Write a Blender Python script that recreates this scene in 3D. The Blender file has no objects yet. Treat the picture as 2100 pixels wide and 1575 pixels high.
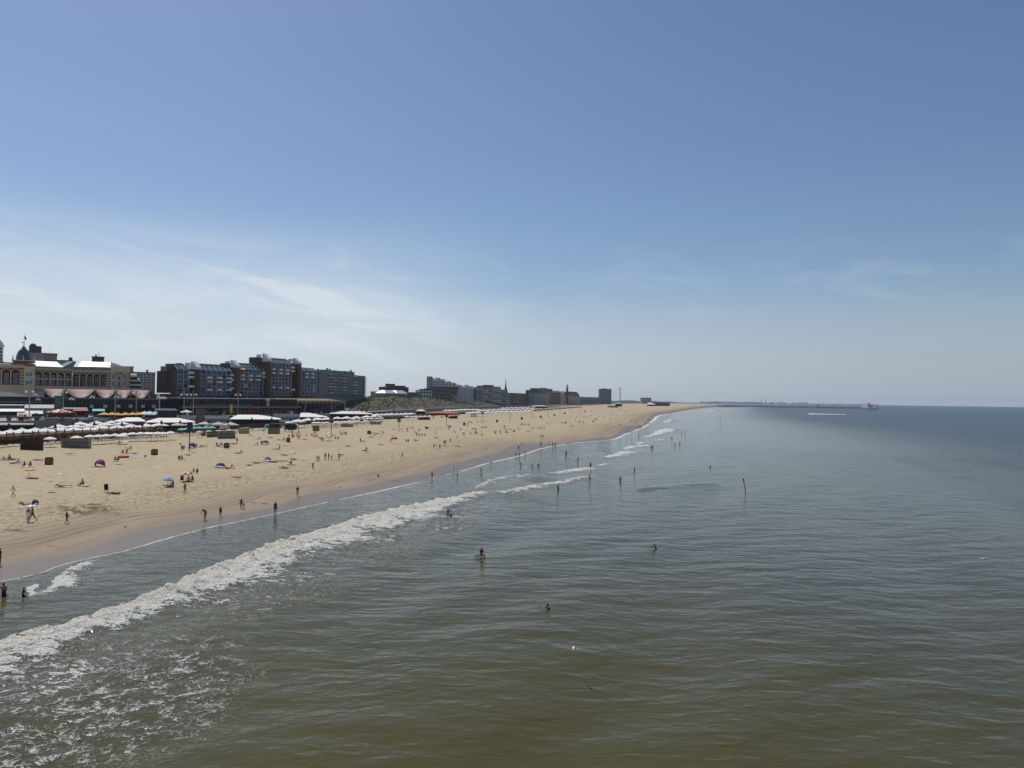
import bpy, bmesh, math, random
import numpy as np
from mathutils import Vector, Matrix
random.seed(7); rng = np.random.default_rng(7)
scene = bpy.context.scene
COL = scene.collection
# ------------------------------------------------------------ camera
FPX, HCAM = 1500.0, 16.0            # focal length in pixels of the 2100 px wide photograph; eye height on the pier (m)
PITCH, ROLL = math.atan(31.5/1500), math.atan(0.0130)
FW = Vector((0, math.cos(PITCH), math.sin(PITCH)))
R0 = Vector((1, 0, 0)); U0 = Vector((0, -math.sin(PITCH), math.cos(PITCH)))
RT = R0*math.cos(ROLL) + U0*math.sin(ROLL); UP = U0*math.cos(ROLL) - R0*math.sin(ROLL)
cd = bpy.data.cameras.new('camera'); cam = bpy.data.objects.new('camera', cd); COL.objects.link(cam)
cam.matrix_world = Matrix(((RT.x, UP.x, -FW.x, 0), (RT.y, UP.y, -FW.y, 0), (RT.z, UP.z, -FW.z, HCAM), (0, 0, 0, 1)))
cd.sensor_width = 36; cd.lens = 36*FPX/2100; cd.clip_start = 0.5; cd.clip_end = 60000
scene.camera = cam
# ------------------------------------------------------------ sky, sun, exposure
SUN_AZ, SUN_EL = math.radians(-40), math.radians(57)
w = bpy.data.worlds.new('World'); scene.world = w; w.use_nodes = True
def world_nodes():
    nt = w.node_tree; N = nt.nodes; L = nt.links; N.clear()
    out = N.new('ShaderNodeOutputWorld'); bg = N.new('ShaderNodeBackground'); L.new(bg.outputs[0], out.inputs[0])
    sky = N.new('ShaderNodeTexSky'); sky.sky_type = 'NISHITA'; sky.sun_disc = False
    sky.sun_elevation = SUN_EL; sky.sun_rotation = SUN_AZ; sky.altitude = 0
    sky.air_density = 1.0; sky.dust_density = 0.6; sky.ozone_density = 3.0
    tc = N.new('ShaderNodeTexCoord'); sp = N.new('ShaderNodeSeparateXYZ'); L.new(tc.outputs['Generated'], sp.inputs[0])
    def M(op, a, b=None, c=None):
        n = N.new('ShaderNodeMath'); n.operation = op
        for i, v in enumerate((a, b, c)):
            if v is None: continue
            if isinstance(v, (int, float)): n.inputs[i].default_value = v
            else: L.new(v, n.inputs[i])
        return n.outputs[0]
    def SS(x, a, b):
        n = N.new('ShaderNodeMapRange'); n.interpolation_type = 'SMOOTHSTEP'; L.new(x, n.inputs[0])
        n.inputs[1].default_value = a; n.inputs[2].default_value = b; return n.outputs[0]
    az = M('MULTIPLY', M('ARCTAN2', sp.outputs[0], sp.outputs[1]), 57.2958); el = M('MULTIPLY', M('ARCSINE', sp.outputs[2]), 57.2958)
    cv = N.new('ShaderNodeCombineXYZ')
    L.new(M('ADD', M('MULTIPLY', az, 0.055), M('MULTIPLY', el, 0.03)), cv.inputs[0]); L.new(M('ADD', M('MULTIPLY', el, 0.24), M('MULTIPLY', az, 0.016)), cv.inputs[1])
    def NZ(scale, detail, dist, rough=0.55, off=0.0):
        n = N.new('ShaderNodeTexNoise'); n.inputs['Scale'].default_value = scale; n.inputs['Detail'].default_value = detail
        n.inputs['Distortion'].default_value = dist; n.inputs['Roughness'].default_value = rough
        mp = N.new('ShaderNodeMapping'); mp.inputs['Location'].default_value = (off, off*1.7, 0); L.new(cv.outputs[0], mp.inputs[0]); L.new(mp.outputs[0], n.inputs['Vector']); return n.outputs[0]
    wisp = NZ(1.6, 6, 0.9, 0.62, 3.1); big = NZ(0.7, 2, 0.3, 0.5, 7.7)
    # a veil of cirrus low in the sky, thickest towards the town side, thin streaks elsewhere
    azw = M('ADD', az, M('MULTIPLY', M('SUBTRACT', big, 0.5), 16.0)); elw = M('ADD', el, M('MULTIPLY', M('SUBTRACT', wisp, 0.5), 5.0))
    veil = M('MULTIPLY', M('MULTIPLY', SS(azw, 3.0, -14.0), SS(elw, 14.5, 6.0)), SS(elw, 1.0, 4.5))
    veil = M('MULTIPLY', veil, M('ADD', 0.40, M('MULTIPLY', SS(wisp, 0.38, 0.64), 0.48)))
    streak = M('MULTIPLY', M('MULTIPLY', SS(wisp, 0.5, 0.72), SS(el, 13.5, 7.5)), SS(el, 2.0, 5.0))
    streak = M('MULTIPLY', streak, M('ADD', 0.16, M('MULTIPLY', SS(az, 2.0, -14.0), 0.2)))
    low = M('MULTIPLY', SS(el, 10.5, 0.0), 0.86)
    cl = M('MINIMUM', M('ADD', veil, streak), 0.85)
    hs = N.new('ShaderNodeHueSaturation'); hs.inputs['Saturation'].default_value = SKY_SAT; hs.inputs['Hue'].default_value = 0.504; L.new(sky.outputs[0], hs.inputs['Color'])
    def MX(f, a, b):
        n = N.new('ShaderNodeMix'); n.data_type = 'RGBA'; L.new(f, n.inputs[0])
        for i, v in ((6, a), (7, b)):
            if isinstance(v, tuple): n.inputs[i].default_value = v
            else: L.new(v, n.inputs[i])
        return n.outputs[2]
    hz = MX(SS(az, 42.0, -34.0), (4.1, 4.8, 5.9, 1), (7.2, 8.1, 9.1, 1))      # sea haze over the horizon, brighter towards the sun
    mxo = MX(cl, MX(low, hs.outputs[0], hz), CLOUD_COL)
    L.new(mxo, bg.inputs[0]); bg.inputs[1].default_value = SKY_STRENGTH
SKY_STRENGTH = 0.087; SKY_SAT = 1.04; CLOUD_COL = (7.9, 8.6, 9.3, 1)
world_nodes()
sl = bpy.data.lights.new('sun', 'SUN'); so = bpy.data.objects.new('sun', sl); COL.objects.link(so)
sl.energy = 3.6; sl.angle = math.radians(0.53); sl.color = (1.0, 0.955, 0.88)
sd = Vector((math.sin(SUN_AZ)*math.cos(SUN_EL), math.cos(SUN_AZ)*math.cos(SUN_EL), math.sin(SUN_EL)))
so.rotation_euler = sd.to_track_quat('Z', 'Y').to_euler(); so.location = sd*300
vs = scene.view_settings; vs.view_transform = 'Standard'; vs.look = 'None'; vs.exposure = 0.0; vs.gamma = 1; vs.use_curve_mapping = False
scene.cycles.use_denoising = True; scene.cycles.max_bounces = 6; scene.cycles.diffuse_bounces = 2; scene.cycles.glossy_bounces = 3
scene.cycles.transparent_max_bounces = 6; scene.cycles.volume_bounces = 0; scene.cycles.sample_clamp_indirect = 4

# ------------------------------------------------------------ helpers: picture -> place
def ray(x, y): return FW + RT*((x-1050)/FPX) + UP*((787.5-y)/FPX)
def gp(x, y, z=0.0):
    d = ray(x, y); t = (z-HCAM)/d.z; return (d.x*t, d.y*t)
def at(x, y, Y):
    d = ray(x, y); t = Y/d.y; return Vector((d.x*t, Y, HCAM+d.z*t))
def setk(o, label=None, cat=None, group=None, kind=None):
    if label: o['label'] = label
    if cat: o['category'] = cat
    if group: o['group'] = group
    if kind: o['kind'] = kind
    return o
def mesh_obj(name, me, parent=None, loc=None, rz=None, mats=None):
    o = bpy.data.objects.new(name, me); COL.objects.link(o)
    if parent: o.parent = parent
    if loc is not None: o.location = loc
    if rz is not None: o.rotation_euler = (0, 0, rz)
    if mats:
        for m in mats: me.materials.append(m)
    return o
def empty(name, loc=(0, 0, 0), rz=0.0):
    o = bpy.data.objects.new(name, None); COL.objects.link(o); o.location = loc; o.rotation_euler = (0, 0, rz); o.empty_display_size = 0.5; return o
# ------------------------------------------------------------ helpers: materials
MATS = {}
def mat(name, col, rough=0.7, metal=0.0, var=0.12, scale=1.5, bump=0.0, spec=0.3):
    """Principled colour with a little procedural mottling."""
    if name in MATS: return MATS[name]
    m = bpy.data.materials.new(name); m.use_nodes = True; nt = m.node_tree; N = nt.nodes; L = nt.links; b = N['Principled BSDF']
    b.inputs['Roughness'].default_value = rough; b.inputs['Metallic'].default_value = metal; b.inputs['Specular IOR Level'].default_value = spec
    tc = N.new('ShaderNodeTexCoord'); nz = N.new('ShaderNodeTexNoise'); nz.inputs['Scale'].default_value = scale; nz.inputs['Detail'].default_value = 3
    L.new(tc.outputs['Object'], nz.inputs['Vector'])
    mx = N.new('ShaderNodeMix'); mx.data_type = 'RGBA'; L.new(nz.outputs[0], mx.inputs[0])
    c = tuple(col[:3])
    mx.inputs[6].default_value = tuple(max(0, v*(1-var)) for v in c)+(1,); mx.inputs[7].default_value = tuple(min(1, v*(1+var)) for v in c)+(1,)
    L.new(mx.outputs[2], b.inputs['Base Color'])
    if bump:
        bp = N.new('ShaderNodeBump'); bp.inputs['Distance'].default_value = bump; bp.inputs['Strength'].default_value = 0.7
        L.new(nz.outputs[0], bp.inputs['Height']); L.new(bp.outputs[0], b.inputs['Normal'])
    MATS[name] = m; return m
def glassm(name, col=(0.05, 0.07, 0.09), rough=0.08):
    return mat(name, col, rough, 0.0, 0.35, 0.35, 0, 0.6)
# ------------------------------------------------------------ numpy noise
def _h(ix, iy, s):
    n = (ix*374761393 + iy*668265263 + s*974711) & 0x7fffffff
    n = ((n ^ (n >> 13))*1274126177) & 0x7fffffff
    return ((n ^ (n >> 16)) & 0xffff)/65535.0
def vnoise(x, y, s=0):
    ix = np.floor(x).astype(np.int64); iy = np.floor(y).astype(np.int64); fx = x-ix; fy = y-iy
    fx = fx*fx*(3-2*fx); fy = fy*fy*(3-2*fy)
    a = _h(ix, iy, s); b = _h(ix+1, iy, s); c = _h(ix, iy+1, s); d = _h(ix+1, iy+1, s)
    return (a*(1-fx)+b*fx)*(1-fy)+(c*(1-fx)+d*fx)*fy
def fbm(x, y, o=4, s=0):
    v = 0; a = 0.5; t = 0
    for i in range(o): v = v+a*vnoise(x, y, s+i); t += a; a *= 0.5; x = x*2.03+17.1; y = y*2.03+5.3
    return v/t
def sstep(x, a, b):
    t = np.clip((x-a)/(b-a), 0, 1); return t*t*(3-2*t)
# ------------------------------------------------------------ shoreline curves (ground coordinates)
def smooth_poly(P, n=4):
    P = np.array(P, float); out = []; k_ = len(P)
    T = np.array([P[min(i+1, k_-1)]-P[max(i-1, 0)] for i in range(k_)]); T /= np.linalg.norm(T, axis=1)[:, None]
    for i in range(k_-1):
        p1, p2 = P[i], P[i+1]; ln = np.linalg.norm(p2-p1); m1, m2 = T[i]*ln, T[i+1]*ln
        for k in range(n):
            t = k/n; out.append((2*t**3-3*t*t+1)*p1+(t**3-2*t*t+t)*m1+(3*t*t-2*t**3)*p2+(t**3-t*t)*m2)
    out.append(P[-1]); return np.array(out)
def polydist(P, X, Y, chunk=60000):
    """distance to polyline, sign (+ = left of its direction), arc parameter"""
    P = P.astype(np.float32); X = X.astype(np.float32); Y = Y.astype(np.float32); A = P[:-1]; B = P[1:]; D = B-A; L2 = (D**2).sum(1); sh = X.shape; x = X.ravel(); y = Y.ravel()
    cum = np.concatenate([[0], np.cumsum(np.sqrt(L2))])
    od = np.empty(x.size); ot = np.empty(x.size)
    for c in range(0, x.size, chunk):
        px = x[c:c+chunk, None]-A[:, 0]; py = y[c:c+chunk, None]-A[:, 1]
        t = np.clip((px*D[:, 0]+py*D[:, 1])/L2, 0, 1)
        dx = px-t*D[:, 0]; dy = py-t*D[:, 1]; d2 = dx*dx+dy*dy; k = d2.argmin(1); r = np.arange(k.size)
        cr = D[k, 0]*dy[r, k]-D[k, 1]*dx[r, k]
        # at a shared vertex the cross product of the clamped segment may flip: use the unclamped offset
        od[c:c+chunk] = np.sqrt(d2[r, k])*np.where(cr >= 0, 1, -1); ot[c:c+chunk] = cum[k]+t[r, k]*np.sqrt(L2[k])
    return od.reshape(sh), ot.reshape(sh), cum
Spx = [(0,1192),(75,1176),(120,1160),(180,1145),(240,1133),(330,1107),(420,1083),(500,1067),(560,1054),(640,1036),(700,1023),(760,1010),(860,987),(950,964),(1000,949),(1060,935),(1110,919),(1160,910),(1200,906),(1250,902),(1282,889),(1315,877),(1335,863),(1350,852),(1385,846.5),(1412,841.5),(1442,837.2),(1470,834.9)]
Wpx = [(0,1160),(100,1138),(160,1130),(240,1102),(297,1084),(388,1067),(480,1054),(560,1039),(606,1023),(651,1010),(743,998),(811,982),(880,967),(914,953),(983,938),(1029,925),(1067,912),(1143,909),(1200,902),(1232,897),(1254,897),(1273,882),(1289,874),(1319,872),(1327,861),(1337,851),(1355,846.5),(1380,843),(1407,838.5),(1433,834.5),(1453,832.6)]
SP = smooth_poly([(-95, -300), (-66, -20), (-52, 40)]+[gp(x, y) for x, y in Spx]+[(1120, 4100), (2250, 9200)])
WP = smooth_poly([(-99, -300), (-70, -20), (-56, 40)]+[gp(x, y, 0.12) for x, y in Wpx]+[(1112, 4110), (2240, 9210)])
def beach_z(X, Y):
    X = np.asarray(X, float); Y = np.asarray(Y, float); d, _, _ = polydist(SP, X, Y)
    return beach_prof(d, X, Y)
def beach_prof(d, X, Y):
    far = np.clip(Y/400, 0.6, 3)
    z = np.where(d < 0, d*0.03, 0.018*np.minimum(d, 9)+0.042*np.clip(d-9, 0, 26)+0.011*np.clip(d-35, 0, 80))
    return np.minimum(z, 2.2)+0.0
def bz(x, y): return float(beach_z(np.array([x]), np.array([y]))[0])
def bp_(x, y):
    """point of the beach seen at a pixel"""
    z = 1.0
    for _ in range(8):
        X, Y = gp(x, y, z); z = max(0.0, bz(X, Y))*0.7+z*0.3
    return Vector((X, Y, bz(X, Y)))
# ------------------------------------------------------------ polar sheets
def polar_grid(a0, a1, na, radii):
    th = np.radians(np.linspace(a0, a1, na)); r = np.asarray(radii)
    T, Rr = np.meshgrid(th, r); return np.sin(T)*Rr, np.cos(T)*Rr
def sheet(name, X, Y, Z, attrs, material):
    nr, na = X.shape; me = bpy.data.meshes.new(name)
    co = np.stack([X, Y, Z], -1).reshape(-1, 3)
    i = np.arange(nr*na).reshape(nr, na)
    q = np.stack([i[:-1, :-1], i[:-1, 1:], i[1:, 1:], i[1:, :-1]], -1).reshape(-1, 4)[:, ::-1]
    me.vertices.add(len(co)); me.vertices.foreach_set('co', co.ravel()); nf = len(q)
    me.loops.add(nf*4); me.loops.foreach_set('vertex_index', q.ravel().astype(np.int32)); me.polygons.add(nf)
    me.polygons.foreach_set('loop_start', np.arange(0, nf*4, 4, dtype=np.int32)); me.polygons.foreach_set('loop_total', np.full(nf, 4, np.int32))
    me.polygons.foreach_set('use_smooth', np.ones(nf, bool)); me.update(calc_edges=True)
    for k, v in attrs.items():
        a = me.attributes.new(k, 'FLOAT', 'POINT'); a.data.foreach_set('value', v.ravel().astype(np.float32))
    me.materials.append(material); return mesh_obj(name, me)
# breakers: (front pixel, seaward width in metres, strength) along the shoreward edge
BRK = [
 ([(-330,1440,9),(-150,1378,9),(0,1322,9.5),(100,1294,8.5),(200,1264,7.5),(300,1228,8),(400,1183,12),(500,1142,14),(560,1117,16),(620,1100,17),(700,1077,16),(760,1060,14),(840,1041,13),(900,1027,11),(950,1017,7.5),(985,1011,5.5),(1010,1008,2)], 1.0, 0.6),
 ([(965,1006,2),(985,990,4.5),(1020,978,6),(1060,974,6),(1088,971,3)], 0.72, 0.16),
 ([(1000,1010,4),(1040,1006,6),(1085,996,5.5),(1130,990,5.5),(1170,982,5),(1208,977,2.5)], 0.95, 0.3),
 ([(1108,971,3),(1140,968,5),(1170,963,8),(1190,960,9),(1203,958,5)], 1.0, 0.3),
 ([(1232,940,5),(1255,932,9),(1275,926,13),(1292,925,9)], 1.0, 0.4),
 ([(1218,956,2),(1232,952,5),(1246,950,2)], 0.9, 0.25),
 ([(1275,922,4),(1283,916,10),(1300,914,14),(1330,912,10)], 0.95, 0.35),
 ([(1300,911,4),(1316,906,14),(1327,907,6)], 0.95, 0.3),
 ([(1318,897,5),(1335,889,14),(1350,881,22),(1362,879,16)], 1.0, 0.35),
 ([(1332,905,4),(1345,901,14),(1345,899,8)], 0.8, 0.3),
 ([(1346,867,10),(1358,865,18),(1375,859,10)], 0.85, 0.2),
 ([(1345,853,8),(1357,850,25),(1364,849,10)], 0.9, 0.25),
 ([(1352,863,6),(1368,860,16),(1378,860,8)], 0.7, 0.2),
 ([(1408,847,10),(1417,847,22),(1423,847.5,10)], 0.95, 0.3),
 ([(1435,844,16),(1447,842,45),(1456,841,20)], 0.95, 0.3),
 ([(1420,839.8,20),(1440,838.6,60),(1470,836.5,40)], 0.7, 0.2),
 ([(90,1192,0.5),(80,1213,2.5),(100,1190,5),(130,1168,4.5),(160,1153,3),(200,1144,1.2)], 0.85, 0.12),
 ([(1005,985,0.8),(1040,968,1.6),(1075,956,1.6),(1100,948,1.0)], 0.62, 0.08),
 ([(760,1052,0.5),(840,1046,1.0),(930,1030,1.0)], 0.0, 0.12),
 ([(640,1045,0.5),(760,1040,1.0),(860,1031,1.0)], 0.0, 0.10),
 ([(880,986,0.5),(960,985,1.0),(1060,978,1.0)], 0.0, 0.10),
 ([(900,972,0.5),(980,972,1.0),(1060,968,1.0)], 0.0, 0.10),
 ([(1300,1004,2),(1350,999,5),(1420,993,5),(1470,990,2)], 0.0, 0.35),
 ([(1060,950,1),(1110,938,2.0),(1150,931,1)], 0.6, 0.08),
 ([(1195,917,1.5),(1225,908,3),(1262,906,2)], 0.6, 0.08),
 ([(720,1062,1.5),(735,1046,4),(760,1038,4),(790,1036,1)], 0.42, 0.1),
 ([(1110,945,1),(1125,932,4),(1150,925,5),(1180,922,3),(1195,921,1)], 0.55, 0.08),
 ([(1145,938,2),(1160,935,5),(1172,934,2)], 0.5, 0.1),
 ([(1175,948,2),(1190,950,4),(1200,951,1.5)], 0.6, 0.1),
 ([(1220,913,3),(1238,912,6),(1252,911,2)], 0.55, 0.1),
 ([(1222,928,3),(1232,927,5),(1244,927,2)], 0.5, 0.1),
 ([(840,1060,0.6),(870,1056,2),(960,1042,1)], 0.0, 0.1),
]
def build_sea():
    H = HCAM
    inv = np.linspace(1/19.0, 1/900.0, 720); rad = np.concatenate([1/inv, np.geomspace(930, 13800, 70)])
    X, Y = polar_grid(-62, 58, 860, rad); Rr = np.hypot(X, Y)
    dS, tS, _ = polydist(SP, X, Y)
    off = np.clip(-dS, 0, 400); amp = sstep(off, 1, 45)
    fade = 1/(1+(Rr/220)**2)
    Z = np.zeros_like(X)
    # swell running to the beach, its crests roughly along the shore, broken up by noise
    wob = 10*fbm(X/40, Y/40, 2, 3)+3*fbm(X/11, Y/11, 2, 9)
    for lam, ang, a in ((21, 160, 0.17), (13.5, 150, 0.05), (8.3, 135, 0.02), (5.6, 110, 0.015), (4.1, 98, 0.012), (3.2, 82, 0.008)):
        c, s = math.cos(math.radians(ang)), math.sin(math.radians(ang)); ph = (X*c+Y*s+wob*(1 if lam > 6 else 0.6))*2*math.pi/lam
        md = 0.35+1.1*fbm(X/(lam*1.8)+lam, Y/(lam*2.8), 2, int(lam))
        sp = np.sin(ph); Z += a*md*(sp+0.25*np.cos(2*ph))*amp*(fade if lam < 12 else np.sqrt(fade))
    foam = np.zeros_like(X); lace = np.zeros_like(X)
    edge = 0.9*(fbm(X*0.55, Y*0.55, 3, 31)-0.5)
    for pts, st, hgt in BRK:
        P = [gp(x, y, 0.1) for x, y, _ in pts]; Ps = smooth_poly(P, 5); Wd = np.array([p[2] for p in pts], float)
        bb0 = Ps.min(0)-70; bb1 = Ps.max(0)+70
        sel = (X > bb0[0]) & (X < bb1[0]) & (Y > bb0[1]) & (Y < bb1[1])
        if not sel.any(): continue
        xs, ys = X[sel], Y[sel]; d, t, cum = polydist(Ps, xs, ys); d = -d        # + = seaward
        sc = np.interp(np.arange(len(Ps)), np.arange(len(Ps)), cum); wi = np.interp(t, cum[np.minimum(np.arange(len(Ps)), len(cum)-1)][::5], Wd)
        ends = sstep(t, 0, 0.04*cum[-1]+0.3)*sstep(cum[-1]-t, 0, 0.04*cum[-1]+0.3)
        # clip points past the ends (distance to end point only)
        e = edge[sel]*(0.45 if len(pts) > 12 else np.clip(Ps[:, 1].mean()/70, 0.6, 5)); u = (d+e)/np.maximum(wi, 0.3)
        ragged = 0.45*(fbm(xs*0.22, ys*0.22, 3, 77)-0.5)
        fr = fbm(xs*0.12, ys*0.12, 3, 141)
        pf = sstep(u, 0.0, 0.03)*(0.97-(0.30+0.45*fr)*sstep(u, 0.08, 0.7))*(1-sstep(u+1.3*ragged, 0.75, 1.45))*ends
        foam[sel] = np.maximum(foam[sel], st*pf)
        lump = 0.25+1.6*fbm(xs*1.1, ys*1.1, 4, 55)
        prof = np.where(d < 0, np.exp(-(d/(0.5))**2), np.exp(-(d/(0.45*wi+0.6))**1.5))
        Z[sel] += hgt*ends*prof*(lump if st > 0.3 else 1.0)*(0.55+0.45*sstep(np.abs(d), 0.0, 0.6))
    # the swash edge: a thin broken line of froth
    wl = np.clip(Y/110, 0.5, 6)*0.40*(0.45+1.1*fbm(tS/14, tS*0, 3, 5)); swp = sstep(fbm(tS/9, tS*0+3, 3, 8), 0.18, 0.34)
    thin = np.exp(-np.clip(-dS-wl, 0, 99)/(3.0*wl+0.6))*0.42*(dS < 0)
    foam = np.maximum(foam, thin*sstep(fbm(tS/6, dS*0.3, 3, 18), 0.45, 0.7))
    # old foam drifting behind the first breaker, nearest the pier
    P = np.array([gp(x, y) for x, y in ((-200, 1400), (0, 1360), (150, 1345), (300, 1300), (600, 1260))]); d, t, _ = polydist(P, X, Y); d = -d
    ln = fbm(X*0.10, Y*0.10, 3, 60)
    cx, cy = gp(90, 1470); el = np.hypot((X-cx)/11.0, (Y-cy)/15.0)+0.7*(ln-0.5)
    lace = np.maximum(lace, (1-sstep(el, 0.2, 1.12))*1.0)
    cx, cy = gp(560, 1215); el = np.hypot((X-cx)/8, (Y-cy)/10)+0.9*(ln-0.5); lace = np.maximum(lace, (1-sstep(el, 0.3, 1.0))*0.42)
    cx, cy = gp(800, 1120); el = np.hypot((X-cx)/8, (Y-cy)/14)+0.9*(ln-0.5); lace = np.maximum(lace, (1-sstep(el, 0.3, 1.0))*0.45)
    cx, cy = gp(930, 1075); el = np.hypot((X-cx)/6, (Y-cy)/10)+0.9*(ln-0.5); lace = np.maximum(lace, (1-sstep(el, 0.3, 1.0))*0.45)
    cx, cy = gp(1060, 1020); el = np.hypot((X-cx)/9, (Y-cy)/12)+0.9*(ln-0.5); lace = np.maximum(lace, (1-sstep(el, 0.3, 1.0))*0.35)
    cx, cy = gp(1110, 985); el = np.hypot((X-cx)/6, (Y-cy)/10)+0.9*(ln-0.5); lace = np.maximum(lace, (1-sstep(el, 0.3, 1.0))*0.4)
    lace = np.where(dS < -1, lace, 0)
    Z += np.where(dS > -8, 0.0, 0.0)
    Z = np.where(dS > -3, np.minimum(Z, 0.03), Z)
    deep = sstep(off+60*(fbm(X/55, Y/90, 3, 41)-0.5), 30, 210)
    chop = sstep(off, 15, 190)
    silt = fbm(X/24+wob*0.05, Y/70, 4, 91)
    o = sheet('sea', X, Y, Z, {'foam': foam, 'lace': lace, 'deep': deep, 'silt': silt, 'chop': chop, 'ds': np.clip(dS, -60, 60), 'wl': wl, 'swp': swp}, sea_material()); setk(o, 'silty grey-green sea with breaking waves reaching the beach', kind='structure')
    return o
def nodes_of(name):
    m = bpy.data.materials.new(name); m.use_nodes = True; nt = m.node_tree; return m, nt, nt.nodes, nt.links, nt.nodes['Principled BSDF']
class NT:
    def __init__(s, name):
        s.m, s.nt, s.N, s.L, s.b = nodes_of(name); s.tc = s.N.new('ShaderNodeTexCoord')
    def put(s, v, sock):
        if isinstance(v, (int, float)): sock.default_value = v
        elif isinstance(v, tuple): sock.default_value = v if len(v) == 4 or len(sock.default_value) == 3 else v+(1,)
        else: s.L.new(v, sock)
    def math(s, op, a, b=None, c=None):
        n = s.N.new('ShaderNodeMath'); n.operation = op
        for i, v in enumerate((a, b, c)):
            if v is not None: s.put(v, n.inputs[i])
        return n.outputs[0]
    def ss(s, x, a, b, lo=0.0, hi=1.0):
        n = s.N.new('ShaderNodeMapRange'); n.interpolation_type = 'SMOOTHSTEP'; s.put(x, n.inputs[0])
        for i, v in enumerate((a, b, lo, hi)): s.put(v, n.inputs[i+1])
        return n.outputs[0]
    def noise(s, scale=1, detail=3, rough=0.5, dist=0.0, st=(1, 1, 1), rot=0.0, typ=None):
        mp = s.N.new('ShaderNodeMapping'); mp.inputs['Scale'].default_value = st; mp.inputs['Rotation'].default_value = (0, 0, rot); s.L.new(s.tc.outputs['Object'], mp.inputs[0])
        n = s.N.new('ShaderNodeTexNoise'); n.inputs['Scale'].default_value = scale; n.inputs['Detail'].default_value = detail; n.inputs['Roughness'].default_value = rough; n.inputs['Distortion'].default_value = dist
        if typ: n.noise_type = typ; n.normalize = True
        s.L.new(mp.outputs[0], n.inputs['Vector']); return n.outputs[0]
    def attr(s, name):
        n = s.N.new('ShaderNodeAttribute'); n.attribute_name = name; return n.outputs['Fac']
    def mix(s, f, a, b):
        n = s.N.new('ShaderNodeMix'); n.data_type = 'RGBA'; s.put(f, n.inputs[0]); s.put(a, n.inputs[6]); s.put(b, n.inputs[7]); return n.outputs[2]
    def bump(s, h, dist, strength=1.0, prev=None):
        n = s.N.new('ShaderNodeBump'); n.inputs['Distance'].default_value = dist; n.inputs['Strength'].default_value = strength; s.put(h, n.inputs['Height'])
        if prev is not None: s.L.new(prev, n.inputs['Normal'])
        return n.outputs[0]
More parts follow.
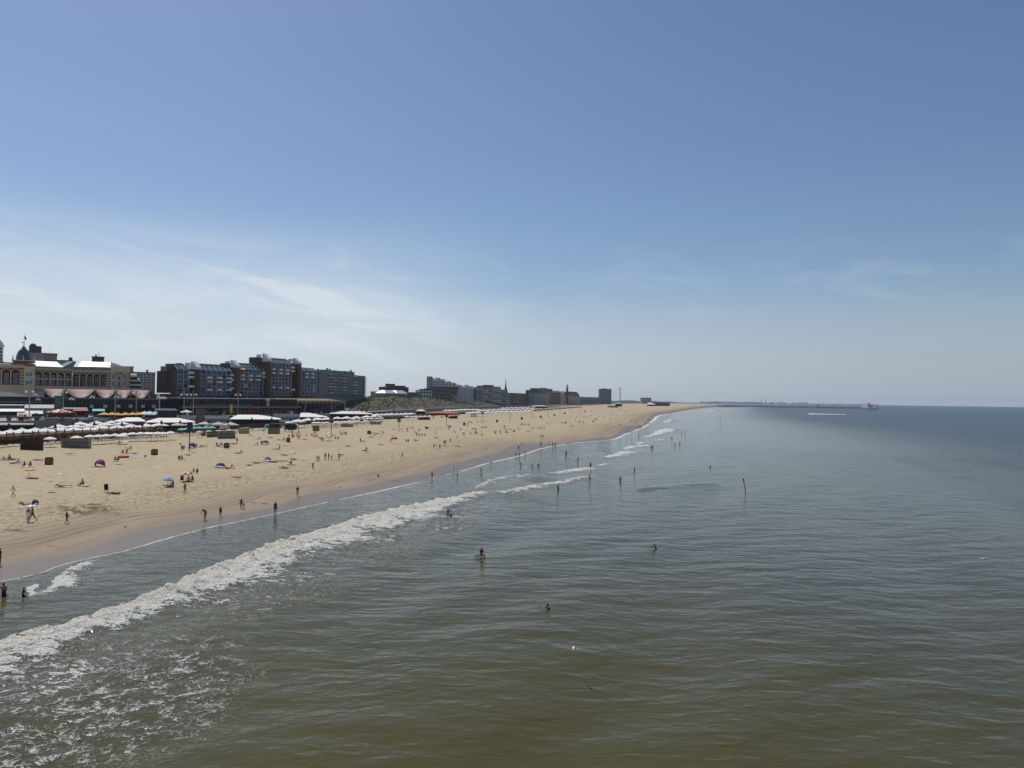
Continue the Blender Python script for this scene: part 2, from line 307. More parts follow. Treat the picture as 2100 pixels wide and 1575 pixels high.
def sea_material():
    g = NT('sea_water'); A = g.attr
    foam, lace, deep, silt = A('foam'), A('lace'), A('deep'), A('silt')
    wl = A('wl'); sw = g.math('MULTIPLY', g.ss(g.math('DIVIDE', g.math('ABSOLUTE', g.math('ADD', A('ds'), g.math('ADD', g.math('MULTIPLY', wl, 0.6), g.math('MULTIPLY', g.math('SUBTRACT', g.noise(0.9, 3, 0.6), 0.5), 0.5)))), wl), 1.0, 0.4), A('swp'))
    foam = g.math('MAXIMUM', foam, g.math('MULTIPLY', sw, 0.9))
    # foam pattern
    n1 = g.noise(1.5, 5, 0.62, 0.5, (0.6, 1.0, 1), 0.25); n2 = g.noise(5.0, 4, 0.65, 0.3)
    n0 = g.noise(0.22, 4, 0.65, 0.4, (0.5, 1.0, 1), 0.2)
    nf = g.math('ADD', g.math('ADD', g.math('MULTIPLY', n1, 0.48), g.math('MULTIPLY', n2, 0.26)), g.math('MULTIPLY', n0, 0.26))
    nf = g.math('ADD', g.math('MULTIPLY', g.math('SUBTRACT', nf, 0.5), 1.75), 0.5)
    thr = g.ss(foam, 0.0, 1.0, 0.74, 0.325)
    f1 = g.ss(g.math('SUBTRACT', nf, thr), -0.02, 0.075)
    f1 = g.math('MULTIPLY', f1, g.ss(foam, 0.03, 0.12))
    # lacy old foam: thin ridges of a distorted noise
    def ridge(n, wdt): return g.ss(g.math('ABSOLUTE', g.math('SUBTRACT', n, 0.5)), wdt, wdt*0.25)
    l1 = ridge(g.noise(0.62, 4, 0.62, 1.0, (0.8, 1.0, 1), 0.2), 0.036); l2 = ridge(g.noise(1.7, 3, 0.6, 0.8), 0.042)
    brk = g.ss(g.noise(0.9, 4, 0.7), 0.40, 0.56)
    lc = g.math('MULTIPLY', g.math('MAXIMUM', l1, g.math('MULTIPLY', l2, 0.8)), brk)
    lc = g.math('MULTIPLY', lc, g.ss(lace, 0.1, 0.9))
    fm = g.math('MINIMUM', g.math('ADD', f1, g.math('MULTIPLY', lc, 1.15)), 1.0)
    near = g.mix(silt, (0.055, 0.049, 0.006), (0.078, 0.067, 0.019)); farc = g.mix(silt, (0.014, 0.026, 0.041), (0.022, 0.034, 0.046))
    base = g.mix(deep, near, farc)
    base = g.mix(g.math('MULTIPLY', g.ss(foam, 0.0, 0.5), 0.35), base, (0.17, 0.165, 0.12))
    fcol = g.mix(g.ss(n2, 0.35, 0.65), (0.60, 0.585, 0.50), (0.80, 0.79, 0.75)); fcol = g.mix(g.ss(foam, 0.86, 0.96, 0, 0.5), fcol, (0.66, 0.62, 0.49)); col = g.mix(fm, base, fcol); g.L.new(col, g.b.inputs['Base Color'])
    g.put(g.math('ADD', g.ss(fm, 0.0, 0.6, 0.0, 0.65), g.ss(A('chop'), 0.0, 1.0, 0.06, 0.28)), g.b.inputs['Roughness']); g.b.inputs['IOR'].default_value = 1.333; g.b.inputs['Specular IOR Level'].default_value = 0.3
    # ripples
    h1 = g.noise(0.40, 2, 0.45, 0.6, (0.5, 1.0, 1), math.radians(24)); h2 = g.noise(1.05, 2, 0.5, 0.5, (0.5, 1.0, 1), math.radians(-8)); h3 = g.noise(3.6, 2, 0.5, 0.3, (0.6, 1, 1), math.radians(12))
    b = g.bump(h1, 0.13, 1.0); b = g.bump(h2, 0.085, 1.0, b); b = g.bump(h3, 0.018, 1.0, b)
    fb = g.math('MULTIPLY', g.math('ADD', nf, g.math('MULTIPLY', g.noise(6.5, 3, 0.6), 0.35)), fm); b = g.bump(fb, 0.6, 1.0, b)
    g.L.new(b, g.b.inputs['Normal']); return g.m
def build_beach():
    inv = np.linspace(1/36.0, 1/1500.0, 560); rad = np.concatenate([1/inv, np.geomspace(1550, 9000, 60)])
    X, Y = polar_grid(-64, 34, 620, rad)
    d, t, _ = polydist(SP, X, Y); dw, tw, _ = polydist(WP, X, Y)
    Z = beach_prof(d, X, Y)
    dry = sstep(dw, 6, 22)
    Z += dry*0.10*(fbm(X/3.2, Y/3.2, 3, 5)-0.5)*np.clip(80/np.hypot(X, Y), 0, 1.2)+dry*0.25*(fbm(X/26, Y/26, 2, 15)-0.5)
    dug = np.zeros_like(X)
    # heaps dug at the tide line
    for px, py, wd, ln, h in ((178, 1048, 2.2, 5.5, 0.35), (218, 1052, 1.0, 2.4, 0.5), (150, 1054, 1.5, 3.0, 0.2), (195, 1042, 1.2, 3.0, 0.25), (535, 1027, 0.8, 2.4, 0.25), (36, 1088, 0.6, 2.0, 0.2), (130, 1113, 0.5, 2.5, 0.08), (778, 979, 1.2, 3.5, 0.3), (922, 918, 2.5, 7, 0.6)):
        gx, gy = gp(px, py, 0.6); u = ((X-gx)*0.97-(Y-gy)*0.2)/ln; v = ((Y-gy)*0.97+(X-gx)*0.2)/wd
        rug = fbm(X*1.3, Y*1.3, 3, 21); Z += h*np.exp(-(u*u+v*v))*(0.2+1.6*rug); dug = np.maximum(dug, np.exp(-(u*u+v*v))*sstep(rug, 0.40, 0.58)*1.3)
    o = sheet('beach', X, Y, Z, {'dw': dw, 'arc': tw, 'dug': dug}, sand_material()); setk(o, 'wide sandy beach, wet and smooth along the water', kind='structure'); return o
def sand_material():
    g = NT('sand'); dw = g.attr('dw'); arc = g.attr('arc')
    wobble = g.math('MULTIPLY', g.math('SUBTRACT', g.noise(0.12, 3, 0.5), 0.5), 2.2)
    dd = g.math('ADD', dw, wobble)
    wet = g.ss(g.math('ADD', dw, g.math('MULTIPLY', g.math('SUBTRACT', g.noise(0.5, 4, 0.6), 0.5), 0.9)), 0.75, -0.55); damp = g.ss(dd, 17.0, 6.0); dampn = g.ss(dw, 3.0, 0.0)
    n = g.noise(0.35, 5, 0.6); n2 = g.noise(2.2, 4, 0.6)
    dryc = g.mix(n, (0.375, 0.305, 0.19), (0.47, 0.39, 0.255)); dryc = g.mix(g.ss(n2, 0.50, 0.66, 0, 0.5), dryc, (0.28, 0.215, 0.135))
    band = g.noise(0.05, 4, 0.6, 0.3, (3.0, 0.5, 1), 0.3)
    dmp = g.mix(g.ss(band, 0.3, 0.7), (0.25, 0.195, 0.135), (0.31, 0.245, 0.175)); dmp = g.mix(dampn, dmp, (0.25, 0.20, 0.15))
    c = g.mix(damp, dryc, dmp)
    # trampled strip where the damp sand ends
    strip = g.math('MULTIPLY', g.ss(dd, 9.0, 14.0), g.ss(dd, 34.0, 18.0))
    foot = g.noise(1.7, 3, 0.55, 0.3); c = g.mix(g.math('MULTIPLY', g.math('MULTIPLY', strip, g.ss(foot, 0.50, 0.60)), 0.8), c, (0.17, 0.125, 0.075))
    f2 = g.noise(0.9, 3, 0.6, 0.4); c = g.mix(g.math('MULTIPLY', g.math('MULTIPLY', g.math('SUBTRACT', 1.0, damp), g.ss(f2, 0.55, 0.64)), 0.5), c, (0.22, 0.17, 0.11))
    big = g.noise(0.035, 4, 0.6, 0.4, (1.6, 0.6, 1), 0.3); c = g.mix(g.math('MULTIPLY', g.ss(big, 0.52, 0.70), 0.35), c, (0.30, 0.235, 0.155))
    # wheel tracks along the tide line
    dt = g.math('ADD', dw, g.math('MULTIPLY', g.math('SUBTRACT', g.noise(0.03, 2, 0.5), 0.5), 9.0))
    tr = None
    for off, wd, s in ((6.2, 0.17, .8), (7.7, 0.17, .8), (9.3, 0.2, .5), (12.5, 0.3, .45), (10.9, 0.2, 0.45), (3.0, 0.2, 0.3)):
        k = g.math('MULTIPLY', g.ss(g.math('ABSOLUTE', g.math('SUBTRACT', dt, off)), wd*1.6, wd*0.4), s); tr = k if tr is None else g.math('MAXIMUM', tr, k)
    tr = g.math('MULTIPLY', tr, g.ss(g.noise(0.2, 3, 0.6), 0.30, 0.45))
    c = g.mix(g.ss(g.attr('dug'), 0.25, 0.9, 0, 0.85), c, (0.10, 0.072, 0.042))
    c = g.mix(tr, c, (0.17, 0.125, 0.08))
    c = g.mix(wet, c, g.mix(g.noise(0.15, 4, 0.6, 0, (2, .6, 1), .3), (0.125, 0.094, 0.062), (0.175, 0.135, 0.092))); g.L.new(c, g.b.inputs['Base Color'])
    g.put(g.ss(wet, 0, 1, 0.85, 0.40), g.b.inputs['Roughness']); g.put(g.ss(wet, 0, 1, 0.15, 0.34), g.b.inputs['Specular IOR Level'])
    drym = g.math('SUBTRACT', 1.0, damp)
    hb = g.math('MULTIPLY', g.noise(1.3, 4, 0.6), drym); b = g.bump(hb, 0.24, 1.0)
    hb2 = g.math('MULTIPLY', foot, strip); b = g.bump(hb2, 0.14, 1.0, b)
    b = g.bump(g.math('MULTIPLY', tr, -1.0), 0.05, 1.0, b); g.L.new(b, g.b.inputs['Normal']); return g.m
sea = build_sea(); beach = build_beach()
# ------------------------------------------------------------ mesh builder
class MB:
    def __init__(s): s.v = []; s.f = []; s.m = []; s.mi = 0; s.sm = []
    def add(s, vs, fs, mi=None, smooth=False):
        o = len(s.v); s.v += [tuple(p) for p in vs]
        for f in fs: s.f.append([i+o for i in f]); s.m.append(s.mi if mi is None else mi); s.sm.append(smooth)
        return s
    def box(s, x0, x1, y0, y1, z0, z1, mi=None):
        return s.add([(x0,y0,z0),(x1,y0,z0),(x1,y1,z0),(x0,y1,z0),(x0,y0,z1),(x1,y0,z1),(x1,y1,z1),(x0,y1,z1)],
                     [(3,2,1,0),(4,5,6,7),(0,1,5,4),(1,2,6,5),(2,3,7,6),(3,0,4,7)], mi)
    def tube(s, p0, p1, r0, r1=None, n=8, mi=None, caps=True):
        r1 = r0 if r1 is None else r1; p0 = Vector(p0); p1 = Vector(p1); d = (p1-p0).normalized()
        a = d.orthogonal().normalized(); b = d.cross(a); vs = []
        for p, r in ((p0, r0), (p1, r1)):
            for k in range(n):
                t = 2*math.pi*k/n; vs.append(p+a*(r*math.cos(t))+b*(r*math.sin(t)))
        fs = [(k, (k+1) % n, n+(k+1) % n, n+k) for k in range(n)]
        if caps: fs += [tuple(range(n))[::-1], tuple(range(n, 2*n))]
        return s.add(vs, fs, mi, False)
    def lathe(s, prof, n=16, c=(0, 0, 0), mi=None, smooth=True, cap=True):
        vs = []; 
        for r, z in prof:
            for k in range(n):
                t = 2*math.pi*k/n; vs.append((c[0]+r*math.cos(t), c[1]+r*math.sin(t), c[2]+z))
        fs = []
        for i in range(len(prof)-1):
            for k in range(n): fs.append((i*n+k, i*n+(k+1) % n, (i+1)*n+(k+1) % n, (i+1)*n+k))
        s.add(vs, fs, mi, smooth)
        if cap: 
            o = len(s.v)-len(vs); s.f.append([o+k for k in range(n)][::-1]); s.m.append(s.mi if mi is None else mi); s.sm.append(False)
            q = len(s.v)-n; s.f.append([q+k for k in range(n)]); s.m.append(s.mi if mi is None else mi); s.sm.append(False)
        return s
    def prism(s, poly, y0, y1, mi=None, axis='y'):
        """poly of (x,z) pushed along y, or (x,y) pushed along z"""
        n = len(poly)
        if axis == 'y': vs = [(x, y0, z) for x, z in poly]+[(x, y1, z) for x, z in poly]
        elif axis == 'z': vs = [(x, y, y0) for x, y in poly]+[(x, y, y1) for x, y in poly]
        else: vs = [(y0, x, z) for x, z in poly]+[(y1, x, z) for x, z in poly]
        return s.add(vs, [tuple(range(n)), tuple(range(n, 2*n))[::-1]]+[(k, k+n, (k+1) % n+n, (k+1) % n) for k in range(n)], mi)
    def quad(s, *p, mi=None): return s.add(p, [tuple(range(len(p)))], mi)
    def mesh(s, name, mats):
        me = bpy.data.meshes.new(name); me.from_pydata(s.v, [], s.f); me.polygons.foreach_set('material_index', s.m); me.polygons.foreach_set('use_smooth', s.sm)
        for m in mats: me.materials.append(m)
        bm = bmesh.new(); bm.from_mesh(me); bmesh.ops.recalc_face_normals(bm, faces=bm.faces); bm.to_mesh(me); bm.free(); me.update(); return me
    def build(s, name, mats, parent=None, loc=None, rz=None):
        if not isinstance(mats, (list, tuple)): mats = [mats]
        return mesh_obj(name, s.mesh(name, mats), parent, loc, rz)
def clone(root, loc=None, rz=None, scale=None, label=None, group=None, parent=None, cat=None):
    r = root.copy(); COL.objects.link(r)
    if loc is not None: r.location = loc
    if rz is not None: r.rotation_euler = (0, 0, rz)
    if scale is not None: r.scale = (scale, scale, scale) if isinstance(scale, (int, float)) else scale
    if parent is not None: r.parent = parent
    if label: r['label'] = label
    if group: r['group'] = group
    if cat: r['category'] = cat
    for ch in KIDS.get(root.name, []):
        c = ch.copy(); COL.objects.link(c); c.parent = r
        for g_ in KIDS.get(ch.name, []):
            d = g_.copy(); COL.objects.link(d); d.parent = c
    return r
KIDS = {}
def note_kids(root):
    """children lists are slow to look up; keep those of the things that get copied"""
    KIDS[root.name] = [o for o in COL.objects if o.parent == root]
    for c in KIDS[root.name]: KIDS[c.name] = [o for o in COL.objects if o.parent == c]
    return root
ORD = ['first','second','third','fourth','fifth','sixth','seventh','eighth','ninth','tenth','eleventh','twelfth','thirteenth','fourteenth','fifteenth','sixteenth','seventeenth','eighteenth','nineteenth','twentieth',
       'twenty-first','twenty-second','twenty-third','twenty-fourth','twenty-fifth','twenty-sixth','twenty-seventh','twenty-eighth','twenty-ninth','thirtieth','thirty-first','thirty-second','thirty-third','thirty-fourth','thirty-fifth','thirty-sixth','thirty-seventh','thirty-eighth','thirty-ninth','fortieth']
# ------------------------------------------------------------ palette (real-world base colours)
cream = mat('cream_stucco', (0.62, 0.50, 0.335), 0.8); brickred = mat('red_brick', (0.26, 0.105, 0.06), 0.85, var=0.25, scale=2.0); brickbrown = mat('brown_brick', (0.105, 0.070, 0.053), 0.9, var=0.15, scale=0.6)
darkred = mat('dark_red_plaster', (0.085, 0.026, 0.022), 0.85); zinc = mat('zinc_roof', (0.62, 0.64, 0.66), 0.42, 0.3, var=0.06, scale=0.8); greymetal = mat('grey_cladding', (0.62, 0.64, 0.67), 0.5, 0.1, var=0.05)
slate = mat('slate_dome', (0.055, 0.075, 0.10), 0.45, 0.1); white = mat('white_paint', (0.78, 0.78, 0.76), 0.6, var=0.05); offwhite = mat('off_white', (0.66, 0.64, 0.60), 0.7, var=0.06)
canvas = mat('white_canvas', (0.80, 0.77, 0.71), 0.85, var=0.05, scale=0.8); beigecanvas = mat('beige_canvas', (0.58, 0.50, 0.41), 0.85, var=0.08); yellowcanvas = mat('yellow_canvas', (0.70, 0.42, 0.12), 0.85, var=0.08)
tealcanvas = mat('turquoise_canvas', (0.15, 0.50, 0.46), 0.8); redcanvas = mat('red_canvas', (0.60, 0.10, 0.06), 0.8); orangecanvas = mat('orange_canvas', (0.85, 0.30, 0.08), 0.8)
pinkroof = mat('faded_red_roof', (0.19, 0.10, 0.085), 0.6, var=0.12, scale=0.3); thatch = mat('thatch', (0.15, 0.085, 0.035), 0.95, var=0.5, scale=9.0, bump=0.05); thatch_tip = mat('thatch_cap', (0.06, 0.04, 0.025), 0.95)
wood = mat('dark_timber', (0.10, 0.06, 0.035), 0.85, var=0.3, scale=3); wicker = mat('brown_wicker', (0.055, 0.04, 0.025), 0.9, var=0.3, scale=6); boards = mat('pale_boards', (0.30, 0.24, 0.17), 0.85, var=0.2, scale=2)
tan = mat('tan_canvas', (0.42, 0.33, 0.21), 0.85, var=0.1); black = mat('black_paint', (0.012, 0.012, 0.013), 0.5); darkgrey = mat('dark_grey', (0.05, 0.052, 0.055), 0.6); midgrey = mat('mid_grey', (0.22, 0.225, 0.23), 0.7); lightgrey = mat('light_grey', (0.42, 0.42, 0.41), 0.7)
steel = mat('painted_steel', (0.36, 0.35, 0.31), 0.45, 0.4); lampglass = mat('white_lamp_globe', (0.85, 0.85, 0.82), 0.25, var=0.02); concrete = mat('concrete', (0.34, 0.33, 0.31), 0.85, var=0.12, scale=0.6, bump=0.01); paving = mat('promenade_paving', (0.33, 0.30, 0.26), 0.85, var=0.15, scale=0.25)
gl_blue = glassm('blue_glass', (0.055, 0.085, 0.12)); gl_dark = mat('dark_glass', (0.013, 0.015, 0.019), 0.12, 0.0, 0.35, 0.35, 0, 0.22); gl_teal = glassm('teal_glass', (0.03, 0.09, 0.10)); navy = mat('navy_fabric', (0.02, 0.035, 0.12), 0.8); bluef = mat('blue_fabric', (0.03, 0.08, 0.40), 0.75); skyblue = mat('pale_blue_fabric', (0.25, 0.45, 0.65), 0.75)
pinkf = mat('pink_fabric', (0.75, 0.28, 0.48), 0.85, var=0.4, scale=4); redf = mat('red_fabric', (0.55, 0.02, 0.03), 0.75); greenf = mat('green_fabric', (0.03, 0.16, 0.05), 0.8); yellowf = mat('yellow_fabric', (0.75, 0.55, 0.06), 0.8); lilac = mat('lilac_fabric', (0.50, 0.45, 0.70), 0.8); goldbin = mat('ochre_bin_panel', (0.20, 0.125, 0.03), 0.7)
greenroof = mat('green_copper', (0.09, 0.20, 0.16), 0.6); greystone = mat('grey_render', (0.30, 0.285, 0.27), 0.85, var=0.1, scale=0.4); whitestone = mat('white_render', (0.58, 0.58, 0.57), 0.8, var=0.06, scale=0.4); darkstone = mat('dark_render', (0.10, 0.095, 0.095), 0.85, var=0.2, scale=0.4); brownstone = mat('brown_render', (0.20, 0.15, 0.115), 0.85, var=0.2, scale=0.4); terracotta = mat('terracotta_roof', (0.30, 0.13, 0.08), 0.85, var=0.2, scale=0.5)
greyt = mat('grey_thatch_mat', (0.30, 0.28, 0.24), 0.9, var=0.2, scale=5)
# ------------------------------------------------------------ facades in their own frame
class Fac:
    """A facade seen from pixel xA (distance YA) to pixel xB (distance YB); local x runs along it, local y goes back from it."""
    def __init__(s, name, xA, YA, xB, YB, zb, make=True):
        if YB is None:      # stand square to the line of sight
            k = ((xA+xB)/2-1050)/FPX; a = at(xA, 800, YA); q = (xB-1050)/FPX; t = (q*a.y-a.x)/(1+q*k); YB = YA-k*t
        a = at(xA, 800, YA); b = at(xB, 800, YB); s.a = Vector((a.x, a.y)); s.d = Vector((b.x-a.x, b.y-a.y)); s.L = s.d.length; s.d.normalize(); s.zb = zb
        s.rz = math.atan2(s.d.y, s.d.x); s.o = empty(name, (a.x, a.y, zb), s.rz) if make else None
    def P(s, x, y, back=0.0):
        """local (along, height) of the facade point seen at a pixel; back = metres behind the facade plane"""
        n = Vector((-s.d.y, s.d.x)); o = s.a+n*back
        r = ray(x, y); den = r.x*n.x+r.y*n.y; t = (o.x*n.x+o.y*n.y)/den; p = Vector((r.x*t, r.y*t)); return (p-s.a).dot(s.d), HCAM+r.z*t-s.zb
    def X(s, x, y=800, back=0.0): return s.P(x, y, back)[0]
    def Z(s, x, y, back=0.0): return s.P(x, y, back)[1]
PANE = {}
def pane(w, h, m, d=0.06, frame=None):
    """window: frame with the glass set back in it (shared mesh per size)"""
    k = (round(w, 2), round(h, 2), m.name, frame.name if frame else '')
    if k not in PANE:
        b = MB(); t = min(0.12, w*0.12)
        if frame:
            b.box(0, t, -d, 0.02, 0, h, 1).box(w-t, w, -d, 0.02, 0, h, 1).box(t, w-t, -d, 0.02, 0, t, 1).box(t, w-t, -d, 0.02, h-t, h, 1)
            b.box(w/2-t/3, w/2+t/3, -d, 0.02, t, h-t, 1); b.box(t, w-t, -0.02, 0.02, t, h-t, 0)
        else: b.box(0, w, -0.03, 0.02, 0, h, 0)
        PANE[k] = b.mesh('window', [m, frame] if frame else [m])
    return PANE[k]
def win(parent, x, z, w, h, m, y=0.0, frame=None, name='window'):
    return mesh_obj(name, pane(w, h, m, 0.06, frame), parent, (x, y, z))
def win_grid(parent, x0, x1, z0, z1, nc, nr, m, fw=0.6, fh=0.55, y=0.0, frame=None, name='window'):
    cw = (x1-x0)/nc; ch = (z1-z0)/nr
    for r in range(nr):
        for c in range(nc): win(parent, x0+cw*(c+(1-fw)/2), z0+ch*(r+(1-fh)/2), cw*fw, ch*fh, m, y, frame, name)
# ------------------------------------------------------------ people
def skin_body(name, t=0.0, legs=((0, 0), (0, 0)), arms=((0, 8, 10), (0, 8, 10)), head=0.0, roll=0.0, spread=0.0, twist=0.0):
    """A body grown with a Skin modifier from a posed skeleton (angles in degrees; + = forward, facing local +y)."""
    rd = math.radians; P = {}; Rr = {}; E = []
    def put(k, p, r): P[k] = Vector(p); Rr[k] = r
    up = Vector((0, math.sin(rd(t)), math.cos(rd(t)))); fwd = Vector((0, math.cos(rd(t)), -math.sin(rd(t))))
    pel = Vector((0, 0, 0)); put('pelvis', pel, (.145, .11)); put('waist', pel+up*.22, (.125, .095)); put('chest', pel+up*.44, (.165, .115)); put('neck', pel+up*.56, (.055, .055))
    hd = rd(t+head); hup = Vector((0, math.sin(hd), math.cos(hd))); hf = Vector((0, math.cos(hd), -math.sin(hd)))
    put('jaw', P['neck']+hup*.07+hf*.025, (.075, .08)); put('skull', P['neck']+hup*.19+hf*.01, (.082, .098)); put('crown', P['neck']+hup*.255, (.05, .06))
    E += [('pelvis', 'waist'), ('waist', 'chest'), ('chest', 'neck'), ('neck', 'jaw'), ('jaw', 'skull'), ('skull', 'crown')]
    put('nose', P['jaw']+hf*.10+hup*.05, (.014, .014)); E.append(('jaw', 'nose'))
    for i, sgn in enumerate((-1, 1)):
        hf_, kf = legs[i]; a = rd(hf_); b = rd(hf_-kf); sp = spread
        put(f'hip{i}', pel+Vector((sgn*.095, 0, -.03)), (.095, .1)); kn = P[f'hip{i}']+Vector((sgn*sp*.5, math.sin(a), -math.cos(a)))*.43; put(f'knee{i}', kn, (.062, .066))
        an = kn+Vector((sgn*sp*.3, math.sin(b), -math.cos(b)))*.42; put(f'ankle{i}', an, (.042, .045)); fa = b+math.pi/2*0.93
        put(f'calf{i}', kn.lerp(an, .35), (.058, .06)); put(f'toe{i}', an+Vector((sgn*.02, math.sin(fa)*.19, -math.cos(fa)*.19-.02)), (.038, .028))
        E += [('pelvis', f'hip{i}'), (f'hip{i}', f'knee{i}'), (f'knee{i}', f'calf{i}'), (f'calf{i}', f'ankle{i}'), (f'ankle{i}', f'toe{i}')]
        sf, ab, el = arms[i]; a = rd(sf)-rd(t)*0; c = rd(ab); sh = P['chest']+up*.035+Vector((sgn*.165, 0, 0)); put(f'shoulder{i}', sh, (.062, .06))
        d1 = Vector((sgn*math.sin(c), math.sin(a)*math.cos(c), -math.cos(a)*math.cos(c))); el_p = sh+d1*.28; put(f'elbow{i}', el_p, (.042, .042))
        a2 = a+rd(el); d2 = Vector((sgn*math.sin(c)*.5, math.sin(a2), -math.cos(a2))).normalized(); wr = el_p+d2*.25; put(f'wrist{i}', wr, (.028, .032))
        pm = wr+d2*.08; put(f'palm{i}', pm, (.024, .04)); E += [('chest', f'shoulder{i}'), (f'shoulder{i}', f'elbow{i}'), (f'elbow{i}', f'wrist{i}'), (f'wrist{i}', f'palm{i}')]
        lat = d2.cross(Vector((sgn, 0.2, 0.1))).normalized()
        for q, (off, ln) in enumerate(((-.028, .062), (-.01, .078), (.01, .074), (.027, .058))):
            p0 = pm+lat*off; put(f'f{i}{q}a', p0, (.010, .010)); put(f'f{i}{q}b', p0+d2*ln+Vector((-sgn*.012, 0, 0)), (.008, .008)); E.append((f'f{i}{q}a', f'f{i}{q}b'))
        put(f'th{i}a', wr+d2*.03-lat*.02, (.011, .011)); put(f'th{i}b', wr+d2*.075-lat*.062, (.009, .009)); E.append((f'th{i}a', f'th{i}b'))
    keys = list(P); ix = {k: j for j, k in enumerate(keys)}
    Rm = Matrix.Rotation(rd(roll), 3, 'X')
    co = [Rm @ P[k] for k in keys]
    me = bpy.data.meshes.new(name+'_skeleton'); me.from_pydata(co, [(ix[a], ix[b]) for a, b in E], [])
    o = bpy.data.objects.new(name+'_tmp', me); COL.objects.link(o); md = o.modifiers.new('skin', 'SKIN'); md.use_smooth_shade = True
    sv = me.skin_vertices[0].data
    for j, k in enumerate(keys): sv[j].radius = Rr[k]; sv[j].use_root = k == 'pelvis' or (k[0] in 'ft' and k.endswith('a'))
    sb = o.modifiers.new('sub', 'SUBSURF'); sb.levels = 1; sb.render_levels = 1
    dg = bpy.context.evaluated_depsgraph_get(); ev = o.evaluated_get(dg); nm = bpy.data.meshes.new_from_object(ev); nm.name = name
    bpy.data.objects.remove(o); bpy.data.meshes.remove(me)
    # colour regions by nearest bone: 0 skin, 1 top, 2 bottoms, 3 hair
    segs = [(co[ix[a]], co[ix[b]], a, b) for a, b in E]; mi = []
    sk, cr, jw = co[ix['skull']], co[ix['crown']], co[ix['jaw']]; hfv = Rm @ hf; hupv = Rm @ hup
    A = np.array([list(s_[0]) for s_ in segs]); B = np.array([list(s_[1]) for s_ in segs]); D = B-A; L2 = (D*D).sum(1)+1e-9
    C = np.empty(len(nm.polygons)*3); nm.polygons.foreach_get('center', C); C = C.reshape(-1, 3)
    t_ = np.clip(((C[:, None]-A)*D).sum(2)/L2, 0, 1); q_ = np.argmin(((C[:, None]-(A+t_[..., None]*D))**2).sum(2), 1)
    for c, q in zip(C, q_):
        a, b = segs[q][2], segs[q][3]; tt = 0
        if a in ('jaw', 'skull') : 
            rel = Vector(c)-sk; tt = 3 if (rel.dot(hfv) < 0.035 and rel.dot(hupv) > -0.09) or rel.dot(hupv) > 0.055 else 0
        elif a in ('waist', 'chest') and b != 'neck': tt = 1
        elif a == 'chest': tt = 0
        elif a == 'pelvis' and b == 'waist': tt = 2
        elif a.startswith('hip') or b.startswith('hip'):
            k = a if a.startswith('hip') else b; i = k[-1]; tt = 2 if (Vector(c)-co[ix['hip'+i]]).length < 0.24 else 0
        elif a.startswith('shoulder'): tt = 4 if (Vector(c)-co[ix[a]]).length < 0.17 else 0
        mi.append(tt)
    nm.materials.clear()
    for m_ in (SKINS[1], black, black, HAIR[0], SKINS[1]): nm.materials.append(m_)
    nm.polygons.foreach_set('material_index', mi)
    zmin = min(v.co.z for v in nm.vertices)
    yc = 0.5*(min(v.co.y for v in nm.vertices)+max(v.co.y for v in nm.vertices)) if abs(roll) > 45 else 0
    for v in nm.vertices: v.co.z -= zmin; v.co.y -= yc
    return nm
SKINS = [mat('skin_light', (0.42, 0.25, 0.17), 0.6, var=0.06), mat('skin_tanned', (0.27, 0.145, 0.09), 0.6, var=0.06), mat('skin_dark', (0.12, 0.065, 0.04), 0.6, var=0.06)]
HAIR = [mat('hair_dark', (0.02, 0.014, 0.01), 0.6), mat('hair_brown', (0.07, 0.035, 0.018), 0.6), mat('hair_fair', (0.32, 0.21, 0.09), 0.6)]
CLO = {'black': black, 'navy': navy, 'white': canvas, 'red': redf, 'green': mat('green_shirt', (0.02, 0.22, 0.03), 0.8), 'blue': bluef, 'grey': lightgrey, 'dark': darkgrey, 'yellow': yellowf, 'pink': pinkf, 'teal': tealcanvas, 'lilac': lilac, 'orange': orangecanvas, 'brown': wood}
POSES = {}
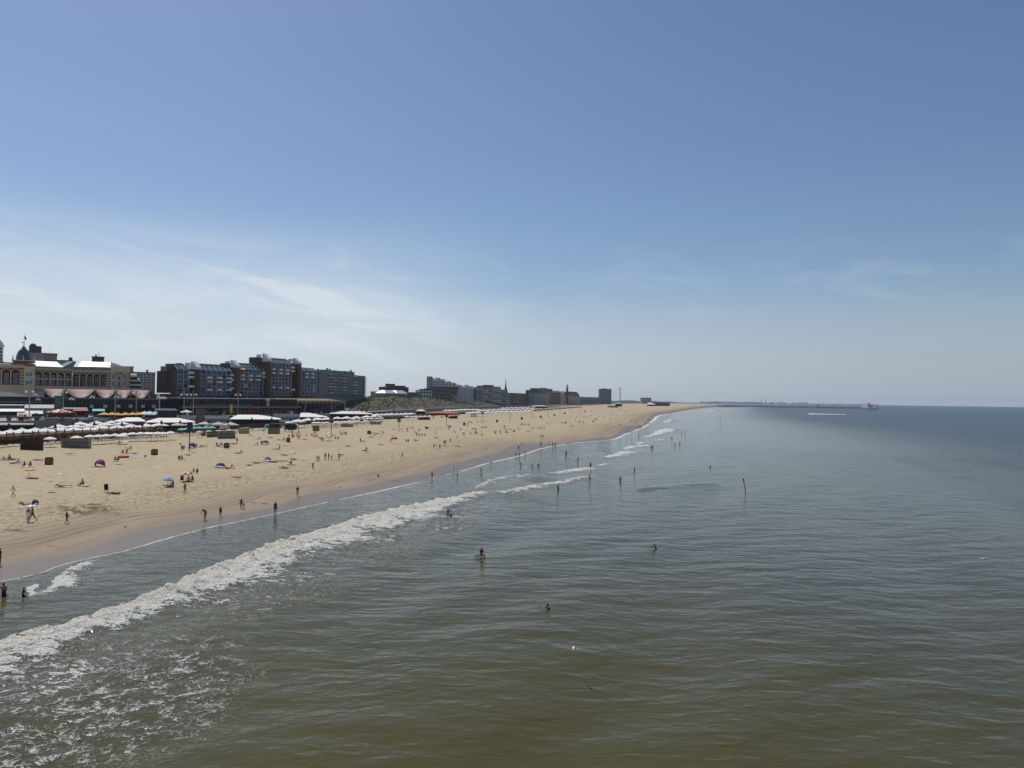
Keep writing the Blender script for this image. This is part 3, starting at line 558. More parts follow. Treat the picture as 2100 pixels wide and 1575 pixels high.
def make_poses():
    B = skin_body
    POSES['stand'] = B('person_standing'); POSES['stand2'] = B('person_standing_feet_apart', 2, ((6, 4), (-5, 2)), ((12, 14, 30), (-6, 10, 15)))
    POSES['walk'] = B('person_walking', 4, ((26, 8), (-22, 24)), ((-24, 6, 12), (26, 6, 20))); POSES['walk2'] = B('person_striding', 5, ((-26, 30), (28, 6)), ((28, 6, 25), (-26, 6, 12)))
    POSES['hips'] = B('person_hands_on_hips', 0, ((4, 2), (-4, 2)), ((-18, 42, 55), (-18, 42, 55))); POSES['bend'] = B('person_bending', 62, ((18, 14), (12, 12)), ((40, 6, 12), (34, 6, 10)), -10)
    POSES['out'] = B('person_arms_out', 18, ((8, 8), (4, 6)), ((20, 70, 5), (20, 70, 5))); POSES['reach'] = B('person_reaching', 14, ((12, 8), (-8, 8)), ((64, 8, 10), (52, 8, 16)))
    POSES['up'] = B('person_arm_raised', 6, ((4, 4), (-4, 4)), ((140, 20, 20), (20, 16, 40))); POSES['sit'] = B('person_sitting_knees_up', 12, ((128, 122), (122, 118)), ((42, 6, 30), (46, 6, 28)), 0)
    POSES['sit2'] = B('person_sitting_leaning_back', -24, ((84, 4), (88, 14)), ((-44, 14, 4), (-44, 14, 4)), 14); POSES['sit3'] = B('person_sitting_legs_out', 8, ((88, 6), (86, 22)), ((40, 8, 22), (36, 8, 24)))
    POSES['lie'] = B('person_lying_on_back', 0, ((6, 8), (14, 26)), ((8, 16, 10), (8, 16, 10)), 10, 90); POSES['lie2'] = B('person_lying_knees_up', 4, ((52, 96), (44, 90)), ((10, 20, 12), (150, 25, 60)), 10, 90)
    POSES['prone'] = B('person_lying_on_front', 0, ((-4, 4), (-2, 6)), ((150, 30, 60), (150, 30, 60)), 4, -90); POSES['prop'] = B('person_propped_on_elbows', -22, ((-14, 10), (-10, 60)), ((74, 8, 70), (74, 8, 70)), -20, -76)
    POSES['wade'] = B('person_wading', 6, ((10, 8), (-8, 10)), ((22, 34, 34), (18, 34, 40))); POSES['crouch'] = B('person_crouching', 48, ((112, 128), (98, 118)), ((52, 8, 20), (60, 8, 12)), -24); POSES['swim'] = B('person_swimming', 30, ((10, 20), (-10, 20)), ((100, 30, 20), (60, 40, 40)), -22)
make_poses()
def person(pose, loc, rz, label, top='skin', bottom='black', skin=1, hair=0, sc=1.0, group=None, sleeves=None):
    o = mesh_obj('person', POSES[pose], None, loc, rz); o.scale = (sc, sc, sc)
    ms = [SKINS[skin], SKINS[skin] if top == 'skin' else CLO[top], SKINS[skin] if bottom == 'skin' else CLO[bottom], HAIR[hair], SKINS[skin] if (top == 'skin' or sleeves is False) else CLO[top]]
    for i, m in enumerate(ms): o.material_slots[i].link = 'OBJECT'; o.material_slots[i].material = m
    return setk(o, label, 'person', group)
# ------------------------------------------------------------ promenade: raised slab with its sea wall
PROM_Z = 5.0
PROM_PX = [(-120,869),(0,866),(150,863),(300,860),(450,856),(600,852),(750,846),(860,840),(950,836),(1040,832.5),(1110,830),(1180,828.5),(1235,827.6)]
def build_promenade():
    e = [gp(x, y, PROM_Z) for x, y in PROM_PX]; inner = [(x-520-0.15*y, y+150) for x, y in e]
    b = MB(); n = len(e)
    for i in range(n-1):
        b.quad((*e[i], PROM_Z), (*e[i+1], PROM_Z), (*inner[i+1], PROM_Z), (*inner[i], PROM_Z), mi=0)
    o = b.build('promenade', paving); setk(o, 'raised seafront promenade behind the beach clubs', kind='structure')
    w_ = MB()
    for i in range(n-1):
        a, c = Vector(e[i]), Vector(e[i+1]); d = (c-a).normalized(); nn = Vector((d.y, -d.x))*0.4
        w_.add([(a.x, a.y, 1.5), (c.x, c.y, 1.5), (c.x, c.y, PROM_Z+0.5), (a.x, a.y, PROM_Z+0.5), (a.x+nn.x, a.y+nn.y, 1.5), (c.x+nn.x, c.y+nn.y, 1.5), (c.x+nn.x, c.y+nn.y, PROM_Z+0.5), (a.x+nn.x, a.y+nn.y, PROM_Z+0.5)],
               [(0,1,2,3),(4,5,6,7),(3,2,6,7),(0,4,7,3),(1,2,6,5)])
    o = w_.build('sea_wall', concrete); setk(o, 'low concrete sea wall along the promenade edge', 'wall')
build_promenade()
# ------------------------------------------------------------ grand hotel
def arch_bay(w, h, ow, s, sp, d, nm):
    """wall bay with a round-headed opening: sill s, springing sp; returns mesh of wall + reveal"""
    b = MB(); x0 = (w-ow)/2; x1 = x0+ow; r = ow/2; n = 10; cx = w/2
    arc = [(cx-r*math.cos(math.pi*k/n), sp+r*math.sin(math.pi*k/n)) for k in range(n+1)]
    b.quad((0,0,0),(x0,0,0),(x0,0,sp),(0,0,sp)); b.quad((x1,0,0),(w,0,0),(w,0,sp),(x1,0,sp)); b.quad((x0,0,0),(x1,0,0),(x1,0,s),(x0,0,s))
    for k in range(n):
        (ax, az), (bx, bz_) = arc[k], arc[k+1]; b.quad((ax,0,az),(bx,0,bz_),(w*(k+1)/n if k+1 < n else w,0,h),(w*k/n,0,h)) 
        b.quad((ax,0,az),(bx,0,bz_),(bx,d,bz_),(ax,d,az))
    b.quad((0,0,sp),(x0,0,sp),(0,0,h)); b.quad((x1,0,sp),(w,0,sp),(w,0,h))
    b.quad((x0,0,s),(x0,d,s),(x0,d,sp),(x0,0,sp)); b.quad((x1,0,s),(x1,d,s),(x1,d,sp),(x1,0,sp)); b.quad((x0,0,s),(x1,0,s),(x1,d,s),(x0,d,s))
    return b.mesh(nm, [brickred, cream])
def arch_trim(w, ow, s, sp, t=0.34):
    b = MB(); cx = w/2; r = ow/2; n = 10
    for k in range(n):
        a0, a1 = math.pi*k/n, math.pi*(k+1)/n; q = []
        for rr in (r, r+t): q += [(cx-rr*math.cos(a0), sp+rr*math.sin(a0)), (cx-rr*math.cos(a1), sp+rr*math.sin(a1))]
        b.prism([q[0], q[1], q[3], q[2]], -0.14, -0.004)
    b.box(cx-r-t, cx-r, -0.14, -0.004, 0, sp); b.box(cx+r, cx+r+t, -0.14, -0.004, 0, sp)
    return b.mesh('arch_trim', [cream])
def arcade(F, x0, x1, z0, ztop, n, ow_f, back, frame_m, glaz, lay):
    """n round-arched bays between local x0..x1; each bay a part with trim, back wall and windows"""
    w = (x1-x0)/n; h = ztop-z0; ow = w*ow_f; s = h*0.07; sp = h-ow/2-h*0.09
    bay_m = arch_bay(w, h, ow, s, sp, 1.3, 'arch_bay'); tr = arch_trim(w, ow, s, sp)
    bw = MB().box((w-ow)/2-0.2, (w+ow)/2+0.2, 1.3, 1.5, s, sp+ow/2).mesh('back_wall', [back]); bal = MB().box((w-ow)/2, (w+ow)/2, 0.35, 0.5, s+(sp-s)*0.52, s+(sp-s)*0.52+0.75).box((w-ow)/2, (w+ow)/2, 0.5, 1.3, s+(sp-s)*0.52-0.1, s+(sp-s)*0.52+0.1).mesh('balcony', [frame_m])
    for i in range(n):
        o = mesh_obj('arch_bay', bay_m, F.o, (x0+w*i, 0, z0)); mesh_obj('arch_trim', tr, o); mesh_obj('back_wall', bw, o)
        if lay == 'balcony': mesh_obj('balcony', bal, o)
        hh = (sp-s)*0.5
        for k in range(2):
            win(o, w/2-ow*0.28, s+0.3+k*hh*1.02, ow*0.56, hh*0.8, glaz, 1.28, white)
def striped_pier(F, xa, xb, z0, z1, n=11):
    b = MB(); h = (z1-z0)/n
    for k in range(n): b.box(xa, xb, -0.35 if k % 2 else -0.28, 0.3, z0+h*k, z0+h*(k+1), k % 2)
    return b.build('banded_pier', [brickred, cream], F.o)
def build_hotel():
    root = empty('grand_hotel', (at(100, 800, 430).x, 430, 8)); setk(root, 'long cream and brick seaside hotel with arcades, white roof and dark dome', 'hotel')
    wings = []
    def wing(xA, YA, xB, YB):
        F = Fac('hotel_wing', xA, YA, xB, YB, 8.0); F.o.parent = root; F.o.location = F.o.location-root.location; wings.append(F); return F
    # three frames; wings hang from the hotel as parts with their own pieces
    # left pavilion
    F = wing(-60, 396, 48, 409); z0 = F.Z(20, 789.5); zt = F.Z(20, 754); 
    MB().box(0, F.L, 0.5, 22, 0, z0, 0).box(0, F.L, 1.5, 22, z0, zt+3, 0).build('wall', [brickred], F.o)
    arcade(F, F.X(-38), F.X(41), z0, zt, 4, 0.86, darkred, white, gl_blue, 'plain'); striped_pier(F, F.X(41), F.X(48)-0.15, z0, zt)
    MB().box(0, F.L, -0.8, 1.5, zt, zt+0.5).box(0, F.L, -0.5, 1.5, zt+0.5, zt+1.3).box(0, F.L, -1.1, 1.5, zt+1.3, zt+1.7).build('cornice', [cream], F.o)
    MB().box(0, F.L, -0.6, 0.6, z0-1.0, z0-0.02).box(0, F.L, -0.3, 0.5, 0, z0-1.0).build('plinth', [cream], F.o)
    zr = F.Z(20, 741); MB().prism([(-1.2, zt+1.72), (-1.2, zt+2.0), (12, zr), (22, zr), (22, zt+1.72)], 0, F.L-6, axis='x').build('roof', [mat('beige_roof', (0.5, 0.46, 0.40), 0.6)], F.o)
    # corner bay under the dome
    G = wing(48, 407, 70.5, 410); z0g = z0; zg = G.Z(60, 751)
    MB().box(0.05, G.L, -0.6, 20, 0, zg).build('wall', [cream], G.o)
    for py0, py1 in ((763, 772.5), (780, 789)):
        for px in (51.5, 58.5): win(G.o, G.X(px), G.Z(60, py1), 1.5, G.Z(60, py0)-G.Z(60, py1), gl_blue, -0.62, white)
    MB().prism([(G.X(52), zg+1.2), (G.X(69.5), zg+1.2), (G.X(61), G.Z(61, 744.5))], -1.0, 1.0).build('pediment', [cream], G.o); MB().box(0.02, G.L+0.3, -1.1, 1, zg+0.01, zg+1.19).build('cornice', [brickred], G.o)
    # dome
    D = wing(30, 413, 63, 417.2); cx = D.L/2; zb = D.Z(46, 738.5); r = D.L/2*0.98; hh = D.Z(46, 713)-zb
    MB().box(-1.2, D.L+1.2, cx-r-1.2, cx+r+1.2, D.Z(46, 748), zb-0.5, 0).box(-1.8, D.L+1.8, cx-r-1.8, cx+r+1.8, zb-0.5, zb, 1).build('dome_base', [brickbrown, cream], D.o)
    prof = [(r, 0), (r*1.0, hh*0.15), (r*0.96, hh*0.35), (r*0.84, hh*0.58), (r*0.62, hh*0.8), (r*0.36, hh*0.94), (r*0.13, hh)]
    dm = MB().lathe(prof, 8, (cx, cx, zb), smooth=False).build('dome', [slate], D.o)
    MB().lathe([(r*0.28, hh), (r*0.3, hh+0.4), (0.3, hh+0.8), (0.3, hh+1.6), (0.12, hh+2.2), (0.06, hh+7.6)], 8, (cx, cx, zb)).box(cx-1.1, cx+0.4, cx-0.05, cx+0.05, zb+hh+2.9, zb+hh+3.3).build('finial', [darkgrey], D.o)
    MB().quad((cx+0.1, cx, zb+hh+7.4), (cx+0.9, cx+0.1, zb+hh+6.3), (cx+1.3, cx, zb+hh+4.6), (cx+0.3, cx+0.05, zb+hh+4.9)).quad((cx+0.1, cx+0.06, zb+hh+7.4), (cx+0.9, cx+0.16, zb+hh+6.3), (cx+1.3, cx+0.06, zb+hh+4.6), (cx+0.3, cx+0.11, zb+hh+4.9)).build('flag', [navy], D.o)
    for px in (24.5, 46, 69):
        x = D.X(px); MB().lathe([(0.55, 0), (0.55, 0.8), (0.3, 1.0), (0.32, 1.6), (0.05, 3.4)], 6, (x, 0 if px == 46 else cx, zb-0.4)).build('pinnacle', [cream], D.o)
    # concave wings
    A = wing(70.5, 411.5, 147, 427); za = A.Z(110, 791.5); zat = A.Z(110, 760)
    B_ = wing(147, 427, 226, 433); zbb = B_.Z(190, 793.5); zbt = B_.Z(190, 764)
    for W_, zz0, zz1, nb, k in ((A, za, zat, 5, 'balcony'), (B_, zbb, zbt, 5, 'plain')):
        MB().box(0.05, W_.L, 1.6, 18, 0, zz1+1, 0).build('wall', [brickbrown], W_.o)
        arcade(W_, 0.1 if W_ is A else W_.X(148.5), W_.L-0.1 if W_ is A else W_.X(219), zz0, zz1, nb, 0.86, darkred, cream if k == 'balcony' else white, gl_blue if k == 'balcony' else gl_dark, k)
        MB().box(0, W_.L, -0.5, 1.6, 0, zz0-0.9).box(0, W_.L, -0.8, 1.6, zz0-0.9, zz0-0.02).build('plinth', [cream], W_.o)
        for i in range(14): win(W_.o, W_.L*(i+0.25)/14, zz0-3.6, W_.L/14*0.5, 2.0, gl_dark, -0.52, offwhite)
        MB().box(0, W_.L, -0.6, 1.6, zz1, zz1+0.35).box(0, W_.L, -0.3, 1.6, zz1+0.35, zz1+0.9).box(0, W_.L, -1.0, 1.6, zz1+0.9, zz1+1.3).build('cornice', [cream], W_.o)
        ze = W_.Z(110 if W_ is A else 190, 752.8); zrg = W_.Z(110 if W_ is A else 190, 742 if W_ is B_ else 741.5, 10)
        MB().box(0.1, W_.L-0.1, 0.8, 3.0, zz1+1.31, ze).build('attic_wall', [midgrey], W_.o)
        n = 9
        for i in range(n): win(W_.o, W_.L*(i+0.3)/n, zz1+1.6, W_.L/n*0.42, (ze-zz1-1.3)*0.6, gl_dark, 0.76, offwhite, 'dormer_window')
        MB().prism([(0.3, ze+0.01), (0.3, ze+0.2), (10, zrg), (17, zrg-2.0), (17, ze+0.01)], 0.6 if W_ is A else 2.6, W_.L-(4.5 if W_ is A else 0.0), axis='x').build('roof', [zinc], W_.o)
    # valley hood between the wings
    x = A.L-3.6; MB().prism([(x-1.0, A.Z(144, 753)), (x+4.2, A.Z(144, 753)), (x+6.0, A.Z(144, 740.5)), (x+4.6, A.Z(144, 740.5))], 0.2, 9).build('roof_hood', [midgrey], A.o)
    striped_pier(B_, B_.X(219)+0.1, B_.L-0.1, zbb, zbt)
    # end pavilion
    E = wing(226, 431.5, 266, 436.5); ze0 = E.Z(245, 794.5); ze1 = E.Z(245, 764); zat = E.Z(245, 752.5)
    MB().box(0.05, E.L, 0.0, 18, 0, zat).build('wall', [cream], E.o)
    ab = arch_bay(E.X(250.5)-E.X(237.5), ze1-ze0, (E.X(250.5)-E.X(237.5))*0.78, 0.5, (ze1-ze0)*0.74, 0.5, 'arch_bay'); o = mesh_obj('arch_bay', ab, E.o, (E.X(237.5), -0.55, ze0)); w_ = E.X(250.5)-E.X(237.5)
    mesh_obj('arch_trim', arch_trim(w_, w_*0.78, 0.5, (ze1-ze0)*0.74), o)
    for k in range(2): win(o, w_*0.3, 0.8+k*(ze1-ze0)*0.4, w_*0.4, (ze1-ze0)*0.3, gl_dark, 0.5, white)
    for px in (229, 252.5):
        for k in range(2): win(E.o, E.X(px), ze0+0.6+k*(ze1-ze0)*0.46, 1.6, (ze1-ze0)*0.36, gl_blue, -0.02, white)
    striped_pier(E, E.X(260), E.L-0.02, ze0, ze1)
    MB().prism([(E.X(234.5), ze1+0.9), (E.X(252.5), ze1+0.9), (E.X(243.5), E.Z(243, 757))], -1.0, -0.4).build('pediment', [cream], E.o); MB().box(-0.3, E.L+0.3, -0.9, -0.01, ze1, ze1+0.88).build('cornice', [cream], E.o)
    MB().prism([(0.02, zat+0.02), (E.L-2, zat+0.02), (0.02, E.Z(226, 742.5, 9))], 4, 17).build('roof', [zinc], E.o)
    for px in (225.5, 234.5): MB().box(E.X(px)-0.4, E.X(px)+0.4, -0.2, 0.6, zat+0.01, zat+1.2).build('pinnacle', [cream], E.o)
    # turret at the picture edge
    T = wing(-14, 408, 4.5, 410.5); zt0, zt1, zt2 = T.Z(0, 741), T.Z(0, 711), T.Z(0, 700)
    MB().box(0, T.L, 0, T.L, zt0, zt1, 0).box(-0.5, T.L+0.5, -0.5, T.L+0.5, zt1, zt1+0.8, 0).box(-0.4, T.L+0.4, -0.4, T.L+0.4, zt0-6, zt0, 1).build('turret', [offwhite, midgrey], T.o); MB().lathe([(T.L*0.55, 0), (T.L*0.48, 1.4), (T.L*0.2, zt2-zt1), (0.1, zt2-zt1+1)], 8, (T.L/2, T.L/2, zt1+0.82), smooth=False).build('turret_roof', [greymetal], T.o)
    for k in range(4): win(T.o, T.L*0.62, zt0+1+k*(zt1-zt0)/4.4, T.L*0.22, 1.0, gl_dark, -0.02, None)
    flatten(root, [q.o for q in wings])
def flatten(root, frames):
    for f in frames:
        for c in [q for q in COL.objects if q.parent == f]:
            R_ = Matrix.Rotation(f.rotation_euler.z, 3, 'Z'); c.location = Vector(f.location)+R_ @ Vector(c.location); c.rotation_euler.z += f.rotation_euler.z; c.parent = root
        bpy.data.objects.remove(f)
build_hotel()
# ------------------------------------------------------------ town blocks behind the hotel
def slab(name, label, xA, YA, xB, YB, yt, yb, depth, wm, grid=None, gm=None, frame=None, roof=None, cat='building', zb=None, group=None, extra=None, fw=0.6, fh=0.55):
    """plain block seen between two pixels, with windows as parts; yt/yb = top and base pixel rows at its left corner"""
    F = Fac(name, xA, YA, xB, YB, PROM_Z if zb is None else zb); zt = F.Z((xA+xB)/2, yt); z0 = F.Z((xA+xB)/2, yb) if yb else 0.0
    MB().box(0, F.L, 0, depth, 0, zt-0.4, 0).build('wall', [wm], F.o)
    MB().box(-0.25, F.L+0.25, -0.25, depth+0.25, zt-0.4, zt, 0).build('roof', [roof or darkgrey], F.o)
    if grid: win_grid(F.o, 0.4, F.L-0.4, max(z0, 0)+0.3, zt-0.7, grid[0], grid[1], gm or gl_dark, fw, fh, -0.02, frame)
    if len(grid or ()) > 2:   # side windows on the end that faces the sea
        nd, nr = grid[2], grid[1]; ch = (zt-1.0-max(z0, 0))/nr
        for r in range(nr):
            for c in range(nd):
                o = win(F.o, F.L+0.02, max(z0, 0)+0.3+ch*(r+0.22), depth/nd*0.6, ch*0.55, gm or gl_dark, depth/nd*(c+0.2), frame); o.rotation_euler = (0, 0, math.pi/2)
    setk(F.o, label, cat, group); 
    if extra: extra(F, zt)
    return F
def roofbox(F, x0, x1, y0, y1, z0, z1, m, name='plant_room'): MB().box(x0, x1, y0, y1, z0, z1).build(name, [m], F.o)
def ex1(F, zt):
    roofbox(F, F.X(57, back=4), F.X(83, back=4), 4, 16, zt+0.01, F.Z(70, 709.5, 4), brickbrown, 'lift_tower'); MB().lathe([(1.9, 0), (1.8, 0.8), (1.2, 1.6), (0.3, 2.0)], 10, (F.X(65), 8, F.Z(70, 709.5, 4))).build('roof_dome', [darkgrey], F.o)
slab('apartment_block', 'grey and brown flats with dark lift tower rising behind the hotel dome', 57, 470, 91, None, 723, None, 20, greystone, None, extra=ex1, roof=midgrey, zb=5)
def ex2(F, zt): MB().tube((F.L*.4, 5, zt), (F.L*.4, 5, zt+4), 0.08, 0.04, 6).build('mast', [darkgrey], F.o)
slab('flat_roof_block', 'low dark-topped flats right of the grey block behind the hotel', 90.5, 474.5, 115, None, 724.5, None, 18, brownstone, (4, 9), gl_blue, offwhite, zb=5, extra=ex2)
slab('flat_roof_block', 'dark flat roof line peeping over the hotel wing with a small vent', 115.5, 478, 148, None, 738.5, None, 16, greystone, None, zb=5, roof=darkgrey, extra=lambda F, zt: roofbox(F, F.X(139), F.X(147), 2, 8, zt+0.01, zt+2.0, darkgrey, 'vent_box'))
slab('lift_tower_block', 'square dark brick tower top above the white hotel roof', 187, 480, 212, None, 731, None, 14, brickbrown, None, zb=5, extra=lambda F, zt: MB().tube((F.L*.5, 4, zt), (F.L*.5, 4, zt+3.5), 0.09, 0.05, 6).tube((F.L*.6, 4, zt), (F.L*.6, 4, zt+3), 0.09, 0.05, 6).box(F.L*.25, F.L*.38, 3, 5, zt, zt+1.4).build('aerial', [darkgrey], F.o))
slab('stepped_flats', 'pale balconied flats just right of the hotel end pavilion', 240, 450, 272.5, None, 751, 800, 14, greystone, (4, 9), gl_dark, offwhite, zb=5, roof=midgrey)
slab('grey_flats', 'long light grey flats between the hotel and the brown apartment block', 268, 462, 318, None, 763, 806, 14, whitestone, (6, 7), gl_blue, None, zb=5, roof=darkgrey, extra=lambda F, zt: roofbox(F, F.X(299), F.X(303), 3, 6, zt+0.01, zt+1.6, darkgrey, 'vent_box'))
for i_, (pa, pb, yt, lb) in enumerate(((266, 281, 770, 'top'), (266, 287, 779, 'second'), (266, 290, 788, 'third'), (266, 292, 797, 'lowest'))):
    Fq = Fac('awning_terrace', pa, 438, pb, None, 5); z = Fq.Z((pa+pb)/2, yt+3)
    MB().box(0, Fq.L, 0, 6, z, z+0.9, 0).box(0, Fq.L, 0.2, 6, z-2.0, z, 1).build('slab', [offwhite, gl_dark], Fq.o); MB().prism([(-0.5, z+0.95), (0.2, z+0.95), (6, z+2.2), (6, z+1.2)], 0, Fq.L*0.9, axis='x').build('roof', [midgrey], Fq.o); setk(Fq.o, f'{lb} of the stepped pale terraces beside the hotel end', 'terrace', 'stepped terraces by the hotel')
# ------------------------------------------------------------ big brown apartment complex
def build_apartments():
    F = Fac('apartment_complex', 314, 440, 648, 560, PROM_Z); setk(F.o, 'long brown brick apartment complex with blue glazed bays and slanted grey tower tops', 'apartments')
    o = F.o; X = lambda x, b=0.0: F.X(x, 790, b)
    def brick(x0, x1, yt, yb, y0=0.0, dep=16.0, name='wall', m=brickbrown):
        xm = (x0+x1)/2; b = max(0, y0)
        return MB().box(F.P(x0, yt, b)[0], F.P(x1, yt, b)[0], y0, y0+dep, max(0, F.Z(xm, yb, b)), F.Z(xm, yt, b)).build(name, [m], o)
    brick(341, 363, 761, 806, 6.6, 9.0); brick(361, 363.2, 757, 806, -0.5, 7.0); brick(340, 363, 751.5, 761, 7, 5, 'upper_wall', midgrey); brick(352, 363, 746, 757, 3, 6, 'upper_wall', darkstone)
    brick(363.4, 411, 757, 812, 1.2, 6); brick(411, 482, 758, 812, 1.2, 16); brick(482, 547, 753, 812, 1.2, 16); brick(547, 604, 742, 813, 1.2, 16); brick(617, 648, 758, 813, 1.2, 16)
    brick(462, 474, 745, 753, 4.2, 5, 'upper_wall'); brick(523, 540, 733, 747, 4.2, 6, 'upper_wall'); brick(386, 392, 744, 758, 3, 3, 'upper_wall', greymetal); brick(468, 472, 740.5, 746, 5, 3, 'plant_room', greymetal); brick(532, 536, 727, 734, 5, 3, 'plant_room', greymetal); brick(597, 601, 736, 742, 5, 3, 'plant_room', greymetal)
    for xa, xb in ((334, 341), (336, 345)): pass
    # towers with their slanted metal tops
    for x0, x1, c0, yct, ycb, yb in ((398, 411, 390.5, 741, 757.5, 826), (482, 491, 473, 738, 753.5, 828), (546, 555, 538, 725, 741.5, 828), (604, 617.5, 602.5, 734, 747, 828)):
        y0 = -4.0; b = F.P(x1, 800, y0)[0]; a = b-2.8
        t = MB().box(a, b, y0, 6, max(0, F.Z(x0, yb, y0)), F.Z(x1, ycb, y0)).build('stair_tower', [brickbrown], o)
        zl = F.Z(x1, ycb, y0); zh = F.Z(x1, yct, y0)
        # wedge: high at the back, low lip at the front
        MB().prism([(y0-0.25, zl), (y0-0.25, zl+(zh-zl)*0.26), (y0+4.5, zh), (y0+5.6, zh), (y0+5.6, zl)], a-0.2, b+0.15, axis='x').build('tower_cap', [greymetal], t)
    # glazed bays: frames, panes, fins, balconies
    def glazed(x0, x1, yt, yb, nc, nr, bal=(), slope=True, pale=()):
        a, b = X(x0), X(x1); z0, z1 = F.Z((x0+x1)/2, yb), F.Z((x0+x1)/2, yt); cw = (b-a)/nc; ch = (z1-z0)/nr
        fr = MB()
        for c in range(nc+1): fr.box(a+cw*c-0.12, a+cw*c+0.12, -0.55, 1.2, z0, z1)
        for r in range(nr+1): fr.box(a+0.13, b-0.13, -0.32, 1.2, z0+ch*r-0.14, z0+ch*r+0.14)
        g_ = fr.build('glazing_frame', [mat('grey_blue_frame', (0.42, 0.45, 0.49), 0.5)], o)
        for r in range(nr):
            for c in range(nc):
                m = lightgrey if (c, r) in pale else (gl_blue if (c*7+r*3) % 5 else gl_dark)
                win(g_, a+cw*c+0.14, z0+ch*r+0.14, cw-0.28, ch*0.42, m if m is lightgrey else navy_panel, 0.25, None, 'spandrel'); win(g_, a+cw*c+0.14, z0+ch*r+0.14+ch*0.42, cw-0.28, ch*0.58-0.28, m, 0.15, None)
            for c in bal:
                if r in bal[c] if isinstance(bal, dict) else False:
                    MB().box(a+cw*c+0.2, a+cw*(c+1)-0.2, -1.7, -0.56, z0+ch*r-0.1, z0+ch*r+1.1).build('balcony', [white], o)
        if slope:
            for c in range(nc+1): MB().prism([(-0.6, z1-0.1), (-0.3, z1-0.1), (2.9, z1+2.2), (2.9, z1+2.6)], a+cw*c-0.14, a+cw*c+0.14, axis='x').build('glass_fin', [offwhite], o)
            for c in range(nc): MB().prism([(-0.3, z1+0.05), (-0.2, z1), (2.9, z1+2.15), (2.9, z1+2.3)], a+cw*c+0.15, a+cw*(c+1)-0.15, axis='x').build('sloped_glazing', [gl_blue if c % 2 else gl_teal], o)
        return a, b, z0, z1, cw, ch
    def upper(x0, x1, yt, yb, nc):
        bk = 4.0; a, b = F.P(x0, yt, bk)[0], F.P(x1, yt, bk)[0]; z0, z1 = F.Z(x0, yb, bk), F.Z((x0+x1)/2, yt, bk); cw = (b-a)/nc
        MB().box(a, b, bk, bk+9, z0-3, z1).build('upper_wall', [darkstone], o)
        for c in range(nc):
            win(o, a+cw*c+0.3, z0+0.2, cw-0.6, (z1-z0)*0.55, gl_dark, bk-0.02, offwhite); MB().prism([(bk-1.2, z1-1.2), (bk-1.0, z1-1.2), (bk+2, z1+0.6), (bk+2, z1+0.9)], a+cw*c-0.15, a+cw*c+0.15, axis='x').build('glass_fin', [offwhite], o); MB().prism([(bk-1.0, z1-1.15), (bk-0.9, z1-1.2), (bk+2, z1+0.55), (bk+2, z1+0.7)], a+cw*c+0.16, a+cw*(c+1)-0.16, axis='x').build('sloped_glazing', [darkgrey if c % 2 else gl_blue], o)
    def bal_col(x0, x1, ys):
        for y in ys: 
            a, b = F.P(x0, y, -1)[0], F.P(x1, y, -1)[0]; z = F.Z(x0, y+2.5, -1); MB().prism([(a, z), (b-0.5, z), (b, z+0.4), (b, z+1.4), (a, z+1.4)], -1.8, 0.6).build('balcony', [white], o)
    glazed(363, 386.5, 757, 807, 2, 5); bal_col(387, 397, (764, 773, 792)); upper(364, 378, 746.5, 754, 1)
    glazed(411, 473, 760, 809, 6, 6, {1: (1, 3, 4), 3: (1, 3, 4), 5: (1, 3, 4)}); upper(411, 456, 748.5, 757, 5); bal_col(473.5, 482, (768.5, 778, 796))
    glazed(491, 539, 757, 810, 6, 7, {0: (4, 5), 2: (4, 5), 4: (4, 5)}, pale=((1, 2), )); upper(491, 532, 747, 754, 5); bal_col(539, 546, (764, 772.5))
    glazed(555, 597, 745, 811, 6, 9, {0: (2, 6, 7), 2: (2, 6, 7), 4: (2, 6, 7)}); upper(555, 590, 736.5, 742, 5); bal_col(597.5, 603.5, (753, 760, 799))
    glazed(618, 647, 760.5, 811, 5, 7, {1: (5, 6), 3: (5, 6)}, pale=((4, 1), (4, 2))); upper(618, 633, 755.5, 760, 2)
    # orange sunshades
    for x0, x1, y0, y1 in ((421, 429, 778, 783), (491, 499, 754.5, 758), (531, 540, 766.5, 771.5)):
        a, b = X(x0), X(x1); z0, z1 = F.Z(x0, y1, -1), F.Z(x0, y0, -1); MB().prism([(-2.4, z0), (-2.3, z0+0.1), (-0.6, z1), (-0.6, z1-0.15)], a, b, axis='x').build('sunshade', [orangecanvas], o)
    # lower storey: slabs on columns, dark recess
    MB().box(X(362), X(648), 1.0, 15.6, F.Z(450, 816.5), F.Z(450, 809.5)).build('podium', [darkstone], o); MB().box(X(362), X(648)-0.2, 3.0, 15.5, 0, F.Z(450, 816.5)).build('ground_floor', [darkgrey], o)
    for i in range(17):
        x = X(364)+i*(X(645)-X(364))/16; MB().box(x, x+1.6, -0.2, 2.9, 0, F.Z(450, 813)).build('column', [brownstone], o)
    for i in range(14):
        x = X(366)+i*(X(640)-X(366))/13; MB().lathe([(0.05, -0.3), (0.32, -0.15), (0.4, 0.1), (0.25, 0.38), (0.03, 0.45)], 8, (x, -0.8, F.Z(450, 815))).build('globe_lamp', [lampglass], o)
navy_panel = mat('navy_spandrel', (0.045, 0.06, 0.095), 0.4, var=0.2)
build_apartments()
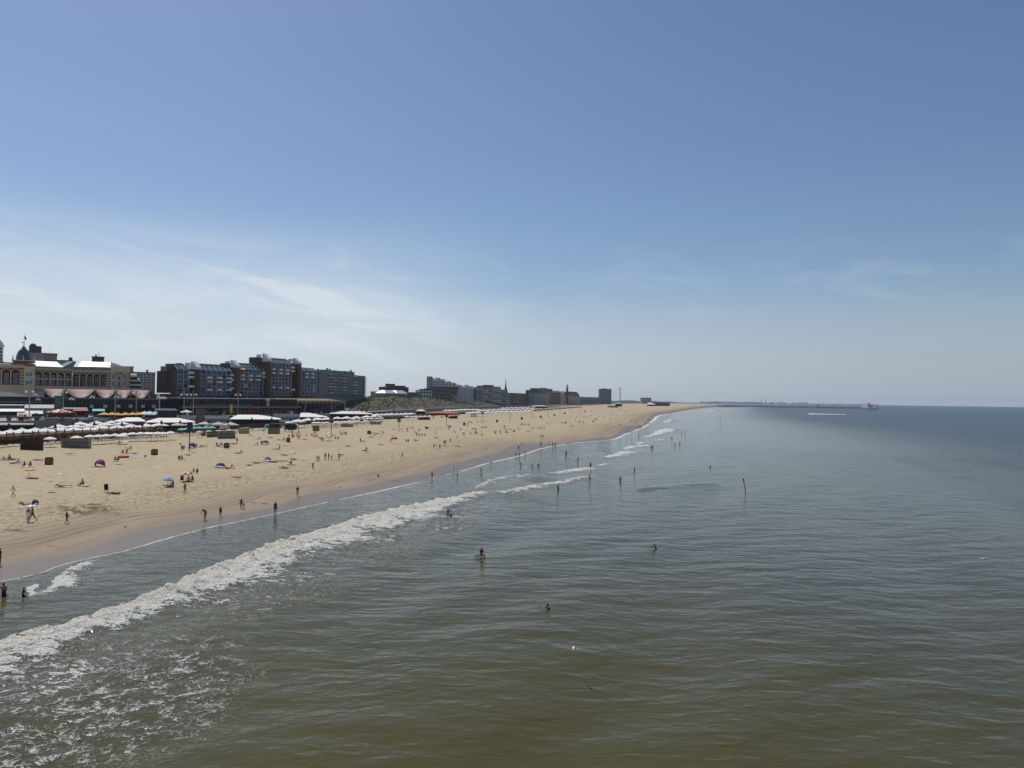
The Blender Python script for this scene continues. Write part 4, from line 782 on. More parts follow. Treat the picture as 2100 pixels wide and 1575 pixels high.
def build_grey_block():
    F = Fac('grey_apartment_block', 648.5, 570, 749, 690, PROM_Z); o = F.o; setk(o, 'grey apartment block with dark balcony strips and green penthouses on top', 'apartments')
    zt = F.Z(690, 766.5); z0 = F.Z(690, 810); X = lambda x: F.X(x, 790)
    MB().box(0.05, X(654), 0.6, 16, 0, zt-0.6).build('side_wall', [mat('blue_grey_panel', (0.09, 0.13, 0.16), 0.6)], o); MB().box(X(654), F.L, 0, 16, z0, zt).build('wall', [mat('dark_grey_render', (0.17, 0.165, 0.165), 0.85, var=0.15, scale=0.4)], o)
    MB().box(X(654), F.L+0.02, 0.5, 16, 0, z0).build('ground_floor', [mat('blue_grey_panel', (0.09, 0.13, 0.16), 0.6)], o); MB().box(X(652), F.L+0.3, -0.3, 16.3, zt, zt+0.5).build('roof', [midgrey], o)
    rows = 7; ch = (zt-z0)/rows
    for r in range(rows):
        for px, w_ in ((656.5, 3.2), (663.5, 3.2), (670.5, 2.6), (692, 1.8), (697.5, 2.2), (715.5, 2.2), (720, 2.2), (735, 2.2), (739, 2.2)): win(o, X(px), z0+ch*(r+0.3), w_, ch*0.42, gl_dark, -0.02, None)
        for px0, px1 in ((674.5, 683.5), (684.5, 690.5), (702, 712), (724, 733)):
            win(o, X(px0), z0+ch*r+0.1, X(px1)-X(px0), ch*0.86, gl_blue if (r+int(px0)) % 3 else gl_dark, -0.03, None, 'balcony_glazing'); MB().box(X(px0), X(px1), -1.3, -0.05, z0+ch*r, z0+ch*r+0.18).box(X(px0), X(px1), -1.3, -1.2, z0+ch*r+0.18, z0+ch*r+1.0).build('balcony', [darkgrey], o)
        MB().box(X(743.5), X(748.5), -1.5, 4, z0+ch*r, z0+ch*r+0.25).box(X(743.5), X(748.5), -1.5, -1.4, z0+ch*r+0.25, z0+ch*r+1.1).build('balcony', [offwhite], o)
    for x0, x1, y0, y1 in ((665, 684, 759, 766), (687, 706, 760.5, 767), (708.5, 727, 762, 768)): MB().box(F.P(x0, 765, 4)[0], F.P(x1, 765, 4)[0], 4, 12, zt+0.51, F.Z((x0+x1)/2, y0, 4)).build('penthouse', [greenroof], o)
    for x, y in ((672.5, 755), (678, 756.5), (721, 758.5)): MB().box(F.P(x, 760, 5)[0]-0.6, F.P(x, 760, 5)[0]+0.6, 5, 6.4, zt+1, F.Z(x, y, 5)).build('chimney', [midgrey], o)
    MB().lathe([(0.3, 0), (1.2, 0.5), (1.5, 1.3), (1.0, 2.2), (0.2, 2.5)], 10, (X(661), 4, zt+0.5)).build('satellite_dish', [lightgrey], o)
    for i in range(9): win(o, X(656+i*10), 2.0, 2.4, 3.0, gl_teal, 0.46, offwhite)
    MB().box(F.L+0.1, F.L+8, 4, 14, 0, F.Z(752, 799)).build('side_wing', [darkstone], o)
build_grey_block()
# ------------------------------------------------------------ seafront pavilions
def build_pavilion():
    F = Fac('roofed_pavilion', 86, 380, 327, 408, PROM_Z); o = F.o; setk(o, 'dark glass pavilion with a row of faded red curved roofs', 'pavilion')
    X = lambda x: F.X(x, 830); ze = F.Z(200, 816.5); zr = F.Z(200, 800); 
    MB().box(0, F.L, 2, 24, 0, ze-0.5).build('wall', [gl_dark], o)
    for i in range(34): MB().box(F.L*i/33-0.12, F.L*i/33+0.12, 1.75, 1.98, 0, ze-0.5).build('post', [darkgrey], o)
    MB().box(0, F.L, 0.5, 2.4, ze-0.5, ze+0.1).build('fascia', [midgrey], o)
    # sweeping roofs: eave low in the middle, horns rising at each end
    for x0, x1 in ((88, 134), (134, 194), (194, 236.5), (236.5, 269), (269, 307)):
        a, b = X(x0)+0.2, X(x1)-0.2; n = 14; vs = []; fs = []
        for k in range(n+1):
            u = k/n; c = (2*u-1); hz = (abs(c)**2.6); x = a+(b-a)*u
            vs += [(x, 0.2, ze+0.15+(zr-ze)*0.98*hz), (x, 4.2, ze+(zr-ze)*(0.45+0.55*hz)), (x, 9.5, zr+0.3), (x, 9.5, ze)]
        for k in range(n):
            q = k*4
            for j in range(3): fs.append((q+j, q+j+4, q+j+5, q+j+1))
        fs += [(0, 1, 2, 3), (n*4, n*4+1, n*4+2, n*4+3)]
        r = MB().add(vs, fs, 0, True).build('curved_roof', [pinkroof], o)
        tb = MB()
        for k in range(n): tb.tube(Vector(vs[k*4])+Vector((0, -0.05, 0)), Vector(vs[k*4+4])+Vector((0, -0.05, 0)), 0.22, 0.22, 6)
        tb.build('roof_edge', [greystone], r)
    a = X(307); MB().prism([(a, ze), (a, zr), (a+3, ze+2.2), (X(327), ze+0.6), (X(327), ze)], 0.4, 1.2).build('roof_edge', [darkgrey], o)
    for px in (188, 216, 243, 268, 293, 315): MB().box(X(px)-0.9, X(px)+0.9, -1.2, 0.2, F.Z(px, 836), F.Z(px, 830)).build('sign_box', [lightgrey], o)
    return F
build_pavilion()
def globes(x, y, Yd, lab):
    p = at(x, y, Yd); r = empty('globe_lamp_cluster', (p.x, Yd, PROM_Z)); h = p.z-PROM_Z
    MB().tube((0, 0, 0), (0, 0, h), 0.09, 0.06, 6).tube((-0.9, 0, h-0.55), (0.9, 0, h-0.55), 0.05, 0.05, 6).build('pole', [darkgrey], r)
    for dx, dz in ((-0.9, -0.25), (0, 0.3), (0.9, -0.25)): MB().lathe([(0.1, -0.42), (0.42, -0.2), (0.48, 0.08), (0.3, 0.38), (0.04, 0.46)], 8, (dx, 0, h+dz)).build('lamp_globe', [lampglass], r)
    setk(r, lab, 'street lamp', 'globe lamp clusters in front of the pavilion')
for i_, (x, y, Yd) in enumerate(((32, 813, 372), (43, 812.5, 374), (73, 810, 378), (78, 819, 370), (114, 813, 376), (147, 818, 372), (189, 814, 378), (239, 814, 378), (326, 815, 380), (332, 816, 382), (337, 816, 384))): globes(x, y, Yd, f'{ORD[i_]} cluster of white globe lamps from the left before the pavilion')
def build_kiosk():
    F = Fac('glass_kiosk', 112.5, 370, 127, None, PROM_Z); z = F.Z(120, 811.5); L_ = F.L
    MB().box(0, L_, 0, L_, 0, z).build('wall', [gl_teal], F.o)
    for x, y in ((0, 0), (L_, 0), (0, L_), (L_, L_), (L_/2, 0)): MB().box(x-0.12, x+0.12, y-0.12, y+0.12, 0, z+0.02).build('post', [darkgrey], F.o)
    zt = F.Z(120, 804); MB().add([(-0.2, -0.2, z+0.03), (L_+0.2, -0.2, z+0.03), (L_+0.2, L_+0.2, z+0.03), (-0.2, L_+0.2, z+0.03), (L_/2, L_/2, zt)], [(0,1,4),(1,2,4),(2,3,4),(3,0,4),(3,2,1,0)]).build('pyramid_roof', [mat('white_glass', (0.75, 0.78, 0.8), 0.2)], F.o); setk(F.o, 'small teal glass kiosk with a white pyramid roof', 'kiosk')
build_kiosk()
def build_hall():
    F = Fac('domed_hall', -30, 358, 88, None, PROM_Z); z = F.Z(30, 809.5); zt = F.Z(10, 804)
    MB().box(0, F.L, 1, 22, 0, z-0.6).build('wall', [gl_dark], F.o)
    n = 12; vs = []
    for k in range(n+1):
        u = k/n; x = F.L*0.72*u; vs.append((x, z-0.5+(zt-z+0.6)*math.sin(math.pi*min(1, 0.18+u*0.82))))
    MB().prism(vs+[(F.L*0.72, z-0.9), (0, z-0.9)], 0, 23).build('curved_roof', [offwhite], F.o); MB().box(F.L*0.72+0.05, F.L, 0.2, 22, z-1.2, z-0.5).build('flat_roof', [midgrey], F.o)
    MB().box(0, F.L, 0.6, 0.9, z*0.62, z*0.66).build('transom', [midgrey], F.o); setk(F.o, 'dark glass hall with a low pale curved roof at the left edge', 'hall')
build_hall()
# stalls and platforms in the middle ground
def stall(name, lab, xA, YA, xB, YB, ytop, h, dep, rm, wm, slope=0.6, legs=5, zb=PROM_Z, cat='stall', group=None):
    F = Fac(name, xA, YA, xB, YB, zb); z = F.Z((xA+xB)/2, ytop); z0 = max(z-h, 0.0)
    MB().prism([(0, z-slope-0.12), (0, z-slope), (dep, z), (dep, z-0.12)], 0, F.L, axis='x').build('roof', [rm], F.o)
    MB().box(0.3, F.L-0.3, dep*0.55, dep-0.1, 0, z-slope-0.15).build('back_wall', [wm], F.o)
    for i in range(legs): MB().box(F.L*i/(legs-1)-0.1, F.L*i/(legs-1)+0.1, 0.2, 0.4, 0, z-slope-0.14).build('post', [darkgrey], F.o)
    MB().box(0.3, F.L-0.3, 0.5, 0.9, 0, min(1.0, (z-slope)*0.4)).build('counter', [lightgrey], F.o); setk(F.o, lab, cat, group); return F
stall('market_stall', 'white sloping stall roof at the far left behind the flat grey canopy', -20, 318, 52, None, 839, 3, 9, white, gl_dark, 1.0)
stall('market_stall', 'pale blue-white awning stall right of the tall lamp mast', 52, 322, 90, None, 843, 3, 8, mat('pale_awning', (0.62, 0.66, 0.66), 0.8), gl_dark, 1.2)
stall('market_stall', 'low beige canopy stall in front of the pale awning', 36, 300, 66, None, 847, 3, 6, beigecanvas, gl_dark, 1.4)
stall('railing_deck', 'grey raised deck with white screens before the glass hall', -10, 345, 50, None, 830, 2.0, 5, offwhite, midgrey, 0.2, 8)
stall('railing_deck', 'pale stairs and ramp walls left of the kiosk', 51, 348, 112, None, 830, 2.4, 5, lightgrey, lightgrey, 1.6, 8)
stall('railing_deck', 'grey ramp wall between the carousel and the pavilion', 128, 350, 180, None, 836, 2.0, 5, midgrey, greystone, 0.6, 8)
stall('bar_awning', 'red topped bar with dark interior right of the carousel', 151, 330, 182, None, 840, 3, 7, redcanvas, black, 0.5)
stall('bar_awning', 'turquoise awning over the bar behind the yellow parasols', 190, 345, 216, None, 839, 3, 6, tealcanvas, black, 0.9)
stall('kiosk_counter', 'small red fronted kiosk with a turquoise awning below the lamp mast', 296, 322, 321, None, 846.5, 3, 6, tealcanvas, redf, 0.9, 3)
stall('blue_canopy', 'blue chairs and canopy at the foot of the terrace stairs', 318, 350, 362, None, 838, 2, 5, navy, gl_dark, 0.8, 6)
stall('dark_bar', 'dark flat-roofed bar with glass doors beside the white parasol', 322, 322, 366, None, 841, 4, 8, darkgrey, gl_dark, 0.1, 6)
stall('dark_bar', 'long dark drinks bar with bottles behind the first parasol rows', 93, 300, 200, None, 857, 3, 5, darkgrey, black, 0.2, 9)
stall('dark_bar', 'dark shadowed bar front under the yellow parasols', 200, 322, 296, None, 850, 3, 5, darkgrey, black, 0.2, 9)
def build_carousel():
    c = at(122, 860, 322); r = empty('carousel', (c.x, 322, PROM_Z)); R_ = (at(150.5, 850, 322).x-at(93, 850, 322).x)/2; zt = at(122, 838, 322).z-PROM_Z; ze = at(122, 846, 322).z-PROM_Z; n = 24
    MB().lathe([(R_, 0), (R_, 0.5)], n, smooth=False).build('platform', [wood], r); MB().lathe([(R_*0.92, 0.51), (R_*0.92, ze-0.9)], n, smooth=False).build('drum', [mat('dark_carousel_panel', (0.05, 0.02, 0.018), 0.6)], r)
    vs = [(0, 0, zt)]; 
    for k in range(n): a = 2*math.pi*k/n; vs.append((R_*0.86*math.cos(a), R_*0.86*math.sin(a), ze+0.1))
    b = MB()
    for k in range(n): b.add([vs[0], vs[1+k], vs[1+(k+1) % n]], [(0, 1, 2)], k//2 % 2)
    b.build('striped_roof', [mat('faded_red_canvas', (0.72, 0.22, 0.16), 0.8), mat('pale_pink_canvas', (0.82, 0.58, 0.46), 0.8)], r)
    MB().lathe([(R_, ze-0.9), (R_*1.02, ze-0.4), (R_*0.98, ze+0.15), (R_*0.85, ze+0.16)], n, smooth=False).build('cornice', [wood], r)
    for k in range(n//2): a = 2*math.pi*k*2/n; MB().lathe([(0.3, 0), (0.35, 0.3), (0.05, 0.7)], 6, (R_*0.97*math.cos(a), R_*0.97*math.sin(a), ze+0.16)).build('crest', [wood if k % 2 else goldbin], r)
    for k in range(6): a = -math.pi/2+(k-2.5)*0.42; MB().box(-0.9, 0.9, -0.06, 0.06, 1.0, ze-1.6).build('red_panel', [redf], r, (R_*0.95*math.cos(a), R_*0.95*math.sin(a), 0), a+math.pi/2)
    MB().lathe([(0.5, -0.4), (0.4, 0.3), (0.3, 0.9), (0.05, 1.3)], 8, (0, 0, zt)).build('finial', [wood], r); setk(r, 'round carousel with a striped red and pink tent roof', 'carousel')
build_carousel()
# ------------------------------------------------------------ shopping gallery and zigzag canopy under the apartments
def build_shops():
    F = Fac('shopping_gallery', 388, 395, 612, 452, PROM_Z); o = F.o; setk(o, 'long two-storey glass shopping gallery below the brown apartments', 'shops')
    zt = F.Z(500, 817.5); zm0 = F.Z(500, 836.5); zm1 = F.Z(500, 833); MB().box(0, F.L, 1.5, 30, zm1, zt-0.3).build('upper_wall', [gl_dark], o); MB().box(-0.2, F.L+0.2, 0.8, 30, zt-0.3, zt).build('roof', [greystone], o)
    MB().box(-2, F.L+0.5, -2.6, 3, zm0, zm1-0.02).build('canopy', [brownstone], o); MB().box(0, F.L, 3.05, 30, 0, zm1-0.04).build('ground_floor', [gl_dark], o)
    n = 26
    for i in range(n+1): MB().box(F.L*i/n-0.25, F.L*i/n+0.25, 2.6, 3.04, 0, zm0).build('pier', [brownstone if i % 3 else redf if i in (15,) else brownstone], o)
    for i in range(n//2+1): MB().box(F.L*2*i/n-0.12, F.L*2*i/n+0.12, 1.3, 1.49, zm1, zt-0.31).build('mullion', [brownstone], o)
    cols = [brownstone, goldbin, darkgrey, redf, gl_teal, navy, brickred]
    for i in range(n): win(o, F.L*i/n+0.35, 0.2, F.L/n-0.7, zm0*0.62, cols[(i*5+i//3) % 7] if i % 2 else gl_teal, 3.0, None, 'shop_window')
    MB().box(0.3, F.L*0.55, 0.4, 0.5, zm1, zm1+1.0).build('balustrade', [gl_teal], o)
    # statue-like white figure sign on the roof edge
    p = F.X(547); MB().lathe([(0.7, 0), (1.0, 1.0), (0.5, 1.9), (0.35, 2.2), (0.9, 3.0), (0.8, 3.9), (0.1, 4.4)], 8, (p, -1.5, zm1)).box(p-1.8, p-0.6, -1.6, -1.4, zm1+3.4, zm1+3.7).box(p+0.6, p+1.7, -1.6, -1.4, zm1+3.6, zm1+3.9).build('figure_sign', [lightgrey], o)
    MB().box(F.X(467), F.X(471.5), -2.9, -2.2, 0, F.Z(469, 829)).build('banner', [yellowcanvas], o)
build_shops()
def build_zigzag():
    F = Fac('zigzag_canopy', 600, 455, 707, 520, PROM_Z); o = F.o; setk(o, 'dark pavilion with a zigzag tan roof edge below the grey block', 'pavilion')
    zt = F.Z(650, 818); ze = F.Z(650, 824.5); n = 13; w_ = F.L/n
    for i in range(n): MB().prism([(w_*i, ze-1.2), (w_*(i+0.5), ze+0.5), (w_*(i+1), ze-1.2), (w_*(i+1), zt*0.5+ze*0.5), (w_*i, zt*0.5+ze*0.5)], -1.0, -0.1).build('roof_tooth', [boards], o)
    MB().prism([(0, ze+0.3), (0, ze+0.8), (14, zt), (30, zt), (30, ze+0.3)], 0, F.L, axis='x').build('grass_roof', [mat('dry_grass_roof', (0.24, 0.19, 0.08), 0.95, var=0.3, scale=1.0)], o)
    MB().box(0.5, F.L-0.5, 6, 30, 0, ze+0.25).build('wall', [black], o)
    for i in range(8): MB().tube((F.L*i/8+1, 0, ze-0.4), (F.L*(i+0.6)/8+1, 4, 0), 0.25, 0.25, 6).build('strut', [navy if i % 2 else darkgrey], o)
    for px in (623, 677, 704): MB().box(F.X(px)-0.2, F.X(px)+0.2, -1.5, -1.1, 0, ze).build('post', [lightgrey], o)
    MB().box(F.X(640), F.X(690), 1, 4, 2.0, 3.4).build('sign_board', [navy], o)
build_zigzag()
# ------------------------------------------------------------ dune ridge with houses
def dune_h(X, Y):
    # ridge runs behind the promenade, from the grey block to the far town
    e = np.array([gp(x, y, PROM_Z) for x, y in PROM_PX]); d, t, _ = polydist(e, X, Y)
    k = sstep(Y, 590, 670)*(1-0.36*sstep(Y, 840, 1060)-0.2*sstep(Y, 1250, 1700))
    h = sstep(d, 6, 34)*(6.5+7.5*fbm(X/38, Y/50, 3, 70))*k
    return PROM_Z-0.6+h+sstep(d, 10, 40)*0.8*fbm(X/9, Y/9, 3, 71)*k
def build_dune():
    X, Y = np.meshgrid(np.linspace(-330, 330, 150), np.linspace(585, 2050, 190)); e = np.array([gp(x, y, PROM_Z) for x, y in PROM_PX]); ex = np.interp(Y, e[:, 1], e[:, 0])
    X = ex-np.linspace(6, 330, 150)[None, :]; Z = dune_h(X, Y)
    g = NT('dune_grass'); n = g.noise(0.08, 5, 0.65); n2 = g.noise(0.6, 4, 0.6)
    c = g.mix(g.ss(n, 0.42, 0.58), (0.028, 0.036, 0.016), (0.105, 0.092, 0.040)); c = g.mix(g.ss(n2, 0.55, 0.68, 0, 0.7), c, (0.25, 0.20, 0.13)); g.L.new(c, g.b.inputs['Base Color']); g.b.inputs['Roughness'].default_value = 0.95; g.L.new(g.bump(n2, 0.8), g.b.inputs['Normal'])
    o = sheet('dune', X[:, ::-1], Y, Z[:, ::-1], {}, g.m); setk(o, 'grassy dune slope behind the promenade', kind='structure')
    # marram tufts
    vs = []; fs = []; N_ = 5200
    ux = rng.uniform(14, 120, N_); uy = 600+900*rng.random(N_)**1.3; tx = np.interp(uy, e[:, 1], e[:, 0])-ux; tz = dune_h(tx, uy)
    for i in range(N_):
        h = rng.uniform(0.5, 1.5)*(1+0.5*(rng.random() > 0.93)*2); a0 = rng.uniform(0, 6.28); r_ = rng.uniform(0.5, 1.4)
        for k in range(3):
            a = a0+k*2.1; o_ = len(vs); cx, cy = tx[i]+0.3*math.cos(a), uy[i]+0.3*math.sin(a)
            vs += [(cx-r_*0.4*math.sin(a), cy+r_*0.4*math.cos(a), tz[i]-0.1), (cx+r_*0.4*math.sin(a), cy-r_*0.4*math.cos(a), tz[i]-0.1), (cx+r_*math.cos(a), cy+r_*math.sin(a), tz[i]+h)]; fs.append((o_, o_+1, o_+2))
    me = bpy.data.meshes.new('dune_grass_tufts'); me.from_pydata(vs, [], fs); me.materials.append(mat('marram_grass', (0.085, 0.095, 0.03), 0.9, var=0.5, scale=0.2)); setk(mesh_obj('dune_grass_tufts', me), 'marram grass tufts covering the dune', kind='stuff')
build_dune()
def dz(x, y): return float(dune_h(np.array([x]), np.array([y]))[0])
# ------------------------------------------------------------ houses along the dune and far town
def hip_house():
    F = Fac('dune_restaurant', 791, 760, 838, 790, 8); z = F.Z(815, 808.5); zt = F.Z(815, 800.5); o = F.o; L_ = F.L
    MB().box(1, L_-1, 1, 15, 0, z).build('wall', [greystone], o); MB().box(0, L_, 0, 16, z, z+0.9).build('eave', [tan], o)
    for a, b in ((0.3, L_*0.5), (L_*0.5+0.2, L_-0.3)): MB().add([(a, 0.3, z+0.91), (b, 0.3, z+0.91), (b, 15.7, z+0.91), (a, 15.7, z+0.91), (a+3.5, 5, zt), (b-3.5, 5, zt), (b-3.5, 11, zt), (a+3.5, 11, zt)], [(0,1,5,4),(1,2,6,5),(2,3,7,6),(3,0,4,7),(4,5,6,7),(3,2,1,0)]).build('hipped_roof', [zinc], o)
    win_grid(o, 1.5, L_-1.5, z*0.55, z-0.4, 8, 1, gl_dark, 0.6, 0.8, 0.96, white); setk(o, 'low restaurant with two pale hipped roofs on the dune', 'restaurant')
hip_house()
slab('villa_block', 'dark stepped villa with roof box behind the pale hipped restaurant', 791, 800, 838, 820, 793.5, 812, 14, darkstone, (6, 3), gl_dark, None, zb=8, extra=lambda F, zt: (roofbox(F, F.X(800), F.X(812), 2, 10, zt+0.01, F.Z(806, 787), darkstone), roofbox(F, F.X(818), F.X(834), 2, 10, zt+0.01, F.Z(826, 791), darkgrey)))
slab('villa_block', 'low dark house left of the restaurant on the dune', 772, 790, 792, 800, 803, 812, 10, greystone, (4, 1), gl_dark, None, zb=8); slab('villa_block', 'low dark annex right of the restaurant on the dune', 838, 870, 862, 890, 804.5, 813, 10, darkstone, (5, 1), gl_blue, None, zb=8)
slab('villa_block', 'two-storey white villa left of the brown flats', 861, 930, 886, 940, 800, 817, 12, whitestone, (4, 2), gl_dark, None, zb=8, extra=lambda F, zt: roofbox(F, F.L*.2, F.L*.9, 1, 9, zt+0.01, zt+1.4, darkgrey, 'mansard'))
def white_step():
    F = Fac('white_stepped_flats', 882, 1010, 970, 1065, 7); o = F.o; setk(o, 'tall white apartment building stepping down towards the sea', 'apartments')
    st = [(882, 886.5, 772), (886.5, 898, 778), (898, 911, 777.5), (911, 920, 783.5), (920, 933, 784.5), (933, 944, 789), (944, 957, 793.5), (957, 969.5, 792)]
    for i, (a, b, y) in enumerate(st):
        x0, x1 = F.X(a), F.X(b); z = F.Z((a+b)/2, y); w_ = MB().box(x0+0.02, x1-0.02, -0.6*(i % 3), 8, 0, z).build('wall', [whitestone if i else greystone], o); 
        if i: roofbox(F, x0+1.5, x0+(x1-x0)*0.55, 3, 8, z+0.01, z+2.0, whitestone if i % 2 else lightgrey)
        rows = int((z-4)/3.0); nc = 2
        if i:
            for r in range(rows):
                for c in range(nc): win(w_, x0+(x1-x0)*(0.12+c*0.5), 4+r*3.0, (x1-x0)*0.26, 1.4, gl_dark if (r+c+i) % 3 else gl_blue, -0.6*(i % 3)-0.02, None)
white_step()
def brown_flats():
    F = Fac('brown_flats', 886, 960, 939, 1005, 7); o = F.o; z1 = F.Z(900, 797); zb_ = F.Z(925, 794); X = lambda x: F.X(x)
    MB().box(0, X(926), 0, 14, 0, z1).build('wall', [brownstone], o); MB().box(X(897), X(939), -1.5, 14.5, zb_-2.6, zb_).build('upper_wall', [darkstone], o); MB().box(X(926)+0.05, F.L, 0, 14, 0, zb_-2.65).build('wall', [darkstone], o)
    for r in range(4):
        MB().box(X(927), F.L+0.4, -1.6, -0.05, 2.5+r*3.1, 2.8+r*3.1).box(X(927), F.L+0.4, -1.6, -1.5, 2.8+r*3.1, 3.7+r*3.1).build('balcony', [lightgrey], o)
        for c in range(3): win(o, X(928+c*3.7), 3.0+r*3.1, 2.0, 2.0, offwhite if (r+c) % 2 else gl_dark, -0.03, None)
    win_grid(o, X(888), X(924), 2, z1-1, 6, 4, gl_dark, 0.4, 0.45, -0.02); setk(o, 'squat brown flats with a white balconied corner before the white building', 'apartments')
brown_flats()
slab('town_flats', 'small pale flats between the white building and the dark cluster', 969, 1160, 985, 1170, 806, 826, 12, greystone, (3, 4), gl_dark, None, zb=6)
def cluster():
    F = Fac('balcony_flats', 985, 1180, 1041, 1300, 6); o = F.o; setk(o, 'jumbled dark flats with many white balconies left of the church spire', 'apartments')
    for i, (a, b, y, m) in enumerate(((975, 988, 802, darkstone), (988, 1000, 794, greystone), (1000, 1008, 792.5, darkstone), (1008, 1026, 793, greystone), (1026, 1036, 799, darkstone), (1036, 1043, 806, brownstone))):
        x0, x1 = F.X(a), F.X(b); z = F.Z((a+b)/2, y); w_ = MB().box(x0+0.03, x1-0.03, -0.8*(i % 2), 15, 0, z).build('wall', [m], o); roofbox(F, x0+1, x0+(x1-x0)*0.45, 3, 9, z+0.01, z+2.4, darkstone, 'roof_box')
        for r in range(int(z/3.2)):
            MB().box(x0+0.3, x1-0.5, -2.0, -0.85, 1+r*3.2, 1.9+r*3.2).build('balcony', [offwhite if (r+i) % 3 else midgrey], w_); win(w_, x0+0.6, 2.0+r*3.2, (x1-x0)*0.6, 1.5, gl_dark, -0.83, None)
cluster()
def spire():
    p = at(1037, 806, 1500); b = at(1037, 777, 1500); r = empty('church_spire', (p.x, 1500, 5)); h = p.z-5
    MB().box(-4, 4, -4, 4, 0, h+3).build('tower', [brickbrown], r); MB().lathe([(4.2, h+3), (2.4, h+8), (1.1, h+18), (0.15, b.z-5)], 8, smooth=False).build('steeple', [darkgrey], r); MB().tube((0, 0, b.z-5.2), (0, 0, b.z-2), 0.2, 0.1, 6).build('cross', [darkgrey], r); MB().box(-9, 9, 2, 22, 0, h-4).prism([(-9, h-4), (9, h-4), (0, h+4)], 4.2, 22).build('nave', [brickbrown], r); setk(r, 'thin dark church spire above the far roofs', 'church')
spire()
slab('terrace_row', 'long brown terrace with a red tiled roof right of the spire', 1041, 1330, 1091, 1520, 806.5, None, 14, brownstone, (14, 4), gl_dark, None, zb=6, roof=terracotta, fw=0.5, fh=0.5)
slab('town_block', 'blue-grey corner block right of the red tiled terrace', 1091, 1530, 1104, 1570, 800, None, 14, mat('blue_grey_panel', (0.09, 0.13, 0.16), 0.6), (4, 6), gl_blue, None, zb=6)
slab('town_block', 'broad dark flat-roofed block in the far town', 1102, 1500, 1133, 1600, 797, None, 16, darkstone, (8, 7), gl_dark, None, zb=6, roof=darkgrey, extra=lambda F, zt: roofbox(F, F.L*.4, F.L*.7, 2, 8, zt+0.01, zt+1.5, midgrey))
slab('town_block', 'grey balconied block in front of the dark flat-roofed block', 1096, 1430, 1126, 1520, 806, None, 12, greystone, (9, 5), gl_dark, offwhite, zb=6, fw=0.5)
slab('town_block', 'gabled brown houses left of the lighthouse', 1130, 1600, 1150, 1640, 805, None, 12, brownstone, (6, 4), gl_dark, None, zb=6, extra=lambda F, zt: [MB().prism([(F.L*k/4, zt+0.01), (F.L*(k+0.9)/4, zt+0.01), (F.L*(k+0.45)/4, zt+4)], 0, 10).build('gable', [terracotta if k % 2 else darkstone], F.o) for k in range(4)])
def lighthouse():
    p = at(1163, 815, 1750); t = at(1163, 788, 1750); r = empty('lighthouse', (p.x, 1750, 6)); h = t.z-6; 
    MB().lathe([(3.4, 0), (2.9, h*0.4), (2.4, h*0.78), (3.0, h*0.79), (3.0, h*0.82), (1.9, h*0.82)], 12, smooth=False).build('tower', [mat('dark_red_iron', (0.07, 0.022, 0.02), 0.6)], r); MB().lathe([(1.8, h*0.82), (1.8, h*0.92)], 10, smooth=False).build('lantern', [lightgrey], r); MB().lathe([(2.1, h*0.92), (1.2, h*0.97), (0.2, h)], 10).build('lantern_roof', [darkgrey], r); MB().lathe([(3.05, h*0.83), (3.05, h*0.86)], 12, smooth=False).build('gallery_rail', [lightgrey], r); setk(r, 'dark red lighthouse tower in the far town', 'lighthouse')
lighthouse()
def dome_block():
    F = Fac('rounded_roof_block', 1156, 1780, 1189, 1900, 6); z = F.Z(1170, 812); zt = F.Z(1170, 803); L_ = F.L; prof = [(0, z), (L_*0.04, z+(zt-z)*0.5), (L_*0.16, zt), (L_*0.8, zt), (L_*0.93, z+(zt-z)*0.55), (L_, z)]
    MB().box(0, L_, 0, 16, 0, z).build('wall', [greystone], F.o); MB().prism(prof, 0.2, 15.8).build('rounded_roof', [darkstone], F.o); win_grid(F.o, 1, L_-1, 3, z-1, 9, 4, gl_dark, 0.5, 0.5, -0.02); setk(F.o, 'grey block with a rounded dark roof right of the lighthouse', 'building')
dome_block()
slab('harbour_sheds', 'long low dark roofs between the rounded block and the tower', 1188, 2000, 1232, 2200, 814.5, None, 30, darkstone, (12, 2), gl_dark, None, zb=4)
slab('tower_block', 'tall grey-blue tower block far down the coast', 1229.5, 2350, 1254, 2350, 797.5, None, 30, mat('blue_grey_tower', (0.11, 0.13, 0.155), 0.7), (10, 14), gl_blue, None, zb=4, roof=midgrey, fw=0.7, fh=0.5, extra=lambda F, zt: roofbox(F, F.L*.3, F.L*.6, 4, 14, zt+0.01, zt+1.8, midgrey))
slab('far_hotel', 'low hazy block on the far dunes', 1315, 3400, 1336, 3400, 815.5, None, 30, greystone, (8, 3), gl_dark, None, zb=4)
slab('far_shed', 'long dark beach pavilion by the far waterline', 1345, 2150, 1374, 2200, 825.5, None, 15, darkstone, (8, 1), gl_dark, None, zb=2)
def crane(name, lab, px, yt, yb, Yd, jib, back, side):
    p = at(px, yt, Yd); r = empty(name, (p.x, Yd, 4)); h = p.z-4; b = MB()
    for sx in (-1, 1):
        for sy in (-1, 1): b.box(sx*1.1-0.35, sx*1.1+0.35, sy*1.1-0.35, sy*1.1+0.35, 0, h)
    for k in range(int(h/4)): b.tube((-1.1, -1.1, k*4), (1.1, -1.1, k*4+4), 0.22, n=4)
    b.build('mast', [yellowcanvas if False else midgrey], r); j = MB().box(-back, jib, -0.5, 0.5, h-0.3, h+0.3); j.tube((0, 0, h+5), (jib*.7, 0, h+0.3), 0.25, n=4).tube((0, 0, h+5), (-back, 0, h+0.3), 0.25, n=4); j.build('jib', [midgrey], r, None, side); MB().box(-0.5, 0.5, -0.5, 0.5, h, h+6).build('tower_head', [midgrey], r); MB().box(-back, -back+3, -1, 1, h-2, h-0.3).build('counterweight', [darkgrey], r, None, side); setk(r, lab, 'crane')
